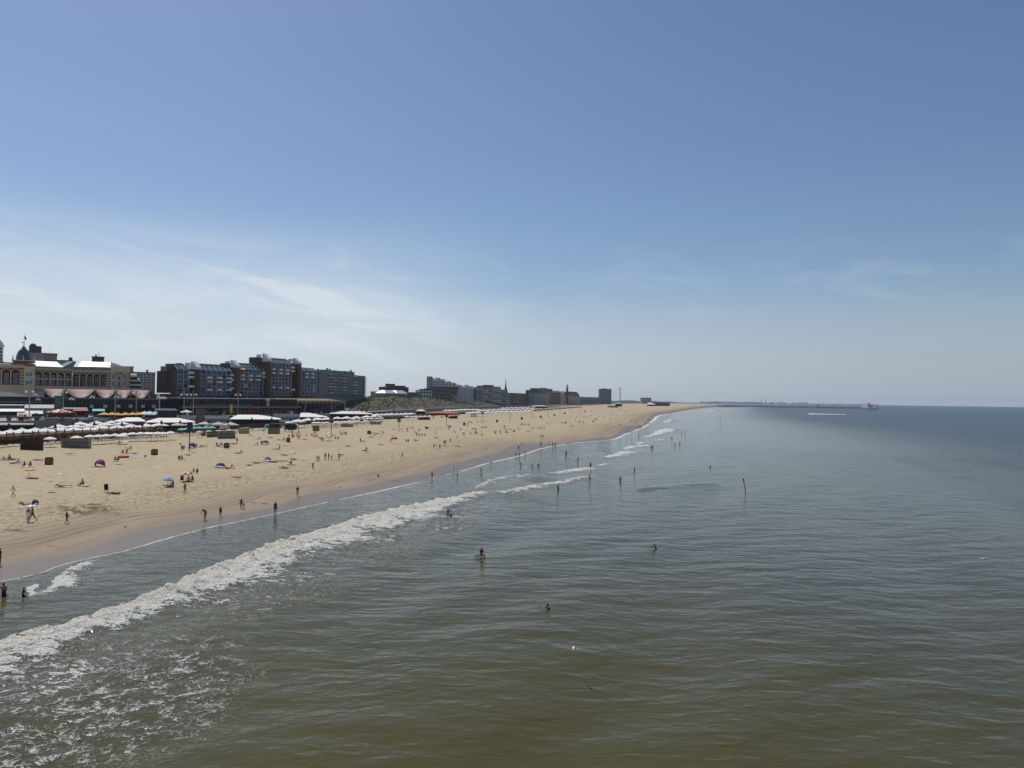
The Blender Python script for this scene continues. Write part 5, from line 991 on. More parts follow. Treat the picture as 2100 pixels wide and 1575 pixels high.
crane('tower_crane', 'slim tower crane standing right of the far tower block', 1272, 797, 820, 2400, 8, 6, 0.4); crane('tower_crane', 'crane with a long jib half hidden by the far tower block', 1252, 804, 820, 2420, 24, 8, 0.0)
# far coast: low dunes and the port skyline at the horizon
def far_coast():
    xs = np.linspace(1180, 1480, 80); N_ = len(xs); rows = 6
    X = np.zeros((rows, N_)); Y = np.zeros((rows, N_)); Z = np.zeros((rows, N_))
    for j, x in enumerate(xs):
        Yd = 2300+(x-1180)*14
        for i in range(rows):
            p = at(x, 820, Yd+i*70); X[i, j] = p.x; Y[i, j] = Yd+i*70
    Z = 2+np.sin(np.linspace(0, math.pi, rows))[:, None]*(10+12*fbm(X/160, Y/400, 4, 12))*(1-0.75*sstep(xs, 1330, 1450))[None, :]
    o = sheet('far_dunes', X, Y, Z, {}, MATS.get('dune_far') or mat('dune_far', (0.10, 0.10, 0.055), 0.95, var=0.5, scale=0.01)); setk(o, 'low hazy dunes running down the coast', kind='structure')
    b = MB(); random.seed(3)
    for k in range(60):
        x = 1440+k*6+random.uniform(-2, 2); p = at(x, 824, 13000); wd = random.uniform(30, 70); hh = random.uniform(4, 18)*(1.2 if x < 1660 else 0.4); b.box(p.x-wd/2, p.x+wd/2, 13000, 13040, 0, 8+hh)
    pa = at(1562, 815, 13000); b.box(pa.x-4, pa.x+4, 13000, 13008, 0, 95); b.box(pa.x+68, pa.x+78, 13000, 13008, 0, 75)
    o = b.build('harbour_skyline', [midgrey]); setk(o, 'faint port skyline with chimneys on the horizon', 'skyline', kind='stuff')
far_coast()
def breakwater():
    a = Vector(gp(1468, 832.6, 1.5)); e = Vector(gp(1797, 838.6, 0)); d = (e-a); L_ = d.length; d.normalize(); n = Vector((-d.y, d.x)); r = empty('breakwater', (a.x, a.y, 0)); b = MB(); random.seed(5); k = 0; s = 0.0
    hb = 4.6; MB().prism([(-16, -2), (-5, hb-0.8), (5, hb-0.8), (16, -2)], 0, L_, axis='x').build('rubble_core', [darkstone], r, None, math.atan2(d.y, d.x))
    base = MB(); base.add([(-1, -1, -.6), (1.1, -0.8, -.6), (0.9, 1, -.6), (-0.9, 0.8, -.6), (-0.7, -0.7, .6), (0.8, -0.5, .7), (0.6, 0.8, .5), (-0.6, 0.6, .65)], [(3,2,1,0),(4,5,6,7),(0,1,5,4),(1,2,6,5),(2,3,7,6),(3,0,4,7)]); rm = base.mesh('rock', [darkstone]); rm2 = base.mesh('rock', [greystone])
    for i in range(290):
        s = L_*(i+0.5)/290; q = random.uniform(-10, -2); z = hb-0.9-(abs(q)-4)*0.38 if abs(q) > 4 else hb-0.6; sc = random.uniform(1.5, 2.6)
        o = mesh_obj('rock', rm if random.random() < 0.7 else rm2, r, (d.x*s+n.x*q, d.y*s+n.y*q, z), random.uniform(0, 6.3)); o.scale = (sc*1.3, sc, sc*0.75)
    p = d*(L_*0.985); MB().lathe([(20, -2), (12, 3.5), (4, hb+0.6)], 12, (p.x, p.y, 0)).build('round_head', [darkstone], r); setk(r, 'long dark rock breakwater reaching into the sea', 'breakwater')
    def beacon(px, lab, m, Hh):
        q = a+d*((at(px, 830, 1000).x/1000*1.0-0)*0); t = (px-1468)/(1797-1468); 
        lo, hi = 0.0, 1.0
        for _ in range(30):
            mid = (lo+hi)/2; w_ = a+d*(L_*mid); pxm = 1050+FPX*w_.x/w_.y
            if pxm < px: lo = mid
            else: hi = mid
        w_ = a+d*(L_*lo); rr = empty('harbour_light', (w_.x, w_.y, hb-0.4)); MB().lathe([(3, 0), (3, 1.5), (1.6, 2), (1.4, Hh*0.7), (2.4, Hh*0.72), (2.4, Hh*0.78), (1.3, Hh*0.8), (1.3, Hh*0.93), (0.2, Hh)], 10, smooth=False).build('tower', [m], rr); MB().lathe([(1.35, Hh*0.81), (1.35, Hh*0.92)], 10, smooth=False).build('lantern', [gl_dark], rr); setk(rr, lab, 'harbour light')
    beacon(1678, 'reddish harbour light halfway along the breakwater', brickred, 9.5); beacon(1783, 'dark green harbour light at the head of the breakwater', mat('dark_green_iron', (0.02, 0.06, 0.05), 0.6), 10.5); 
breakwater()
# ------------------------------------------------------------ beach clubs: decks, parasols, screens
DECK_Z = 2.6
def build_deck():
    T = [(-120,914),(0,907),(100,902),(150,898),(330,887),(450,880),(560,873),(700,863),(800,858),(900,850.5),(1000,846),(1090,842.5),(1150,838),(1195,834.5)]
    f = [gp(x, y, DECK_Z) for x, y in T]; e = [gp(x, y, PROM_Z) for x, y in PROM_PX]
    b = MB(); n = len(f)
    ey = np.array(e)
    back = [(np.interp(y+45, ey[:, 1], ey[:, 0])-0.2, y+45) for x, y in f]
    for i in range(n-1):
        b.quad((*f[i], DECK_Z), (*f[i+1], DECK_Z), (*back[i+1], DECK_Z), (*back[i], DECK_Z)); b.quad((*f[i], 1.8), (*f[i+1], 1.8), (*f[i+1], DECK_Z), (*f[i], DECK_Z))
    setk(b.build('terrace_deck', [mat('deck_boards', (0.10, 0.075, 0.05), 0.85, var=0.3, scale=1.5)]), 'brown boarded terraces of the beach clubs', kind='structure')
    return f
DECK_F = build_deck()
def square_parasol(m, S=4.6, h=2.5, rise=0.95, name='square_parasol'):
    r = empty(name); s = S/2; MB().tube((0, 0, 0), (0, 0, h+rise+0.25), 0.05, 0.04, 6).build('pole', [darkgrey], r)
    MB().add([(-s,-s,h),(s,-s,h),(s,s,h),(-s,s,h),(0,0,h+rise),(-s,-s,h-0.22),(s,-s,h-0.22),(s,s,h-0.22),(-s,s,h-0.22),(0,-s*1.0,h+0.06),(s,0,h+0.06),(0,s,h+0.06),(-s,0,h+0.06)],
             [(0,9,4),(9,1,4),(1,10,4),(10,2,4),(2,11,4),(11,3,4),(3,12,4),(12,0,4),(0,5,6,1,9),(1,6,7,2,10),(2,7,8,3,11),(3,8,5,0,12)]).build('canopy', [m], r)
    MB().lathe([(0.45, h+rise-0.12), (0.3, h+rise+0.08), (0.04, h+rise+0.2)], 6).build('cap', [m], r); return r
def round_parasol(m, R_=1.55, h=2.05, rise=0.55, n=8, m2=None, name='parasol'):
    r = empty(name); MB().tube((0, 0, 0), (0, 0, h+rise+0.12), 0.03, 0.03, 6).build('pole', [steel], r); b = MB(); vs = [(0, 0, h+rise)]
    for rr, z in ((0.55, h+rise*0.62), (1.0, h), (1.0, h-0.16)):
        for k in range(n): a = 2*math.pi*k/n+0.2; q = rr*R_*(1.0 if rr < 1 else 1.0); vs.append((q*math.cos(a), q*math.sin(a), z))
    for k in range(n):
        k2 = (k+1) % n; mi = k % 2 if m2 else 0; b.add([vs[0], vs[1+k], vs[1+k2]], [(0,1,2)], mi); b.add([vs[1+k], vs[1+k2], vs[1+n+k2], vs[1+n+k]], [(0,1,2,3)], mi); b.add([vs[1+n+k], vs[1+n+k2], vs[1+2*n+k2], vs[1+2*n+k]], [(0,1,2,3)], mi)
    b.build('canopy', [m, m2] if m2 else [m], r); rb = MB()
    for k in range(n): a = 2*math.pi*k/n+0.2; rb.tube((0, 0, h+rise*0.35), (R_*0.96*math.cos(a), R_*0.96*math.sin(a), h-0.03), 0.012, n=4)
    rb.build('ribs', [steel], r); return r
def thatch_parasol():
    r = empty('thatched_parasol'); MB().tube((0, 0, 0), (0, 0, 3.1), 0.07, 0.06, 6).build('pole', [wood], r)
    b = MB(); n = 18; R_ = 1.35; rings = [(0.18, 3.0), (0.7, 2.86), (1.1, 2.55), (1.32, 2.12), (1.38, 1.75), (1.2, 1.7)]; vs = []
    for j, (q, z) in enumerate(rings):
        for k in range(n): a = 2*math.pi*k/n; w_ = q+random.uniform(-.04, .04); vs.append((w_*math.cos(a), w_*math.sin(a), z+(random.uniform(-.12, .05) if j == 4 else 0)))
    fs = [(j*n+k, j*n+(k+1) % n, (j+1)*n+(k+1) % n, (j+1)*n+k) for j in range(len(rings)-1) for k in range(n)]+[tuple(range(n))]
    b.add(vs, fs).build('thatch', [thatch], r); MB().lathe([(0.2, 2.95), (0.16, 3.25), (0.1, 3.5), (0.2, 3.62), (0.03, 3.8)], 8).build('topknot', [thatch_tip], r); return r
def closed_parasol():
    r = empty('closed_parasol'); MB().tube((0, 0, 0), (0, 0, 2.7), 0.04, n=6).build('pole', [steel], r); MB().lathe([(0.06, 0.9), (0.24, 1.05), (0.26, 1.7), (0.14, 2.4), (0.04, 2.75)], 8).build('furled_canopy', [greyt], r); return r
def lounger(m):
    r = empty('sun_lounger'); MB().box(-0.32, 0.32, -0.65, 0.6, 0.3, 0.36).build('frame', [wood], r); MB().box(-0.3, 0.3, -0.63, 0.58, 0.361, 0.44).build('cushion', [m], r)
    MB().prism([(0.6, 0.33), (0.68, 0.33), (1.1, 0.85), (1.03, 0.9)], -0.32, 0.32, axis='x').build('backrest', [m], r)
    for x in (-0.28, 0.28):
        for y in (-0.58, 0.5): MB().box(x-0.03, x+0.03, y-0.03, y+0.03, 0, 0.3).build('leg', [wood], r)
    return r
def chair():
    r = empty('terrace_chair'); MB().box(-0.26, 0.26, -0.26, 0.26, 0.4, 0.48).build('seat', [darkgrey], r); MB().box(-0.26, 0.26, 0.22, 0.28, 0.48, 0.95).build('backrest', [darkgrey], r)
    for x in (-0.23, 0.23):
        for y in (-0.23, 0.23): MB().box(x-0.02, x+0.02, y-0.02, y+0.02, 0, 0.4).build('leg', [darkgrey], r)
    return r
PROTO = {}
def proto(key, fn):
    o = fn(); note_kids(o); PROTO[key] = [o, False]
for key, fn in (('wsq', lambda: square_parasol(canvas, 5.1)), ('bsq', lambda: square_parasol(beigecanvas)), ('ysq', lambda: square_parasol(yellowcanvas, 4.2)), ('wrd', lambda: round_parasol(canvas)), ('trd', lambda: round_parasol(tealcanvas)), ('brd', lambda: round_parasol(beigecanvas)), ('that', thatch_parasol), ('clo', closed_parasol), ('lng', lambda: lounger(canvas)), ('lngd', lambda: lounger(wicker)), ('lngr', lambda: lounger(redf)), ('chr', chair)):
    proto(key, fn)
def place(key, loc, rz=0.0, label=None, cat=None, group=None, scale=None):
    o, used = PROTO[key]
    if not used:
        PROTO[key][1] = True; o.location = loc; o.rotation_euler = (0, 0, rz)
        if scale: o.scale = (scale,)*3
        return setk(o, label, cat, group)
    return clone(o, loc, rz, scale, label, group, cat=cat)
def lerp_pts(pts, n):
    P = np.array(pts, float); s = np.concatenate([[0], np.cumsum(np.hypot(*np.diff(P, axis=0).T))]); t = np.linspace(0, s[-1], n); return list(zip(np.interp(t, s, P[:, 0]), np.interp(t, s, P[:, 1])))
def parasol_row(key, pts, n, zc, zb, what, where, cat='parasol', rz=0.5, jit=0.15, scale=None):
    for i, (x, y) in enumerate(lerp_pts(pts, n)):
        X, Y = gp(x, y, zc); place(key, (X+random.uniform(-jit, jit), Y+random.uniform(-jit, jit)*3, zb+random.uniform(-.08, .08)), rz+random.uniform(-.12, .12), f'{ORD[i]} {what} from the left in {where}', cat, f'{what}s in {where}', (scale or 1)*random.uniform(0.96, 1.04))
random.seed(21)
zc = DECK_Z+2.9
parasol_row('wsq', [(-8,886),(20,884),(48,883),(74,881)], 4, zc, DECK_Z, 'big square white parasol', 'the leftmost bar terrace', rz=0.55)
parasol_row('wsq', [(92,881),(200,877),(330,870)], 9, zc, DECK_Z, 'big square white parasol', 'the front row behind the thatch', rz=0.55)
parasol_row('wsq', [(120,874),(240,869),(345,863.5)], 8, zc, DECK_Z, 'big square white parasol', 'the middle row behind the thatch', rz=0.55)
parasol_row('wsq', [(165,867.5),(228,865)], 3, zc, DECK_Z, 'square white parasol', 'the back row near the carousel', rz=0.55)
parasol_row('that', [(-6,897),(17,895),(41,894),(62,893),(84.5,892),(106,891),(126,889.5),(144.6,889),(166,887),(184,886.5),(202,886),(219,885),(236,883.6),(253,882.4),(269,882),(284,881),(298,880.5),(316,880),(327,879.6)], 20, 4.75, 2.35, 'thatched parasol', 'the row before the white terrace', scale=0.98)
for i, (x, y) in enumerate(((103,898.5),(157,896),(184,894),(202,893.5),(218,892.5),(236,891.5),(250,893),(255,890),(272,888.8),(288.6,888.2),(302,888),(311,888.5),(323,887.6),(335,888),(350,886.6))):
    X, Y = gp(x, y, 4.4); place('wrd', (X, Y, 2.15), random.uniform(0, 1), f'{ORD[i]} round white parasol from the left over the sunbeds', 'parasol', 'round white parasols over the sunbeds')
for i, (x, y) in enumerate(((123,908),(143,906),(175,904),(193,902),(234,899),(268,897))):
    X, Y = gp(x, y, 2.2); place('clo', (X, Y, 2.15), 0, f'{ORD[i]} furled grey parasol from the left among the sunbeds', 'parasol', 'furled parasols among the sunbeds')
parasol_row('ysq', [(214,848.5),(285,848)], 6, PROM_Z+2.9, PROM_Z, 'yellow square parasol', 'the row below the curved red roofs', rz=0.55)
parasol_row('wsq', [(297,846.5),(319,846)], 3, PROM_Z+2.9, PROM_Z, 'white square parasol', 'the row ending the yellow parasols', rz=0.55)
parasol_row('wsq', [(382,843),(383,843)], 1, PROM_Z+3.0, PROM_Z, 'lone white square parasol', 'front of the shopping gallery', rz=0.55)
parasol_row('bsq', [(366,869.5),(395,868),(425,867),(450,868),(474,869)], 5, zc, DECK_Z, 'beige square parasol', 'the terrace before the brown cube', rz=0.55)
parasol_row('trd', [(371,879.5),(383,878.5),(403,877.3),(414,876.8),(425,876.3),(435,876)], 6, 4.6, 2.4, 'turquoise parasol', 'the row under the beige parasols')
parasol_row('brd', [(408,884),(425,883),(445,882),(470,880)], 4, 4.2, 2.2, 'small beige parasol', 'front of the turquoise parasols', scale=0.8)
parasol_row('wrd', [(591,866.5),(614,865.5)], 4, 4.6, 2.4, 'round white parasol', 'the short row above the giant sunglasses')
parasol_row('wrd', [(645,867.5),(664,866.5),(725,864)], 11, 4.5, 2.3, 'round white parasol', 'the dense row left of the tan cabins')
parasol_row('wrd', [(734,863.5),(749,863)], 2, 4.5, 2.3, 'round white parasol', 'the pair left of the twin tan cabins')
parasol_row('wrd', [(715,859.6),(752,858.6),(783,857.2)], 8, 4.5, 2.3, 'round white parasol', 'the row above the twin tan cabins')
parasol_row('wsq', [(612,862),(660,858),(772,853)], 9, zc, DECK_Z, 'pale square parasol', 'the long middle terrace roof', rz=0.5)
parasol_row('wsq', [(764,849.5),(798,848.5),(843,847)], 9, zc, DECK_Z, 'white square parasol', 'the terrace left of the red awning', rz=0.5, scale=0.9)
parasol_row('wrd', [(835,854.6),(881,853)], 6, 4.5, 2.3, 'round white parasol', 'the row over the dark box screens')
parasol_row('wsq', [(915,841.5),(945,840),(978,839.5)], 9, zc, DECK_Z, 'white square parasol', 'the row right of the red awning', rz=0.5)
parasol_row('wsq', [(962,846),(1030,844),(1088,842)], 14, zc, DECK_Z, 'white square parasol', 'the far front terrace row', rz=0.4)
parasol_row('wsq', [(985,841),(1040,839.5),(1092,838)], 12, zc, DECK_Z, 'white square parasol', 'the far second terrace row', rz=0.4)
parasol_row('wsq', [(1031,836.8),(1094,834.6)], 8, zc, DECK_Z, 'white square parasol', 'the far third terrace row', rz=0.4)
parasol_row('bsq', [(1095,838.4),(1160,834.8)], 9, zc, DECK_Z, 'beige square parasol', 'the farthest terrace row', rz=0.4, scale=0.9)
# roofs and marquees among the terraces
def marquee(name, lab, xA, YA, xB, YB, yt, ye, dep, m, zb=DECK_Z, skew=0.5, open_=True):
    F = Fac(name, xA, YA, xB, YB, zb); z = F.Z((xA+xB)/2, ye); zt = F.Z(xA+(xB-xA)*skew, yt, dep/2); L_ = F.L
    MB().add([(0,0,z),(L_,0,z),(L_,dep,z),(0,dep,z),(L_*max(0.04, skew-0.2),dep/2,zt),(L_*min(0.96, skew+0.2),dep/2,zt),(0,0,z-0.3),(L_,0,z-0.3),(L_,dep,z-0.3),(0,dep,z-0.3)], [(0,1,5,4),(1,2,5),(2,3,4,5),(3,0,4),(0,6,7,1),(1,7,8,2),(2,8,9,3),(3,9,6,0)]).build('canvas_roof', [m], F.o)
    for k in range(6):
        for y in (0.3, dep-0.3): MB().tube((0.3+(L_-0.6)*k/5, y, 0), (0.3+(L_-0.6)*k/5, y, z-0.02), 0.07, n=6).build('post', [darkgrey], F.o)
    if open_: MB().box(0.5, L_-0.5, dep*0.5, dep-0.5, 0, z-0.35).build('bar', [darkgrey], F.o)
    return setk(F.o, lab, 'marquee')
marquee('flat_canopy', 'long flat grey-beige canopy roof at the left edge', -60, 232, 77, None, 867, 871, 10, mat('grey_beige_canvas', (0.36, 0.35, 0.30), 0.85), skew=0.3)
marquee('cream_marquee', 'cream gabled marquee with dark openings behind the white parasols', 236, 262, 300, None, 856, 864, 12, canvas, skew=0.6)
marquee('cream_marquee', 'wide cream marquee roof left of the beige parasols', 300, 268, 402, None, 857, 866, 14, canvas, skew=0.45)
marquee('white_marquee', 'large bright white marquee roof before the shopping gallery', 472, 318, 578, None, 850.5, 859.5, 16, canvas, skew=0.35)
marquee('white_marquee', 'white slanting sail roof left of the parked vans', 615, 372, 672, None, 846.5, 855, 12, canvas, skew=0.15)
marquee('white_marquee', 'long flat white roof below the parked vans', 676, 420, 765, None, 843.5, 848.5, 14, offwhite, skew=0.5)
marquee('red_awning', 'long red awning among the white terrace roofs', 876, 600, 944, None, 843.8, 847.5, 10, mat('brick_red_canvas', (0.50, 0.12, 0.07), 0.85), skew=0.5)
marquee('beige_lodge', 'stacked beige tents left of the red awning', 853, 600, 874, None, 839.5, 843, 10, mat('pinkish_canvas', (0.70, 0.58, 0.47), 0.85), skew=0.5)
marquee('long_hall', 'long pale yellow flat roof at the far end of the terraces', 1086, 1150, 1124, None, 831.5, 833, 14, mat('pale_yellow_roof', (0.68, 0.62, 0.45), 0.8), skew=0.5)
marquee('white_marquee', 'white tent on the beach by the far dark pavilion', 1327, 2050, 1345, None, 825.5, 829.5, 12, white, zb=2.2, skew=0.3)
marquee('beach_pavilion', 'dark brown beach cafe on the far sand', 1246, 1500, 1268, None, 832.2, 833, 8, wood, zb=2.2, skew=0.5)
marquee('green_pavilion', 'pale green flat pavilion before the far crane', 1262, 1750, 1276, None, 826, 827.5, 10, mat('pale_green_roof', (0.45, 0.55, 0.50), 0.8), zb=2.2)
def cube_tower():
    F = Fac('brown_cube', 403, 312, 421, None, DECK_Z); z = F.Z(412, 841); MB().box(0, F.L, 0, F.L, 0, z).build('wall', [brownstone], F.o); MB().box(-0.15, F.L+0.15, -0.15, F.L+0.15, z, z+0.25).build('roof', [darkgrey], F.o); MB().lathe([(0.7, 0), (0.7, 0.06)], 14, smooth=False).build('round_emblem', [boards], F.o, (F.L*0.5, -0.02, z*0.6)).rotation_euler = (math.pi/2, 0, 0); setk(F.o, 'plain brown cube-shaped kiosk before the shopping gallery', 'kiosk')
cube_tower()
# dark glass wind screens that edge the decks
SECT = ['at the left edge', 'before the leftmost parasols', 'behind the black sunbed stack', 'before the thatched row', 'before the turquoise parasols', 'behind the giant sunglasses', 'behind the dense parasol row', 'behind the twin tan cabins', 'before the red awning', 'right of the red awning', 'before the far terraces', 'at the far terrace end', 'beyond the far terraces']
def screens():
    pm = {}
    for i in range(len(DECK_F)-1):
        a, b = Vector(DECK_F[i]), Vector(DECK_F[i+1]); L_ = (b-a).length; d = (b-a).normalized(); n = max(1, int(L_/(6.0 if i < 8 else 14.0))); w_ = L_/n; k = 0
        me = (MB().box(0.05, w_-0.05, -0.04, 0.04, 0.45, 1.45, 0).box(0.0, 0.08, -0.06, 0.06, 0, 1.5, 1).box(w_-0.08, w_, -0.06, 0.06, 0, 1.5, 1).box(0.05, w_-0.05, -0.05, 0.05, 0.05, 0.44, 1)).mesh('wind_screen', [gl_dark, wood])
        for j in range(n):
            if random.random() < 0.12: continue
            p = a+d*(w_*j); o = mesh_obj('wind_screen', me, None, (p.x, p.y, DECK_Z), math.atan2(d.y, d.x)); setk(o, f'{ORD[k]} dark glass wind screen from the left {SECT[i]}', 'wind screen', 'wind screens along the deck edge'); k += 1
screens()
random.seed(33)
for i, (x0, y0, x1, y1, n, wh) in enumerate(((5, 893, 330, 878, 26, 'behind the thatched parasols'), (330, 880, 560, 868, 22, 'under the beige parasols'), (560, 870, 760, 858, 22, 'behind the dense parasol row'), (760, 857, 900, 849, 14, 'left of the red awning'))):
    for k in range(n):
        t = (k+random.random())/n; X, Y = gp(x0+(x1-x0)*t, y0+(y1-y0)*t+random.uniform(-3, 2), DECK_Z); place('chr', (X, Y, DECK_Z), random.uniform(0, 6.28), f'{ORD[k]} dark terrace chair from the left {wh}', 'chair', 'dark terrace chairs')
# sunbeds under the parasols
random.seed(41); kk = 0
for (x0, y0, x1, y1, n, rows, wh) in ((88, 909, 350, 897, 22, 2, 'under the round white parasols'), (360, 893, 440, 889, 7, 1, 'beside the blue post'), (500, 886, 545, 883, 6, 1, 'left of the giant sunglasses'), (640, 878, 760, 870, 16, 1, 'under the dense parasol row'), (725, 869, 800, 864, 8, 1, 'near the twin tan cabins')):
    for r in range(rows):
        for k in range(n):
            t = (k+random.uniform(0.2, 0.8))/n; X, Y = gp(x0+(x1-x0)*t, y0+(y1-y0)*t-r*4.5, 2.15); key = random.choice(['lng', 'lngd', 'lngd', 'lng', 'lngr' if kk % 4 == 0 else 'lngd'])
            place(key, (X, Y, 2.2), random.uniform(-0.5, 0.5)+2.2, f'{ORD[k]} lounger from the left, {dict(lng="pale", lngd="dark", lngr="red")[key]}, {["front", "back"][r] if rows > 1 else "single"} row {wh}', 'sun lounger', {'lng': 'pale sun loungers', 'lngd': 'dark sun loungers', 'lngr': 'red sun loungers'}[key]); kk += 1
# stacked sunbeds standing on end
def up_lounger(m, name):
    return MB().box(-0.36, 0.36, -0.05, 0.05, 0.02, 1.95, 0).box(-0.36, -0.3, -0.12, -0.05, 0, 2.0, 1).box(0.3, 0.36, -0.12, -0.05, 0, 2.0, 1).box(-0.3, 0.3, -0.1, -0.05, 0.3, 0.4, 1).box(-0.3, 0.3, -0.1, -0.05, 1.5, 1.6, 1).mesh(name, [m, wood])
UPD = up_lounger(wicker, 'stacked_sunbed'); UPL = up_lounger(greyt, 'stacked_sunbed'); UPT = up_lounger(boards, 'stacked_sunbed')
def stack(x0, y0, x1, y1, n, me, lab, grp, rows=2):
    for r in range(rows):
        for k in range(n):
            t = (k+0.5)/n; p = bp_(x0+(x1-x0)*t, y0+(y1-y0)*t-r*2.2); o = mesh_obj('stacked_sunbed', me, None, p+Vector((0, 0, 0.0)), random.uniform(-0.35, 0.35)+0.55); o.rotation_euler = (random.uniform(-0.12, 0.05), 0, random.uniform(-0.25, 0.25)+0.6); setk(o, f'{ORD[k]} from the left, {["front", "middle", "back"][r]} row, {lab}', 'sunbed', grp)
stack(43, 922, 87, 924, 13, UPD, 'sunbed on end in the black stack', 'dark stacked sunbeds', 3)
stack(127, 918, 185, 920, 17, UPL, 'sunbed on end in the long pale stack', 'pale stacked sunbeds', 3)
stack(424, 897, 446, 896, 6, UPT, 'sunbed on end in the golden stack', 'golden stacked sunbeds', 2)
stack(447, 900, 482, 899.5, 10, UPL, 'sunbed on end beside the golden stack', 'grey stacked sunbeds', 3)
stack(549, 890, 574, 890, 6, UPL, 'sunbed on end before the giant sunglasses', 'grey sunbeds before the sunglasses', 2)
stack(641, 884, 655, 884, 4, UPL, 'sunbed on end right of the sunglasses', 'grey sunbeds right of the sunglasses', 2)
stack(965, 855.5, 978, 855.5, 4, UPT, 'sunbed on end in the far stack', 'far stacked sunbeds', 2)
stack(413, 894, 421, 894, 3, UPL, 'folded sunbed beside the blue post', 'folded sunbeds near the blue post', 1)
def cabin(x, y, w_, h, m, lab, n=0):
    p = bp_(x, y); S = p.y/FPX; W = w_*S; H_ = h*S; r = empty('beach_cabin', p, 0.45); MB().add([(-W/2,-W*.3,0),(W/2,-W*.3,0),(W/2,W*.35,0),(-W/2,W*.35,0),(-W/2,-W*.3,H_*.8),(W/2,-W*.3,H_),(W/2,W*.35,H_),(-W/2,W*.35,H_*.8)], [(0,1,5,4),(1,2,6,5),(2,3,7,6),(3,0,4,7),(4,5,6,7)]).build('canvas_walls', [m], r); MB().box(-W/2-.05, W/2+.05, -W*.3-.06, -W*.3-.01, 0, 0.12).build('ground_beam', [wood], r)
    for s_ in (-1, 1): MB().tube((s_*W/2, -W*.3-.06, 0), (s_*W/2, -W*.3-.06, H_*(.8 if s_ < 0 else 1)+.15), 0.05, n=6).build('post', [wood], r)
    return setk(r, lab, 'cabin')
cabin(500, 889, 19, 13, tan, 'tan slanted canvas cabin right of the grey sunbed stack'); cabin(706, 875.5, 12, 8, tan, 'left tan canvas box cabin before the dense white parasol row'); cabin(717, 875.5, 12, 7.5, tan, 'right tan canvas box cabin before the dense white parasol row')
cabin(763.5, 870.5, 10, 7, tan, 'left of the twin tan cabins below the white parasols'); cabin(775.5, 870.5, 10.5, 7, tan, 'right of the twin tan cabins below the white parasols'); cabin(869, 860.8, 22, 5.5, wicker, 'long dark wicker box screen under six white parasols'); cabin(929, 858.5, 16, 6, wicker, 'dark wicker box screen left of the far stack')
for i, (x, y) in enumerate(((889, 857), (906, 856.5))): cabin(x, y, 4, 3, yellowcanvas, f'{["left", "right"][i]} small yellow beach box by the dark screens')
def sunglasses():
    c = bp_(580, 885); S = c.y/FPX; r = empty('giant_sunglasses', c, 0.12); tm = mat('seafoam_plastic', (0.16, 0.26, 0.24), 0.5)
    def rim(cx, sgn):
        n = 20; out = []; inn = []
        for k in range(n):
            a = 2*math.pi*k/n; ex = 3.3*math.copysign(abs(math.cos(a))**0.7, math.cos(a)); ez = 1.65*math.copysign(abs(math.sin(a))**0.75, math.sin(a)); sh = 1-0.12*(ez < 0)
            out.append((cx+ex*sh, 2.25+ez+0.12*ex*sgn*0.3)); inn.append((cx+ex*sh*0.8, 2.25+ez*0.76+0.12*ex*sgn*0.3))
        b = MB()
        for k in range(n): k2 = (k+1) % n; b.prism([out[k], out[k2], inn[k2], inn[k]], -0.25, 0.25)
        b.build('rim', [tm], r); MB().prism([(x, z) for x, z in inn], -0.04, 0.04).build('lens', [mat('dark_lens', (0.008, 0.008, 0.009), 0.25)], r)
    rim(-3.6, 1); rim(3.6, -1); MB().box(-1.0, 1.0, -0.25, 0.25, 3.05, 3.7).build('bridge', [tm], r)
    for s_ in (-1, 1):
        b = MB(); P = [(s_*6.2, 0, 3.3), (s_*6.9, -1.2, 3.2), (s_*7.3, -2.6, 2.4), (s_*7.6, -3.6, 1.2), (s_*7.7, -4.0, 0.0)]
        for k in range(4): b.tube(P[k], P[k+1], 0.26, 0.24, 8)
        b.build('temple_arm', [mat('mint_edge', (0.35, 0.55, 0.50), 0.5)], r)
    setk(r, 'giant sea-green sunglasses sculpture with dark lenses on the sand', 'sculpture'); r.scale = (0.86, 0.86, 0.86)
sunglasses()
# tall lamp masts, street lamps, beach posts
def mast(x, yt, yb, zb, lab, glob=True):
    Y = gp(x, yb, zb)[1]; p = at(x, yb, Y); t = at(x, yt, Y); r = empty('lamp_mast', (p.x, Y, zb)); h = t.z-zb
    MB().tube((0, 0, 0), (0, 0, h), 0.22, 0.15, 8).build('pole', [steel], r)
    if glob:
        hz = h-(t.z-zb)*0.15; MB().tube((-1.3, 0, hz), (1.3, 0, hz), 0.07, n=6).tube((0, 0, hz+0.9), (-1.3, 0, hz), 0.05, n=6).tube((0, 0, hz+0.9), (1.3, 0, hz), 0.05, n=6).build('arm', [steel], r)
        for s_ in (-1, 1): MB().lathe([(0.1, -0.5), (0.5, -0.3), (0.58, 0.0), (0.4, 0.35), (0.08, 0.45)], 8, (s_*1.4, 0, hz-0.1)).build('lamp_globe', [lampglass], r)
    return setk(r, lab, 'lamp mast', 'tall lamp masts along the promenade')
for i, (x, yt, yb) in enumerate(((59.5, 793, 861), (129, 795, 858), (235.5, 797, 861), (279, 797, 860), (377, 801, 856), (396, 801, 855), (487.5, 802, 852))): mast(x, yt, yb, PROM_Z, f'{ORD[i]} tall lamp mast with two globes counted from the left')
for i, (x, yt, yb) in enumerate(((110, 801, 845), (564.5, 823, 850), (617, 823, 846), (663.5, 822, 845), (707, 820, 844), (745, 822, 843), (728, 825, 842))): mast(x, yt, yb, PROM_Z, f'{ORD[i]} plain grey pole from the left along the promenade', False)
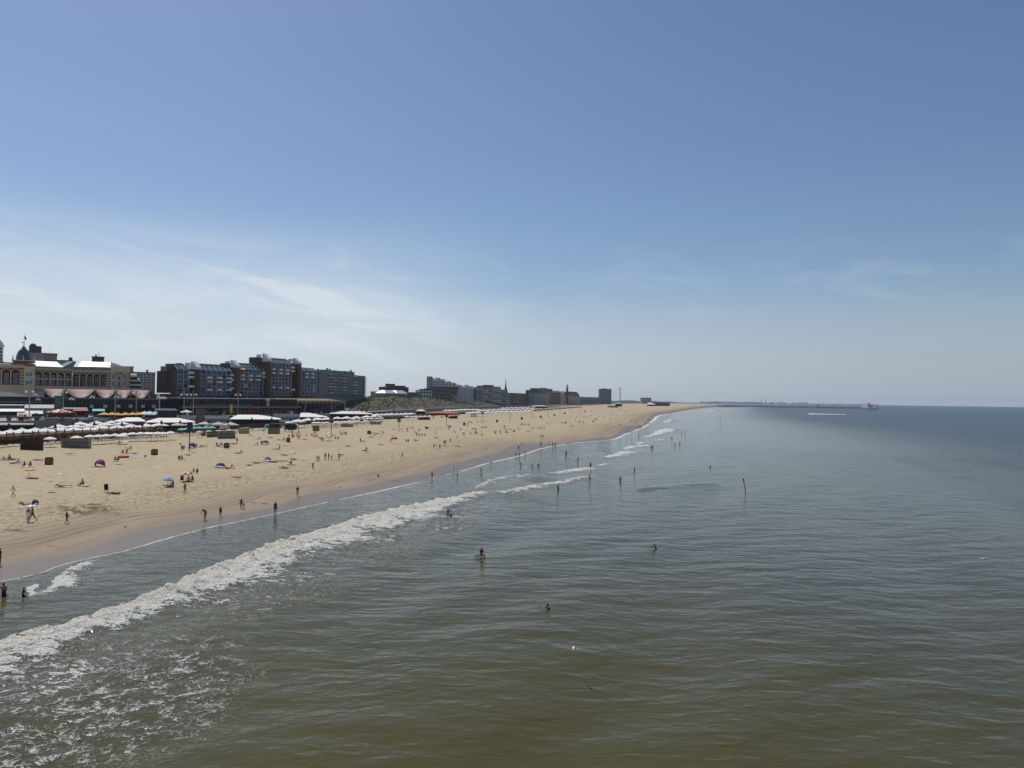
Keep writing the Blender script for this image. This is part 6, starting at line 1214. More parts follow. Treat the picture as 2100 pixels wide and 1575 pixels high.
def arm_lamp(x, yt, yb, lab):
    zb = PROM_Z; Y = gp(x, yb, zb)[1]; p = at(x, yb, Y); h = at(x, yt, Y).z-zb; r = empty('street_lamp', (p.x, Y, zb)); MB().tube((0, 0, 0), (0, 0, h*0.82), 0.3, 0.22, 6).tube((0, 0, h*0.82), (-h*0.35, 0, h), 0.2, 0.15, 6).build('pole', [lightgrey], r); MB().box(-h*0.5, -h*0.33, -0.4, 0.4, h-0.1, h+0.2).build('lamp_head', [offwhite], r); setk(r, lab, 'street lamp', 'street lamps on the far boulevard')
for i, (x, yt, yb) in enumerate(((974, 817, 836), (994, 818, 835), (1013, 818, 833), (1028, 819, 832), (1040, 819, 831), (1056, 819, 830.5), (1066, 819, 830), (1082, 817.5, 830), (1100, 817, 829), (1112, 818.5, 829), (1130, 815.5, 828), (1159, 815, 827.5), (1180, 816, 827.5))): arm_lamp(x, yt, yb, f'{ORD[i]} arched street lamp from the left on the far boulevard')
for i, x in enumerate((780, 790, 800, 815, 828, 846, 854, 874, 884, 901, 918, 930, 944, 955)): mast(x, 812 if i % 3 else 809, 838-(x-780)*0.02, PROM_Z, f'{ORD[i]} thin flagpole from the left below the dune', False)['group'] = 'thin flagpoles below the dune'
def beach_post(x, yt, yb, m, lab, sign=True):
    p = bp_(x, yb); h = (yb-yt)*p.y/FPX; r = empty('beach_post', p); MB().tube((0, 0, 0), (0, 0, h), 0.13, 0.11, 8).build('pole', [m], r)
    if sign: MB().box(-0.7, 0.7, -0.12, 0.12, h-0.2, h+0.9).build('sign_box', [m], r); MB().box(-0.75, -0.1, -0.14, 0.14, h-0.9, h-0.25).box(0.1, 0.75, -0.14, 0.14, h-0.9, h-0.25).build('loudspeaker', [darkgrey], r)
    return setk(r, lab, 'beach post', 'numbered posts along the beach')
beach_post(388, 873, 925.5, navy, 'dark blue beach post with sign beside the blue tent'); beach_post(679, 862, 898, brickred, 'rusty red beach post with a white box among the bathers'); beach_post(818, 861, 885.5, greenf, 'dark green beach post left of the two small parasols'); beach_post(915.5, 852, 876.5, darkgrey, 'dark beach post beside the tilted blue parasol'); beach_post(989.4, 846, 869, steel, 'grey beach post right of the far sunbed stack'); beach_post(1046, 845, 863, wood, 'brown beach post before the far terraces', False); beach_post(1090.6, 843, 858.5, darkgrey, 'dark beach post at the end of the far terraces', False)
for i, (x, yt, yb) in enumerate(((1124, 842, 854.5), (1148, 840, 851.5), (1172, 838, 849.5), (1189, 836, 846), (1212.5, 833.5, 843.5), (1234, 832.5, 841))): beach_post(x, yt, yb, midgrey, f'{ORD[i]} thin grey post beyond the far terraces', False)
# vans on the promenade
def van(x, y, m, lab):
    X, Y = gp(x, y, PROM_Z); r = empty('parked_van', (X, Y, PROM_Z), 0.25); prof = [(-2.6, 0.45), (2.7, 0.45), (2.75, 1.1), (2.0, 1.35), (1.35, 2.25), (-2.55, 2.3), (-2.65, 1.2)]
    MB().prism(prof, -0.95, 0.95).build('body', [m], r); MB().prism([(1.95, 1.38), (1.4, 2.12), (0.7, 2.12), (0.7, 1.38)], -0.97, -0.955).build('side_window', [gl_dark], r); MB().add([(2.06, -0.8, 1.36), (2.06, 0.8, 1.36), (1.42, 0.75, 2.2), (1.42, -0.75, 2.2)], [(0,1,2,3)]).build('windscreen', [gl_dark], r)
    for sx in (-1.7, 1.8):
        for sy in (-0.98, 0.78): w_ = MB().lathe([(0.36, -0.1), (0.36, 0.1)], 12, smooth=False).build('wheel', [black], r, (sx, sy+0.1, 0.36)); w_.rotation_euler = (math.pi/2, 0, 0)
    return setk(r, lab, 'van', 'vans parked on the promenade')
van(655, 844, white, 'white van parked left of the zigzag pavilion posts'); van(714, 842.6, white, 'white van parked right of the zigzag pavilion'); van(668, 845.5, redf, 'red pickup-like van below the zigzag pavilion'); van(745, 842.5, redf, 'red van near the blue hoarding'); van(729, 843, lightgrey, 'grey van between the white van and the red van')
MBh = MB().box(-4, 4, -0.2, 0.2, 0, 5).box(-4.1, -3.9, -0.3, 0.3, 0, 5.2, 1).box(3.9, 4.1, -0.3, 0.3, 0, 5.2, 1); X_, Y_ = gp(750, 838, PROM_Z); setk(MBh.build('hoarding', [navy, midgrey], None, (X_, Y_, PROM_Z), 0.3), 'blue hoarding at the foot of the grassy dune', 'hoarding')
# lettering behind the white parasols
def letters(txt, x, y, zb, size, lab, m):
    cu = bpy.data.curves.new('lettering', 'FONT'); cu.body = txt; cu.size = size; cu.extrude = 0.06; cu.align_x = 'CENTER'; X, Y = gp(x, y, zb); t = bpy.data.objects.new('lettering_tmp', cu); COL.objects.link(t)
    me = bpy.data.meshes.new_from_object(t.evaluated_get(bpy.context.evaluated_depsgraph_get())); bpy.data.objects.remove(t); me.materials.clear(); me.materials.append(m); r = empty('sign_lettering', (X, Y, DECK_Z), 0.55)
    o = mesh_obj('letters', me, r, (0, 0, zb-DECK_Z)); o.rotation_euler = (math.pi/2, 0, 0); MB().box(-3.2, 3.2, 0.06, 0.16, zb-DECK_Z-0.25, zb-DECK_Z-0.02).tube((-2.8, 0.1, 0), (-2.8, 0.1, zb-DECK_Z-0.2), 0.06, n=6).tube((2.8, 0.1, 0), (2.8, 0.1, zb-DECK_Z-0.2), 0.06, n=6).build('stand', [darkgrey], r); setk(r, lab, 'sign')
letters('MOOD', 203, 864, DECK_Z+2.4, 2.2, 'cream capital letters standing behind the white parasols', mat('cream_letters', (0.72, 0.66, 0.52), 0.7))

# clutter along the promenade edge: planters, parapets, boards
random.seed(63)
SHRUB = []
for v in range(3):
    vs = []; fs = []
    for k in range(90):
        a, e, q = random.uniform(0, 6.28), random.uniform(-0.2, 1.4), random.uniform(0.3, 1.0); c = Vector((math.cos(a)*math.cos(e)*q*0.8, math.sin(a)*math.cos(e)*q*0.8, 0.75+math.sin(e)*q*0.75)); o_ = len(vs); d1 = Vector((random.uniform(-1, 1), random.uniform(-1, 1), random.uniform(-.3, 1))).normalized()*0.26; d2 = d1.cross(Vector((0.3, 0.5, 1))).normalized()*0.11; vs += [c-d2, c+d2, c+d1]; fs.append((o_, o_+1, o_+2))
    me = bpy.data.meshes.new('foliage'); me.from_pydata(vs, [], fs); me.materials.append(mat('shrub_leaf', (0.045, 0.075, 0.025), 0.8, var=0.5, scale=3)); SHRUB.append(me)
def planter(x, y, zb, lab, sc=1.0):
    X, Y = gp(x, y, zb); r = empty('planter', (X, Y, zb), random.uniform(0, 3)); MB().lathe([(0.42, 0), (0.55, 0.7), (0.5, 0.7), (0.48, 0.62)], 10).build('pot', [random.choice([offwhite, darkgrey, brownstone])], r); f = mesh_obj('foliage', random.choice(SHRUB), r, (0, 0, 0.25)); r.scale = (sc,)*3; return setk(r, lab, 'planter', 'planted pots along the promenade')
for i in range(30):
    x = 20+i*27+random.uniform(-8, 8); y = 864-max(0, x-100)*0.021+random.uniform(-2, 1.5); planter(x, y, PROM_Z, f'{ORD[i]} potted shrub from the left along the promenade edge', random.uniform(1.0, 1.9))
def parapet(xA, xB, Y, yt, m, lab):
    F = Fac('parapet', xA, Y, xB, None, PROM_Z); z = max(0.9, F.Z((xA+xB)/2, yt)); MB().box(0, F.L, 0, 0.3, 0, z).build('wall', [m], F.o); MB().box(-0.05, F.L+0.05, -0.06, 0.36, z, z+0.08).build('coping', [lightgrey], F.o); setk(F.o, lab, 'wall')
parapet(76, 93, 296, 858, white, 'short white wall left of the carousel'); parapet(151, 201, 300, 857.5, white, 'white bar wall right of the carousel'); parapet(202, 222, 300, 859, offwhite, 'pale low wall behind the lettering'); parapet(228, 262, 305, 856, midgrey, 'grey low wall under the yellow parasols'); parapet(366, 402, 330, 852, offwhite, 'white low wall left of the brown cube'); parapet(422, 470, 345, 852.5, white, 'white low wall right of the brown cube'); parapet(560, 612, 395, 849, offwhite, 'pale wall right of the big white marquee')
for i in range(24):
    x = 60+i*30+random.uniform(-9, 9); y = 862-max(0, x-60)*0.020+random.uniform(-4, 1); X, Y = gp(x, y, PROM_Z); w_ = random.uniform(0.8, 1.6); h_ = random.uniform(1.4, 2.6); r = empty('sign_board', (X, Y, PROM_Z), random.uniform(0.2, 0.8)); MB().box(-w_/2, w_/2, -0.06, 0.06, 0.5, h_).build('board', [random.choice([white, offwhite, navy, lightgrey, redf, tealcanvas, goldbin, darkgrey])], r); MB().box(-w_/2, -w_/2+0.08, -0.08, 0.08, 0, h_).box(w_/2-0.08, w_/2, -0.08, 0.08, 0, h_).build('frame', [darkgrey], r); setk(r, f'{ORD[i]} upright board from the left along the promenade', 'board', 'upright boards on the promenade')
for i in range(18):       # heater lamps and speakers on poles between the parasols
    x = 25+i*44+random.uniform(-9, 9); y = 884-x*0.030+random.uniform(-4, 4); X, Y = gp(x, y, DECK_Z+2.5); r = empty('terrace_heater', (X, Y, DECK_Z)); MB().tube((0, 0, 0), (0, 0, 3.7), 0.06, n=6).build('pole', [black], r); MB().box(-0.35, 0.35, -0.3, 0.3, 3.2, 3.75).box(-0.2, 0.2, -0.2, 0.2, 3.76, 4.3).build('heater_head', [black], r); setk(r, f'{ORD[i]} black heater pole from the left above the terrace canopies', 'heater', 'black heater poles on the terraces')

random.seed(91)
for i in range(40):      # dark benches and bars under the thatch
    t = i/39; x = 2+345*t; y = 905-22*t+random.uniform(-1.5, 1.5); X, Y = gp(x, y, DECK_Z); w_ = random.uniform(1.4, 2.4); r = empty('lounge_bench', (X, Y, DECK_Z), 0.55+random.uniform(-.3, .3)); MB().box(-w_/2, w_/2, -0.4, 0.4, 0.1, 0.5).build('seat', [random.choice([wood, darkgrey, wicker])], r); MB().box(-w_/2, w_/2, 0.3, 0.45, 0.5, random.uniform(0.9, 1.3)).build('backrest', [random.choice([wood, wicker, black])], r); setk(r, f'{ORD[i]} dark lounge bench from the left under the thatched parasols', 'bench', 'dark lounge benches under the thatch')
# ------------------------------------------------------------ things on the sand
random.seed(77)
def bin_(x, y, h, lab):
    p = bp_(x, y); H_ = min(1.75, max(1.15, h*p.y/FPX)); r = empty('litter_bin', p, random.uniform(-.3, .3)); w_ = H_*0.36
    MB().box(-w_, w_, -w_, w_, 0, H_*0.84).build('body', [goldbin], r); MB().box(-w_*1.04, w_*1.04, -w_*1.04, w_*1.04, H_*0.84, H_*0.9).box(-w_*0.9, w_*0.9, -w_*0.9, w_*0.9, H_*0.9, H_).build('lid', [black], r)
    for sx in (-1, 1):
        for sy in (-1, 1): MB().box(sx*w_-.05, sx*w_+.05, sy*w_-.05, sy*w_+.05, 0, H_*0.85).build('corner_post', [black], r)
    return setk(r, lab, 'litter bin', 'ochre litter bins on the sand')
for x, y, h, lab in ((100.5, 952.5, 15, 'ochre litter bin with black lid left of the red and blue tent'), (316.6, 933, 12, 'ochre litter bin between the family group and the blue post'), (464.6, 918.6, 10.5, 'ochre litter bin right of the two thin net posts'), (591, 907, 9.5, 'dark ochre litter bin right of the green tent'), (757, 890.6, 7.5, 'litter bin right of the rusty red post'), (875, 880, 6.5, 'litter bin left of the dark post with blue parasol'), (952, 872.5, 6, 'litter bin before the grey post'), (1019.5, 866, 5.5, 'litter bin with a bag before the brown post'), (1070, 860.5, 5, 'litter bin left of the last dark terrace post'), (1109, 856.5, 4.5, 'far litter bin right of the terraces'), (1137, 853.5, 4, 'second far litter bin right of the terraces'), (1158, 849, 3.6, 'third far litter bin right of the terraces'), (1199.5, 845, 3.5, 'farthest litter bin near the thin posts')): bin_(x, y, h, lab)
def towel(x, y, m, lab, w_=0.9, l=1.9, rz=None, m2=None):
    p = bp_(x, y); rz = random.uniform(-0.4, 0.4)+1.2 if rz is None else rz; b = MB(); n = 6; vs = []
    for i in range(n+1):
        for j in range(4): vs.append((-w_/2+w_*j/3, -l/2+l*i/n, 0.035+random.uniform(0, .035)))
    for i in range(n):
        for j in range(3): b.add([vs[i*4+j], vs[i*4+j+1], vs[i*4+j+5], vs[i*4+j+4]], [(0,1,2,3)], (i % 2) if m2 else 0)
    o = b.build('beach_towel', [m, m2] if m2 else [m], None, p, rz); return setk(o, lab, 'towel', 'beach towels'), p, rz
def beach_tent(x, y, wpx, hpx, m1, m2, lab, rz=0.0):
    p = bp_(x, y); S = p.y/FPX; W = wpx*S*0.5; H_ = hpx*S; r = empty('beach_tent', p, rz+2.3); n = 8; arcs = []
    for a in (-0.15, 0.35, 0.85, 1.3):      # hoops fanned about the ground line
        pts = []
        for k in range(n+1):
            t = math.pi*k/n; pts.append((-W*math.cos(t), W*0.9*math.sin(t)*math.sin(a), H_*math.sin(t)**0.75*math.cos(a*0.85)))
        arcs.append(pts)
    for i in range(3):
        b = MB()
        for k in range(n): b.add([arcs[i][k], arcs[i][k+1], arcs[i+1][k+1], arcs[i+1][k]], [(0,1,2,3)])
        b.build('panel', [(m1, m2, m1)[i]], r)
    h = MB()
    for k in range(n): h.tube(arcs[0][k], arcs[0][k+1], 0.025, n=5)
    h.build('hoop', [darkgrey], r); MB().box(-W*.95, W*.95, -0.3, W*.85, 0.02, 0.05).build('groundsheet', [navy], r); return setk(r, lab, 'tent', 'pop-up beach tents')
beach_tent(206, 957, 25, 15.5, redf, bluef, 'red pop-up beach tent with a blue stripe', 0.5); beach_tent(71, 1036, 17, 12, mat('steel_blue_fabric', (0.03, 0.09, 0.17), 0.75), mat('steel_blue_fabric', (0.03, 0.09, 0.17), 0.75), 'steel blue beach shelter beside a pale towel', 2.4); beach_tent(395, 918.5, 18, 11, bluef, navy, 'blue dome tent behind the dark blue post', 0.2); beach_tent(452, 959, 19, 10, bluef, navy, 'dark blue tent with pink trim left of the red sunbather', 0.9); beach_tent(548.6, 946.5, 14, 10, skyblue, bluef, 'light blue pointed tent in the middle of the beach', 0.9); beach_tent(544, 911.5, 14, 8.5, greenf, greenf, 'dark green tent left of the litter bin', 1.0); beach_tent(706, 891, 16, 7, lightgrey, midgrey, 'grey beach shelter right of the rusty post', 0.2); beach_tent(894, 899.5, 9, 5, bluef, canvas, 'small blue and white tent near the tide line walkers', 0.3); beach_tent(1070, 872, 8, 4.5, mat('striped_brick', (0.35, 0.12, 0.09), 0.8), lightgrey, 'red striped tent before the far terraces', 0.2); beach_tent(1377.5/1.0*0+1157, 868.5, 12, 5.5, greenf, canvas, 'green tent with a white parasol top far along the sand', 0.2)
def parasol_b(x, yc, yb, wpx, m, m2, lab, tilt=0.0):
    p = bp_(x, yb); S = p.y/FPX; R_ = max(0.8, wpx*S/2); H_ = max(1.4, (yb-yc)*S-0.1); o = round_parasol(m, R_, H_, R_*0.42, 8, m2); o.location = p; o.rotation_euler = (tilt, tilt*0.6, random.uniform(0, 1)); return setk(o, lab, 'parasol', 'small parasols on the sand')
for a in ((60.5, 965, 980, 20, orangecanvas, mat('peach_canvas', (0.85, 0.55, 0.35), 0.8), 'peach and orange parasol over a sunbather'), (343, 980.5, 998, 17.5, skyblue, lilac, 'pale blue parasol over a dark pair'), (384, 972.6, 987.5, 17, redf, canvas, 'red and white parasol beside a pram'), (599.5, 931, 940.5, 15, skyblue, canvas, 'blue and white parasol in the middle sand'), (609, 888, 896, 11, redcanvas, pinkf, 'pink parasol over the chairs group'), (647, 887, 895, 11, redf, redf, 'bright red parasol left of the rusty post'), (651.5, 890.5, 896, 7, yellowf, yellowf, 'small yellow parasol below the red one'), (674, 889.5, 897, 8, canvas, canvas, 'white parasol touching the rusty post'), (674, 899, 903, 9, canvas, skyblue, 'low white parasol below the rusty post'), (834, 878.8, 885, 7, bluef, skyblue, 'small blue parasol right of the green post'), (859, 877, 883.5, 7, tealcanvas, canvas, 'small turquoise parasol right of the blue one'), (921, 876.5, 880, 8, bluef, bluef, 'tilted dark blue parasol at the dark post'), (972.6, 876, 882, 7, canvas, canvas, 'small white parasol before the grey post'), (949, 889, 893.5, 6, canvas, tealcanvas, 'white and turquoise parasol near the tide line'), (1080, 880, 884, 5.5, canvas, canvas, 'tiny white parasol left of the standing group'), (1084, 867, 872.5, 7.5, lilac, lilac, 'tiny lilac parasol right of the striped tent'), (1108, 870.5, 875, 5.5, canvas, yellowf, 'tiny cream parasol above the standing group'), (1118, 868.5, 873, 5.5, canvas, yellowf, 'second tiny cream parasol above the standing group'), (1146, 850.5, 854, 4.5, canvas, tealcanvas, 'tiny pale parasol beyond the far bins'), (877, 875, 880.5, 5, canvas, canvas, 'tiny white parasol behind the litter bin'), (780, 888, 891, 5, lightgrey, lightgrey, 'tiny grey parasol among loungers'), (258, 915.5, 917.5, 12, canvas, canvas, 'collapsed cream parasol behind the family group')): parasol_b(*a, tilt=0.25 if 'tilted' in a[6] or 'pale blue' in a[6] else 0.0)
# ------------------------------------------------------------ people: (pose, pixel x, pixel y of feet, pixel height or None, facing, top, bottom, skin, words)
CLN = ['black', 'navy', 'dark', 'red', 'white', 'blue', 'grey', 'brown']
def pscale(p, hpx, pose):
    base = {'bend': 1.25, 'crouch': 0.95, 'out': 1.6, 'wade': 1.75}.get(pose, 1.75); return max(0.55, min(1.12, hpx*p.y/FPX/base))
def stand(pose, x, y, hpx, rz, top, bottom, lab, skin=1, hair=0, sink=0.0):
    p = bp_(x, y); sc = pscale(p, hpx, pose); p.z -= sink*sc; return person(pose, p, math.radians(rz), lab, top, bottom, skin, hair, sc)
S = stand
S('walk2', 27, 1018.6, 24.5, 80, 'white', 'white', 'person in a pale dress striding over the dry sand', 0, 1); S('stand2', 57.5, 1071, 30, 20, 'skin', 'white', 'person in a white hat standing arm in arm with another', 1, 2); S('walk', 66.5, 1069.5, 32, 100, 'skin', 'black', 'taller bare-chested person of the close couple', 1, 0); S('walk2', 137, 1073.7, 26.5, 75, 'green', 'black', 'person in a bright green shirt walking on the damp sand', 2, 0)
S('stand', -1, 1160, 36, 90, 'black', 'dark', 'dark figure cut by the left picture edge', 1, 0); S('walk', 243.4, 913.7, 13.5, -70, 'grey', 'black', 'person walking past the furled parasols', 1, 0); S('stand', 379, 1010.5, 20, 200, 'skin', 'brown', 'bare-chested person standing below the red parasol', 1, 0); S('stand', 486, 909, 12.5, 180, 'black', 'black', 'person in black standing over a dark towel', 1, 0)
S('stand2', 599, 894, 11.5, 170, 'brown', 'black', 'person standing left of the pink parasol', 1, 1); S('walk', 650, 946.5, 13, 60, 'skin', 'black', 'left of two people walking side by side', 1, 0); S('walk2', 653.8, 947, 13.5, 60, 'dark', 'black', 'right of two people walking side by side', 1, 0); S('stand', 667, 943, 15, 190, 'skin', 'red', 'first standing person of the four by a towel', 1, 0); S('stand2', 674, 943, 14.5, 150, 'navy', 'black', 'second standing person of the four, in navy', 1, 0); S('hips', 680, 943.3, 10.5, 170, 'skin', 'blue', 'child of the four by a towel', 1, 1); S('hips', 695.5, 943.3, 15, 200, 'skin', 'black', 'fourth of the four, hands on hips', 1, 0)
S('up', 641.7, 963, 15, 200, 'black', 'black', 'dark figure with a raised arm below the walking pair', 1, 0); S('walk', 610, 1018.5, 22.5, 200, 'black', 'grey', 'person in a black top walking towards the water', 1, 0); S('walk', 825, 940, 13.3, -80, 'skin', 'grey', 'person in pale trousers walking alone along the trampled strip', 1, 0); S('walk2', 890, 920.6, 11, 190, 'dark', 'black', 'left of two dark walkers near the sand heap', 1, 0); S('walk', 902, 922, 11.5, 190, 'black', 'black', 'right of two dark walkers near the sand heap', 1, 0); S('reach', 803, 907.7, 9.5, 60, 'skin', 'black', 'person reaching towards the pink flamingo ring', 1, 0); S('stand', 798, 907.7, 7, -80, 'skin', 'red', 'child beside the person with the flamingo ring', 0, 1)
S('walk', 937.7, 899, 8.5, 60, 'yellow', 'black', 'person in a yellowish top walking near the tide line', 1, 0); S('stand', 698, 892, 10, 100, 'black', 'black', 'person standing left of the grey shelter', 1, 0); S('reach', 824, 885, 8, 20, 'dark', 'black', 'person bending right of the dark green post', 1, 0); S('stand', 850, 888.5, 7, 120, 'black', 'grey', 'person standing between the two small parasols', 1, 0); S('stand', 847, 869.5, 3.5, 120, 'black', 'black', 'lone small figure above the blue parasol', 1, 0)
for i, (x, h) in enumerate(((1104, 6), (1108, 6.5), (1113, 6.5), (1116, 7))): S(('stand', 'stand2')[i % 2], x, 882, h, 180+i*30, ('dark', 'skin', 'navy', 'black')[i], 'black', f'{ORD[i]} of four standing together below the cream parasols', 1, 0)
S('stand', 424.5, 918, 8, 100, 'black', 'black', 'dark person sitting up by the red windbreak posts', 1, 0); S('stand', 1123, 871.5, 6.5, 100, 'red', 'black', 'person in red standing by the cream parasols', 1, 0)
# on the wet sand and in the shallows
S('bend', 421, 1066, 22, 180, 'black', 'dark', 'person in black stooping on the wet sand', 1, 0); S('walk', 452, 1060.5, 22.5, 205, 'black', 'black', 'slim dark figure walking on the wet sand', 1, 0); S('stand2', 494.5, 1043.5, 21.5, 200, 'dark', 'brown', 'adult with a backpack beside a child on the damp sand', 1, 0); S('reach', 500, 1044, 15.5, 60, 'white', 'black', 'child reaching up to the adult with a backpack', 0, 1); S('stand', 564.5, 1055.5, 27.5, 190, 'black', 'navy', 'person in black standing at the edge of the swash', 1, 0)
S('stand', 886, 980.8, 13.5, 170, 'black', 'black', 'dark bather standing where the swash line meets wet sand', 1, 0); S('stand', 930.6, 967, 9.5, 120, 'blue', 'black', 'child in blue at the swash line', 0, 1); S('out', 937.7, 978.5, 10, 200, 'skin', 'black', 'bather with spread arms in the shallows', 1, 0); S('walk', 986.8, 970, 14.5, 100, 'skin', 'red', 'reddish bather walking through the shallows', 0, 1); S('walk', 1007, 953.5, 10, 80, 'dark', 'black', 'bather walking left of the two paddling children', 1, 0)
S('stand2', 1063, 923, 9.5, 170, 'black', 'black', 'adult of a close pair at the edge of the wet sand', 1, 0); S('stand', 1066, 923, 7, 120, 'grey', 'black', 'child of a close pair at the edge of the wet sand', 0, 1); S('walk', 1058, 937, 11, -80, 'skin', 'black', 'left bather of two paddling side by side', 1, 0); S('walk2', 1065, 937.3, 10.5, 200, 'skin', 'dark', 'right bather of two paddling side by side', 1, 0); S('stand', 1077, 933, 9.5, 60, 'skin', 'black', 'bather standing alone right of the paddling pair', 1, 0); S('stand2', 1068, 956.5, 11.5, 190, 'black', 'grey', 'bather in a pale cap standing in the shallows', 1, 2); S('walk', 1092, 957, 11.5, 80, 'yellow', 'black', 'bather in a yellow shirt in the shallows', 1, 0); S('stand', 1104, 957.5, 11, 180, 'red', 'black', 'bather in a red shirt in the shallows', 1, 0); S('crouch', 1071.4, 913, 4, 100, 'skin', 'red', 'small child crouching on the damp sand', 0, 1)
for i, (x, y, h, pose, top) in enumerate(((1110, 899.5, 8, 'stand', 'black'), (1113.7, 899.5, 8, 'stand2', 'dark'), (1107.6, 915.5, 10, 'stand', 'skin'), (1111, 914.8, 10.5, 'stand2', 'black'), (1126, 915.3, 10, 'stand', 'dark'), (1133, 915.3, 10, 'stand2', 'skin'), (1135.5, 916, 5, 'crouch', 'black'), (1139.4, 914.7, 8, 'stand', 'dark'))): S(pose, x, y, h, 180+i*25, top, 'black', f'{ORD[i]} figure from the left in the crowd where the beach narrows', 1, 0)
for i, (x, y, h) in enumerate(((1285.7, 889, 6), (1310, 896.5, 8), (1296, 904.5, 8), (1310.5, 878.5, 6), (1313, 878.5, 6), (1323, 872, 6.5), (1325.3, 872, 6), (1269.5, 873.5, 4.5), (1272.3, 873.5, 4.5), (1295, 866, 4.5), (1300, 866.4, 4.5), (1305, 866, 4.5), (1308, 865, 4.5), (1330, 864, 5), (1336, 864, 4.5), (1334, 849.5, 3), (1337, 847, 3), (1340, 849, 2.6), (1350, 851, 2.6), (1283, 864, 3), (1251, 861, 3.6), (1298, 860, 3), (1306, 860.5, 3))): S('stand' if i % 2 else 'stand2', x, y, h, i*40, ('black', 'dark', 'skin', 'navy')[i % 4], 'black', f'{ORD[i]} tiny dark figure counted along the far waterline', 1, 0)
# bathers standing or swimming in the sea (bodies continue below the water)
def sea_p(pose, x, y, rz, top, bottom, lab, depth, sc=1.0, skin=1, hair=0):
    X, Y = gp(x, y, 0.05); return person(pose, Vector((X, Y, -depth*sc)), math.radians(rz), lab, top, bottom, skin, hair, sc)
sea_p('wade', 919, 1058, 160, 'skin', 'red', 'taller bather of a pair standing behind the breaker', 0.62); sea_p('wade', 924.5, 1061, 200, 'white', 'black', 'smaller bather of a pair standing behind the breaker', 0.62, 0.9); sea_p('sit3', 987, 1139.5, 200, 'navy', 'black', 'surfer in a navy wetsuit sitting low on a board', 0.12, 1.0); sea_p('swim', 709, 1108, 60, 'skin', 'black', 'head of a swimmer in the breaker foam', 1.28); sea_p('swim', 1130, 1249, 120, 'skin', 'black', 'swimmer with dark hair out in the olive water', 1.16); sea_p('swim', 1348, 1124, 90, 'dark', 'black', 'swimmer beyond the swell with one arm up', 1.2); sea_p('up', 8, 1222, 60, 'skin', 'black', 'bather with a raised arm at the left edge in the shallows', 0.75, 1.05); sea_p('sit3', 46, 1223, -60, 'black', 'black', 'child sitting in the water beside the raised arm', 0.1, 0.8)
for i, (x, y, d, pose, top) in enumerate(((1145, 1005, 0.75, 'wade', 'black'), (1210, 985, 0.5, 'wade', 'skin'), (1272, 985, 0.85, 'wade', 'skin'), (1211, 957.5, 0.55, 'stand', 'skin'), (1301, 964, 0.95, 'stand', 'black'), (1185, 947.5, 0.25, 'walk', 'black'), (1161, 933, 0.5, 'stand', 'black'), (1336, 918, 0.8, 'stand', 'black'), (1339.6, 918.7, 0.7, 'wade', 'black'), (1384.8, 912.5, 0.9, 'wade', 'black'), (1394, 910, 1.0, 'stand', 'skin'), (1378, 899.5, 0.8, 'stand', 'dark'), (1398, 890.5, 0.7, 'stand', 'skin'), (1405, 891, 0.8, 'stand', 'black'), (1345.7, 885.5, 0.3, 'stand', 'black'), (1456.5, 958.5, 1.2, 'stand', 'black'), (1458, 891, 1.3, 'stand', 'black'))): sea_p(pose, x, y, 60+i*45, top, 'black', f'{ORD[i]} wading bather counted outwards from the near surf', d)
# surfer's board, splashes
def board(x, y, rz, lab):
    X, Y = gp(x, y, 0.03); n = 10; vs = []
    for k in range(n): a = 2*math.pi*k/n; vs.append((0.24*math.cos(a), 0.6*math.sin(a)))
    o = MB().prism(vs, 0.03, 0.11, axis='z').build('surfboard', [mat('dark_board', (0.02, 0.02, 0.025), 0.3), ], None, (X, Y, 0.02), math.radians(rz)); setk(o, lab, 'surfboard')
board(983.5, 1140.8, 115, 'dark surfboard under the seated surfer')
# people lying and sitting on the sand
TWM = {'white': canvas, 'navy': navy, 'pink': pinkf, 'lilac': lilac, 'red': redf, 'blue': bluef, 'pale blue': skyblue, 'grey': lightgrey, 'black': black, 'beige': beigecanvas}
def loll(x, y, pose, rz, top, bottom, tw, where, skin=None, sc=None):
    p = bp_(x, y); skin = random.choice([0, 1, 1, 1, 2]) if skin is None else skin; hair = random.choice([0, 0, 1, 1, 2])
    act = {'lie': 'lying on the back', 'lie2': 'lying with knees up', 'prone': 'lying face down', 'prop': 'propped on elbows', 'sit': 'sitting with knees up', 'sit2': 'leaning back', 'sit3': 'sitting legs out', 'crouch': 'crouching'}[pose]
    col = f'in {bottom}' if top == 'skin' else f'in {top}'
    rz_ = math.radians(rz+random.uniform(-15, 15))
    if tw:
        o, _, _ = towel(x, y, TWM[tw], f'{tw} towel {where}', rz=rz_)
    person(pose, p+Vector((0, 0, 0.06)), rz_, f'bather {col} {act} {where}', top, bottom, skin, hair, sc or random.uniform(1.0, 1.12), 'people resting on the sand')
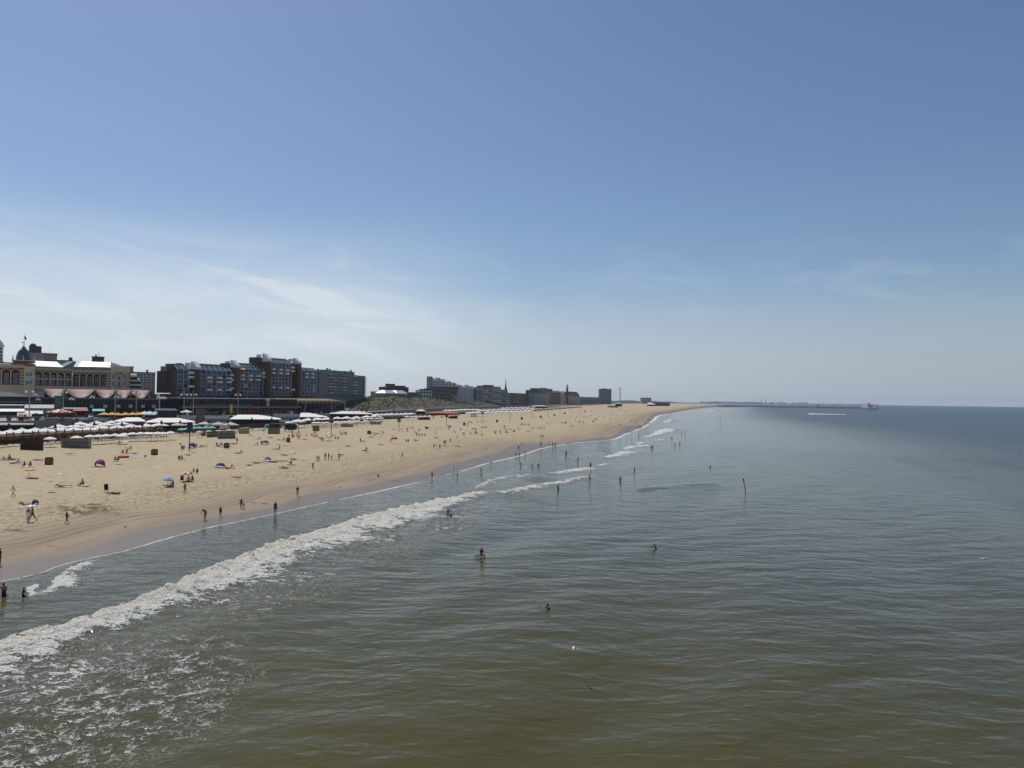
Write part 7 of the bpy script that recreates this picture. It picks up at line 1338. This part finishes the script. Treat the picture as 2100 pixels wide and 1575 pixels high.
for a in ((7, 944, 'prone', 100, 'skin', 'black', 'white', 'at the far left above the bin, first'), (12, 944, 'prop', 95, 'skin', 'navy', None, 'at the far left above the bin, second'), (21, 943, 'sit', 160, 'black', 'black', 'navy', 'at the far left above the bin, third'), (26, 943, 'lie', 95, 'skin', 'black', None, 'at the far left above the bin, fourth'),
 (30, 951, 'prone', 95, 'skin', 'black', 'lilac', 'left of the seated pair'), (35, 951, 'sit2', 120, 'navy', 'black', None, 'right beside the seated pair'), (51, 957.5, 'sit', 170, 'black', 'black', 'white', 'left of two by the peach parasol'), (63, 957.5, 'sit', 190, 'navy', 'navy', 'pale blue', 'right of two by the peach parasol'), (78, 944.5, 'prone', 100, 'skin', 'red', 'pink', 'left of the first bin'), (68, 982.5, 'lie', 85, 'red', 'blue', 'navy', 'under the peach parasol'),
 (124, 999, 'lie2', 95, 'black', 'black', 'lilac', 'left of a pair near the middle left'), (134, 999, 'prone', 95, 'skin', 'pink', 'white', 'right of a pair near the middle left'), (171, 996.5, 'sit', 150, 'skin', 'black', 'grey', 'alone with a cap beside him'), (233, 1013, 'lie', 95, 'black', 'black', 'black', 'beside the folding chair'), (145, 932, 'prone', 100, 'skin', 'black', 'white', 'above the first bin'), (50, 1037, 'lie2', 90, 'skin', 'black', 'lilac', 'beside the steel blue shelter'),
 (253, 931, 'sit', 150, 'black', 'black', None, 'first of the family group'), (260, 929.5, 'sit', 200, 'red', 'black', 'blue', 'second of the family group'), (269, 923, 'sit3', 100, 'black', 'black', None, 'third of the family group, behind'), (275, 931, 'lie', 95, 'brown', 'black', None, 'fourth of the family group'), (237, 945.5, 'sit', 180, 'grey', 'black', 'lilac', 'left of the pair by the rubber ring'), (243.4, 946, 'sit', 160, 'brown', 'black', None, 'right of the pair by the rubber ring'),
 (372.5, 922, 'sit', 200, 'skin', 'black', 'pink', 'left of two by the blue post'), (377.5, 922, 'sit', 170, 'skin', 'black', None, 'right of two by the blue post'), (403, 917.5, 'sit', 150, 'brown', 'black', 'red', 'right of the blue dome tent'), (415, 916.5, 'prone', 95, 'black', 'black', 'red', 'near the net posts'), (445, 914.5, 'sit', 180, 'black', 'black', 'lilac', 'left of three by the second bin'), (452, 913.5, 'sit2', 100, 'skin', 'black', None, 'middle of three by the second bin'), (456, 917.5, 'sit3', 100, 'blue', 'grey', 'white', 'right of three by the second bin'),
 (367.5, 943.5, 'sit', 190, 'black', 'black', 'white', 'left of the pair right of the big bin'), (374, 943, 'sit', 160, 'skin', 'navy', 'black', 'right of the pair right of the big bin'), (385, 934.5, 'lie', 95, 'skin', 'black', 'white', 'behind the pair right of the big bin'), (398, 971, 'sit3', 120, 'navy', 'black', 'grey', 'left of the pair above the red parasol'), (405, 971.5, 'sit', 170, 'black', 'navy', None, 'right of the pair above the red parasol'), (388, 989.5, 'sit3', 110, 'black', 'black', 'black', 'left under the red parasol'), (395.5, 988.5, 'sit', 170, 'black', 'black', None, 'right under the red parasol'), (345, 998, 'lie', 85, 'black', 'black', 'pale blue', 'under the pale blue parasol'), (355.5, 997.5, 'sit', 160, 'skin', 'black', None, 'beside the pale blue parasol'),
 (479, 910.8, 'lie', 95, 'skin', 'black', 'black', 'at the feet of the woman in black'), (515, 894, 'lie2', 100, 'yellow', 'brown', 'beige', 'before the tan slanted cabin'), (530, 901.5, 'sit2', 100, 'skin', 'grey', None, 'above the green tent'), (529, 913, 'sit3', 100, 'skin', 'black', 'pink', 'left of the green tent'), (536.5, 911.5, 'sit', 170, 'black', 'black', None, 'beside the green tent'), (555, 898.5, 'lie', 95, 'navy', 'black', 'lilac', 'above the green tent on a mattress'), (573, 903.5, 'lie2', 95, 'skin', 'blue', 'lilac', 'left of the third bin'), (583, 904, 'sit', 180, 'black', 'black', None, 'just left of the third bin'), (594, 897, 'sit', 120, 'black', 'black', 'grey', 'first of the pink parasol group'), (602, 897, 'sit2', 140, 'skin', 'black', 'beige', 'second of the pink parasol group'), (610, 896.5, 'sit', 200, 'red', 'black', None, 'third of the pink parasol group'), (616, 894.5, 'sit3', 90, 'black', 'black', None, 'fourth of the pink parasol group'), (614, 901, 'sit', 100, 'black', 'black', 'red', 'below the pink parasol'), (625, 902, 'lie', 95, 'skin', 'black', 'pink', 'right below the pink parasol'),
 (628, 895, 'sit2', 120, 'orange', 'black', 'beige', 'on orange between the parasols'), (640, 895, 'sit', 160, 'black', 'black', 'white', 'left under the red parasol far off'), (650, 896.5, 'sit3', 100, 'skin', 'navy', 'pale blue', 'right under the red parasol far off'), (658, 899.5, 'lie', 95, 'black', 'black', 'black', 'left of the rusty post'), (671, 897.5, 'sit', 170, 'black', 'black', None, 'under the white parasol'), (684, 893.5, 'lie', 95, 'black', 'black', 'white', 'right of the rusty post'), (688.6, 901, 'sit', 190, 'grey', 'black', None, 'left of the pair right of the rusty post'), (694, 901, 'sit', 170, 'black', 'black', None, 'right of the pair right of the rusty post'), (674.5, 905.5, 'prone', 95, 'skin', 'orange', 'beige', 'below the low white parasol'), (662, 905, 'sit2', 100, 'grey', 'black', None, 'in a low chair left of the white parasol'),
 (493, 930.5, 'sit2', 100, 'skin', 'black', 'pale blue', 'middle beach, upper left pair'), (487, 930.5, 'lie', 95, 'black', 'black', None, 'middle beach, beside the upper left pair'), (565, 922.5, 'prone', 95, 'skin', 'black', 'pink', 'middle beach, left of a dark pair'), (574, 922, 'sit3', 100, 'brown', 'black', None, 'middle beach, right of a dark pair'), (583, 934.5, 'lie', 95, 'black', 'black', None, 'above the blue and white parasol'), (602, 943.8, 'lie2', 95, 'black', 'black', 'white', 'under the blue and white parasol'), (560, 948.3, 'lie', 95, 'black', 'black', 'black', 'right of the light blue tent'), (573, 946.5, 'prone', 95, 'skin', 'white', 'beige', 'second right of the light blue tent'), (581, 946.3, 'prone', 95, 'skin', 'yellow', 'beige', 'third right of the light blue tent'), (523, 950, 'lie', 95, 'white', 'grey', 'white', 'left of the light blue tent'), (531, 950.5, 'prone', 95, 'skin', 'black', None, 'just left of the light blue tent'), (510, 955.5, 'lie', 95, 'skin', 'black', 'white', 'on a white towel mid beach'), (598, 953.3, 'sit', 120, 'skin', 'black', 'blue', 'on a blue towel mid beach'), (582, 960.5, 'lie', 95, 'skin', 'red', 'red', 'in the middle on a red towel'), (473, 961.5, 'sit2', 95, 'red', 'red', 'red', 'right of the dark blue tent'), (485, 980.3, 'lie', 95, 'red', 'pink', 'red', 'nearest the damp sand on red'), (454, 961, 'lie', 95, 'skin', 'white', None, 'inside the dark blue tent'),
 (713, 915.5, 'lie', 95, 'black', 'black', 'lilac', 'below the grey shelter'), (747, 925.5, 'lie', 95, 'skin', 'black', 'lilac', 'left of the pair by the strip'), (752, 924.8, 'sit', 160, 'black', 'black', None, 'right of the pair by the strip'), (780.6, 913.3, 'lie2', 95, 'black', 'black', None, 'left of the flamingo ring'), (739, 906, 'sit', 200, 'black', 'black', None, 'left of the pair below the bin'), (744, 905.7, 'lie', 95, 'brown', 'black', 'beige', 'right of the pair below the bin'), (833, 907, 'sit', 190, 'dark', 'black', None, 'left twin sitter right of the flamingo'), (838, 907, 'sit', 170, 'navy', 'black', None, 'right twin sitter right of the flamingo'), (853, 904.3, 'prop', 95, 'skin', 'black', 'black', 'right of the twin sitters'),
 (774, 889.7, 'lie', 95, 'navy', 'black', 'grey', 'first beside the bin loungers'), (766, 889.2, 'prone', 95, 'black', 'black', 'black', 'second beside the bin loungers'), (787, 889.5, 'sit', 120, 'skin', 'black', 'white', 'third beside the bin loungers'), (760, 897.3, 'lie', 95, 'black', 'black', 'grey', 'left below the bin loungers'), (768, 893.8, 'sit2', 95, 'skin', 'black', 'lilac', 'middle below the bin loungers'), (855, 894.6, 'sit', 160, 'black', 'black', 'white', 'first of the sitting row'), (861, 894.8, 'sit3', 120, 'skin', 'black', None, 'second of the sitting row'), (866, 894.6, 'sit', 180, 'navy', 'black', None, 'third of the sitting row'), (871, 894.4, 'sit', 200, 'black', 'black', None, 'fourth of the sitting row'), (835.5, 884.8, 'sit', 160, 'black', 'black', None, 'under the small blue parasol'), (843, 879.8, 'sit', 160, 'dark', 'black', None, 'left of a far pair above'), (847, 879.8, 'sit', 200, 'black', 'black', None, 'right of a far pair above'), (861, 883.6, 'sit3', 100, 'black', 'black', 'white', 'under the small turquoise parasol'), (854.5, 889.5, 'lie2', 95, 'black', 'black', None, 'left of the turquoise parasol'), (808, 881, 'lie', 95, 'skin', 'black', 'white', 'left of the green post'),
 (911, 909, 'sit', 180, 'black', 'black', 'navy', 'first by the tide strip'), (914.5, 909, 'sit', 160, 'skin', 'black', None, 'second by the tide strip'), (923, 906, 'sit', 200, 'navy', 'grey', None, 'third by the tide strip'), (698.5, 934, 'lie', 95, 'skin', 'white', 'white', 'right of the four standing')): loll(*a)
# bathers farther off, read from the photo as small marks
random.seed(101)
far_sit = [(880.6,878.2),(893,883.5),(902,878.5),(945,883),(951.5,892.3),(964,891.6),(974.5,881.4),(975.5,889),(989,893.3),(989,878),(995.5,877.3),(1015.5,885),(1036,876.8),(1036.6,882.5),(1039.5,887.6),(1043,880.8),(1047,881),(1053.8,886),(1064.7,880.2),(1083,873.5),(1084,885.5),(1094,879),(892,891),(959.5,870.6),(966.5,867.2),(979,866),(984.6,865.4),(994.5,863.8),(957,874.5),(1015,889.6),(1026,890),(1078,872),(932,888.6),(921,881),(970,881.5),(977.5,890.5)]
fx = [(960+x/7.5, 760+y/7.5) for x, y in ((10,800),(40,805),(110,905),(120,965),(240,880),(275,885),(560,875),(595,955),(705,940),(1040,720),(1130,750),(1160,750),(1360,750),(1250,735),(1790,720),(1820,725),(1885,705),(1970,750),(1950,740),(1580,720),(1655,780),(1700,800),(1770,815),(1585,858),(1610,858),(1920,790),(990,895),(930,940),(1330,700))]
fy = [(1180+x/7.5, 780+y/7.5) for x, y in ((60,552),(115,570),(170,578),(235,552),(300,590),(320,603),(430,585),(535,602),(60,652),(120,663),(70,628),(265,640),(290,638),(460,520),(540,530),(580,528),(610,525),(635,546),(755,518),(800,550),(830,548),(890,556),(560,478),(530,485),(640,430),(700,455),(730,470),(760,480),(800,470),(830,466),(780,500),(820,495),(840,408),(890,405),(920,405),(960,406),(990,407),(1020,410),(1060,405),(1110,405),(1140,408),(1170,402),(1200,400),(1230,430),(1280,425),(1320,432),(1360,420),(1410,448),(1090,440),(1060,455),(1150,470),(900,480),(870,480),(350,560),(25,575),(690,440),(720,430),(960,440),(1000,450),(1250,445),(1300,440),(1350,432),(1400,425),(1480,410),(1520,415),(1560,405),(1600,400),(1660,408),(1700,395),(1760,392),(1800,400),(1850,395))]
BAND = [(900, 'left of the dark post'), (940, 'right of the dark post'), (985, 'left of the grey post'), (1030, 'right of the grey post'), (1065, 'right of the brown post'), (1095, 'by the last terrace post'), (1130, 'just past the terraces'), (1170, 'among the thin grey posts'), (1215, 'past the thin grey posts'), (1260, 'before the far tower block'), (1300, 'before the far crane'), (1340, 'before the far white tent'), (1500, 'at the far end of the beach')]
CNT = {}
for i, (x, y) in enumerate(far_sit+fx):
    wh = next(b for a_, b in BAND if x < a_); CNT[wh] = CNT.get(wh, 0)+1; p = bp_(x, y); pose = random.choice(['sit', 'sit', 'lie', 'lie2', 'sit2', 'sit3', 'prone', 'stand' if i % 6 == 0 else 'sit']); top = random.choice(['black', 'skin', 'navy', 'dark', 'skin', 'red', 'brown'])
    person(pose, p+Vector((0, 0, 0.05)), random.uniform(0, 6.28) if pose in ('sit', 'stand') else 1.6+random.uniform(-.4, .4), f'tiny bather number {CNT[wh]} {"standing" if pose == "stand" else "resting"} {wh}'.replace(f'number {CNT[wh]}', ORD[CNT[wh]-1]), top, random.choice(['black', 'navy', 'black', 'white']), random.choice([0, 1, 1]), random.choice([0, 1, 2]), random.uniform(1.02, 1.15), 'tiny bathers far along the sand')
    if random.random() < 0.35: towel(x, y, random.choice([canvas, navy, redf, skyblue, black, lilac]), f'tiny towel under the {ORD[CNT[wh]-1]} bather {wh}')
def crowd(pts):
    vs = []; b = MB()
    for i, (x, y) in enumerate(pts):
        p = bp_(x, y); up = i % 3 == 0; h = 1.7 if up else 0.85; m = i % 4
        b.lathe([(0.10, 0), (0.17, h*0.35), (0.24, h*0.72), (0.08, h*0.84), (0.11, h*0.93), (0.02, h)], 6, p, m)
        if not up: b.box(p.x-0.1, p.x+1.0, p.y-0.25, p.y+0.25, p.z, p.z+0.22, m)
    setk(b.build('distant_crowd', [SKINS[1], black, navy, SKINS[2]]), 'distant crowd of tiny bathers at the far end of the beach', kind='stuff')
crowd(fy)
# sunbed visitors under the first parasols
random.seed(55)
for k in range(18):
    t = (k+random.uniform(.2, .8))/18; x = 95+250*t; y = 908-11*t-random.choice([0, 3.5]); X, Y = gp(x, y, 2.5); pose = random.choice(['sit3', 'lie', 'sit2', 'stand', 'sit3', 'lie']); p = Vector((X, Y, 2.2 if pose == 'stand' else 2.62)); person(pose, p, 2.2+random.uniform(-.5, .5), f'{ORD[k]} guest from the left among the parasol sunbeds', random.choice(['skin', 'red', 'white', 'black', 'navy']), random.choice(['black', 'red', 'navy']), random.choice([0, 1]), random.choice([0, 1, 2]), 0.97, 'guests among the sunbeds')
for k in range(14):
    t = (k+random.uniform(.2, .8))/14; X, Y = gp(360+400*t, 893-24*t+random.uniform(-3, 1), 2.3); person(random.choice(['stand', 'sit3', 'stand2', 'walk']), Vector((X, Y, 2.25)), random.uniform(0, 6.28), f'{ORD[k]} guest from the left along the middle beach clubs', random.choice(['skin', 'red', 'white', 'black', 'navy']), random.choice(['black', 'navy']), 1, 0, 0.97, 'guests along the middle beach clubs')
for i, (x, y) in enumerate(((566.5, 884), (570, 884.3), (586, 885), (592, 885), (583, 884.5))): S('stand', x, y, 10.5, 180, 'skin', ('red', 'black', 'navy')[i % 3], f'{ORD[i]} person from the left posing inside the giant sunglasses', 1, 0)
# loose things: towels, bags, chairs, rings, net posts
towel(253, 984.3, pinkf, 'pink patterned towel lying empty on open sand', 1.3, 2.6, 1.3); towel(284, 937.5, lilac, 'lilac blanket beside the rubber ring', 1.6, 3.2, 1.4, skyblue); towel(451, 921.5, canvas, 'white blanket before the second bin', 1.4, 2.6, 1.4); towel(564.6, 969.3, lightgrey, 'grey towel alone near the trampled strip', 0.9, 2.0, 1.4); towel(685, 943.3, tealcanvas, 'turquoise towel between the four standing people', 1.0, 2.2, 1.4); towel(51, 1037.3, canvas, 'large white towel beside the steel blue shelter', 1.6, 3.0, 1.4); towel(525, 907.6, skyblue, 'pale blue blanket left of the green tent', 1.6, 3.4, 1.4)
def ring(x, y, m, lab, R_=0.85, r_=0.26, flam=False):
    p = bp_(x, y); r = empty('rubber_ring', p); b = MB(); n, k = 16, 8; vs = []
    for i in range(n):
        for j in range(k): a, c = 2*math.pi*i/n, 2*math.pi*j/k; vs.append(((R_+r_*math.cos(c))*math.cos(a), (R_+r_*math.cos(c))*math.sin(a), r_+r_*math.sin(c)))
    b.add(vs, [(i*k+j, ((i+1) % n)*k+j, ((i+1) % n)*k+(j+1) % k, i*k+(j+1) % k) for i in range(n) for j in range(k)], 0, True).build('tube', [m], r)
    if flam:
        P = [(-R_, 0, .4), (-R_-.1, 0, .9), (-R_+.1, 0, 1.25), (-R_-.3, 0, 1.3)]; q = MB()
        for i in range(3): q.tube(P[i], P[i+1], 0.12, 0.1, 8)
        q.build('neck', [m], r)
    else: MB().box(-R_*.7, R_*.7, -R_*.7, R_*.7, 0.05, 0.12).build('floor', [black], r)
    return setk(r, lab, 'rubber ring')
ring(253.7, 938.5, mat('red_orange_rubber', (0.6, 0.08, 0.03), 0.5), 'red rubber dinghy in front of the family group', 0.9, 0.25); ring(809, 900.3, mat('hot_pink_rubber', (0.8, 0.08, 0.16), 0.5), 'bright pink flamingo swim ring on the sand', 0.75, 0.35, True)
def folding_chair(x, y, m, lab, rz=0.0):
    p = bp_(x, y); r = empty('folding_chair', p, rz); MB().box(-.28, .28, -.3, .25, .3, .36).build('seat', [m], r); MB().prism([(.25, .32), (.31, .32), (.55, 1.15), (.49, 1.17)], -.28, .28, axis='x').build('backrest', [m], r)
    for sx in (-.26, .26): MB().tube((sx, -.3, 0), (sx, .25, .5), .02, n=5).build('leg', [steel], r); MB().tube((sx, .3, 0), (sx, -.25, .5), .02, n=5).build('leg', [steel], r)
    return setk(r, lab, 'chair')
folding_chair(218, 1009, black, 'black folding chair left of a lying bather', 0.6); folding_chair(600, 898, boards, 'wooden folding chair in the pink parasol group', 0.2); folding_chair(643, 897, lightgrey, 'pale folding chair under the bright red parasol', -0.2); folding_chair(660, 904, lightgrey, 'low pale folding chair left of the white parasol', 0.4)
def pram(x, y):
    p = bp_(x, y); r = empty('pushchair', p, 0.4); MB().prism([(-.4, .45), (.35, .4), (.5, 1.0), (.2, 1.25), (-.2, .85)], -.27, .27, axis='x').build('seat', [black], r); MB().tube((-.25, .5, .95), (-.25, .8, 1.1), .02, n=5).tube((.25, .5, .95), (.25, .8, 1.1), .02, n=5).tube((-.25, .8, 1.1), (.25, .8, 1.1), .025, n=5).build('handle', [darkgrey], r)
    for sx in (-.3, .3):
        for sy in (-.35, .4): MB().lathe([(.14, -.03), (.14, .03)], 10, smooth=False).build('wheel', [black], r, (sx, sy, .14)).rotation_euler = (0, math.pi/2, 0)
    setk(r, 'black pushchair beside the red and white parasol', 'pushchair')
pram(373, 990)
for i, (x, y) in enumerate(((424.6, 929.5), (439, 928.5))):
    p = bp_(x, y); r = empty('net_post', p); MB().tube((0, 0, 0), (0, 0, 2.1), 0.03, n=6).build('pole', [steel], r); MB().tube((-.5, -.3, 0), (.5, .3, 0.02), 0.02, n=5).build('foot', [steel], r); setk(r, f'{["left", "right"][i]} thin net post right of the blue dome tent', 'net post')
def bag(x, y, m, lab):
    p = bp_(x, y); r = empty('beach_bag', p, random.uniform(0, 1)); MB().lathe([(.2, 0), (.26, .08), (.25, .3), (.16, .38)], 10).build('body', [m], r); MB().tube((-.12, 0, .36), (0, 0, .55), .015, n=5).tube((0, 0, .55), (.12, 0, .36), .015, n=5).build('strap', [darkgrey], r); setk(r, lab, 'bag')
for x, y, m, lab in ((465, 961.8, greenf, 'green bag between the dark blue tent and red sunbather'), (298, 937, black, 'black bag at the end of the lilac blanket'), (162, 996, offwhite, 'pale bag beside the lone sitter'), (413, 915.5, black, 'black bag left of the net posts'), (370, 911.5, black, 'dark bag left of the blue post'), (448, 916, black, 'round black bag by the second bin')): bag(x, y, m, lab)
person('crouch', bp_(777.7, 979.8), 1.2, 'child crouching and digging a hole by the wet sand', 'black', 'black', 1, 0, 0.72)
# gulls
def gull(p, rz, lab, fly=True, sc=1.0, bank=0.0):
    r = empty('gull', p, rz); b = MB().lathe([(.01, -.30), (.06, -.2), (.09, -.02), (.075, .12), (.05, .2), (.055, .26), (.03, .32), (.005, .38)], 8); me = b.build('body', [mat('gull_white', (0.78, 0.78, 0.77), 0.7, var=0.05)], r); me.rotation_euler = (-math.pi/2, 0, 0)
    if fly:
        for s_ in (-1, 1): MB().add([(s_*.04, .12, .03), (s_*.32, .2, .2), (s_*.68, .02, .26), (s_*.35, -.02, .18), (s_*.04, -.1, .03), (s_*.04, .12, .015), (s_*.32, .2, .185), (s_*.68, .02, .25), (s_*.35, -.02, .165), (s_*.04, -.1, .015)], [(0,1,3,4),(1,2,3),(5,6,8,9),(6,7,8),(0,1,6,5),(1,2,7,6),(2,3,8,7),(3,4,9,8)]).build('wing', [mat('gull_white', (0.78, 0.78, 0.77), 0.7)], r)
        MB().add([(-.03, -.25, 0), (.03, -.25, 0), (.08, -.42, .01), (-.08, -.42, .01)], [(0,1,2,3)]).build('tail', [mat('gull_white', (0.78, 0.78, 0.77), 0.7)], r)
    else:
        for s_ in (-1, 1): MB().box(s_*.07-.02, s_*.07+.02, -.26, .1, -.02, .06).build('folded_wing', [midgrey], r); MB().tube((s_*.03, 0, -.2), (s_*.03, 0, -.06), .008, n=4).build('leg', [orangecanvas], r)
    MB().tube((0, .36, .0), (0, .43, -.01), .012, .004, 5).build('beak', [yellowf], r); r.scale = (sc,)*3; r.rotation_euler = (0, bank, rz); return setk(r, lab, 'gull')
q = at(1180, 1332, 42.5); gull(q, 1.75, 'white gull gliding low over the olive water', True, 0.62, 0.25); q = at(138, 1355, 46); gull(q, 1.2, 'white gull flying above the foam at lower left', True, 0.6, -0.3); X_, Y_ = gp(2018, 1148, 0); gull(Vector((X_, Y_, 0.1)), 1.4, 'gull floating on the water near the right edge', False, 1.0); q = at(1827, 456, 160); gull(q, 0.4, 'tiny gull high in the right sky', True, 1.0); q = at(1229, 718, 220); gull(q, 0.4, 'tiny gull low in the sky above the far beach', True, 1.0); q = at(174.5, 731, 260); gull(q, 0.8, 'tiny gull above the hotel roof', True, 1.0)
for x, y, lab in ((256, 1081, 'gull standing on the damp sand near the tracks'), (696, 999.5, 'pale gull standing at the edge of the wet sand'), (717, 1017, 'dark gull standing in the thin swash')): p = bp_(x, y); gull(p+Vector((0, 0, 0.2)), 1.0, lab, False, 1.15)
# marker posts, boats
X_, Y_ = gp(1531, 1010, 0); r_ = empty('marker_post', (X_, Y_, -1.0)); MB().tube((0, 0, 0), (-0.58, 0, 3.35), 0.075, 0.06, 8).build('pole', [black], r_); MB().tube((-0.53, 0, 3.05), (-0.62, 0, 3.5), 0.13, 0.11, 8).build('head', [black], r_); setk(r_, 'black leaning marker post standing in the sea', 'marker post')
X_, Y_ = gp(1477, 862.5, 0); r_ = empty('marker_post', (X_, Y_, -1.0)); MB().tube((0, 0, 0), (0.1, 0, 5.8), 0.12, 0.1, 8).build('pole', [darkgrey], r_); MB().tube((0.1, 0, 5.6), (0.1, 0, 6.2), 0.2, 0.2, 8).build('head', [darkgrey], r_); setk(r_, 'thin far marker post standing in calm water', 'marker post')
def boat(x0, x1, y, lab, kind):
    a = gp(x0, y, 0); b = gp(x1, y, 0); L_ = math.dist(a, b); r = empty(kind, (a[0], a[1], 0), math.atan2(b[1]-a[1], b[0]-a[0])); w_ = L_*0.13
    hull = [(0, -w_), (L_*.75, -w_), (L_, 0), (L_*.75, w_), (0, w_)]; h = L_*0.07; MB().prism(hull, -0.4, h, axis='z').build('hull', [white], r)
    if kind == 'sail_boat': MB().tube((L_*.5, 0, h), (L_*.5, 0, L_*1.5), 0.08, n=6).build('mast', [lightgrey], r); MB().add([(L_*.5, 0, h+.6), (L_*.5, 0, L_*1.45), (L_*.05, 0.1, h+.8), (L_*.5, .05, h+.6), (L_*.5, .05, L_*1.45), (L_*.05, .15, h+.8)], [(0,1,2),(3,4,5)]).build('sail', [canvas], r)
    else:
        MB().box(L_*.05, L_*.45, -w_*.7, w_*.7, h, h*2.0).box(L_*.12, L_*.3, -w_*.5, w_*.5, h*2, h*2.9).build('cabin', [white], r); MB().tube((L_*.2, 0, h*2.8), (L_*.2, 0, h*5), 0.12, n=6).build('mast', [lightgrey], r); MB().box(L_*.1, L_*.42, -w_*.71, w_*.71, h*1.4, h*1.7).build('window_band', [gl_dark], r)
        if L_ > 30: MB().box(L_*.8, L_*.9, -w_*.4, w_*.4, h, h*2.2).tube((L_*.85, 0, h*2), (L_*.85, 0, h*4), 0.15, n=6).build('bow_gear', [lightgrey], r)
    return setk(r, lab, 'boat')
boat(1772, 1799, 840.2, 'long white ship passing the head of the breakwater', 'ship'); boat(1746.8, 1751.2, 840, 'small white sailing boat near the breakwater', 'sail_boat'); boat(1759, 1764, 837.6, 'tiny white boat left of the ship', 'motor_boat'); boat(1654, 1662, 848.8, 'small white motor boat pulling a long wake', 'motor_boat')
a_, b_ = gp(1656, 849.2, 0), gp(1735, 850.2, 0); wk = MB(); n_ = 40
for k in range(n_):
    t0, t1 = k/n_, (k+1)/n_; ww = lambda t: (1.8+3.0*t)*(1-t*0.75)
    p0 = Vector((a_[0]+(b_[0]-a_[0])*t0, a_[1]+(b_[1]-a_[1])*t0, 0)); p1 = Vector((a_[0]+(b_[0]-a_[0])*t1, a_[1]+(b_[1]-a_[1])*t1, 0)); j = random.uniform(-1, 1)
    wk.add([p0+Vector((0, -3*ww(t0)+j, .02)), p1+Vector((0, -3*ww(t1)+j, .02)), p1+Vector((0, j, .75*(1-t1)+.25)), p0+Vector((0, j, .75*(1-t0)+.25)), p1+Vector((0, 3*ww(t1)+j, .02)), p0+Vector((0, 3*ww(t0)+j, .02))], [(0,1,2,3),(3,2,4,5)])
setk(wk.build('boat_wake', [canvas]), 'white foaming wake behind the small motor boat', kind='stuff')

# scattered belongings: small towels and mats over the middle sand
random.seed(88); tk = {}
for k in range(70):
    t = random.random(); x = 60+t*1040; y0 = np.interp(x, [0, 300, 600, 900, 1100], [925, 910, 898, 868, 852]); y1 = np.interp(x, [0, 300, 600, 900, 1100], [1030, 985, 955, 908, 890]); y = random.uniform(y0, y1)
    wh = next(b for a_, b in ((150, 'left of the red striped tent'), (320, 'near the family group'), (470, 'around the blue post'), (600, 'around the light blue tent'), (760, 'around the rusty post'), (900, 'around the green post'), (1200, 'towards the far terraces')) if x < a_); tk[wh] = tk.get(wh, 0)+1
    towel(x, y, random.choice([canvas, navy, redf, skyblue, black, lilac, pinkf, beigecanvas, darkgrey, tealcanvas]), f'{ORD[tk[wh]-1]} small loose mat lying {wh}', random.uniform(0.5, 0.9), random.uniform(0.8, 1.8))
# ------------------------------------------------------------ haze: the sea air over the whole place
def build_haze(dens=4.2e-5, top=95.0):
    bm = bmesh.new(); bmesh.ops.create_cube(bm, size=1.0); me = bpy.data.meshes.new('haze'); 
    for v in bm.verts: v.co = Vector(((v.co.x)*30000, (v.co.y)*20000+7000, -45 if v.co.z < 0 else top))
    bm.to_mesh(me); bm.free(); m = bpy.data.materials.new('haze_air'); m.use_nodes = True; nt = m.node_tree; nt.nodes.clear()
    out = nt.nodes.new('ShaderNodeOutputMaterial'); v = nt.nodes.new('ShaderNodeVolumePrincipled'); nt.links.new(v.outputs[0], out.inputs['Volume'])
    v.inputs['Color'].default_value = (0.80, 0.88, 1.0, 1); v.inputs['Density'].default_value = dens; v.inputs['Anisotropy'].default_value = 0.3
    me.materials.append(m); o = mesh_obj('haze', me); setk(o, 'thin pale sea haze over the coast', kind='stuff')
    return o
build_haze()
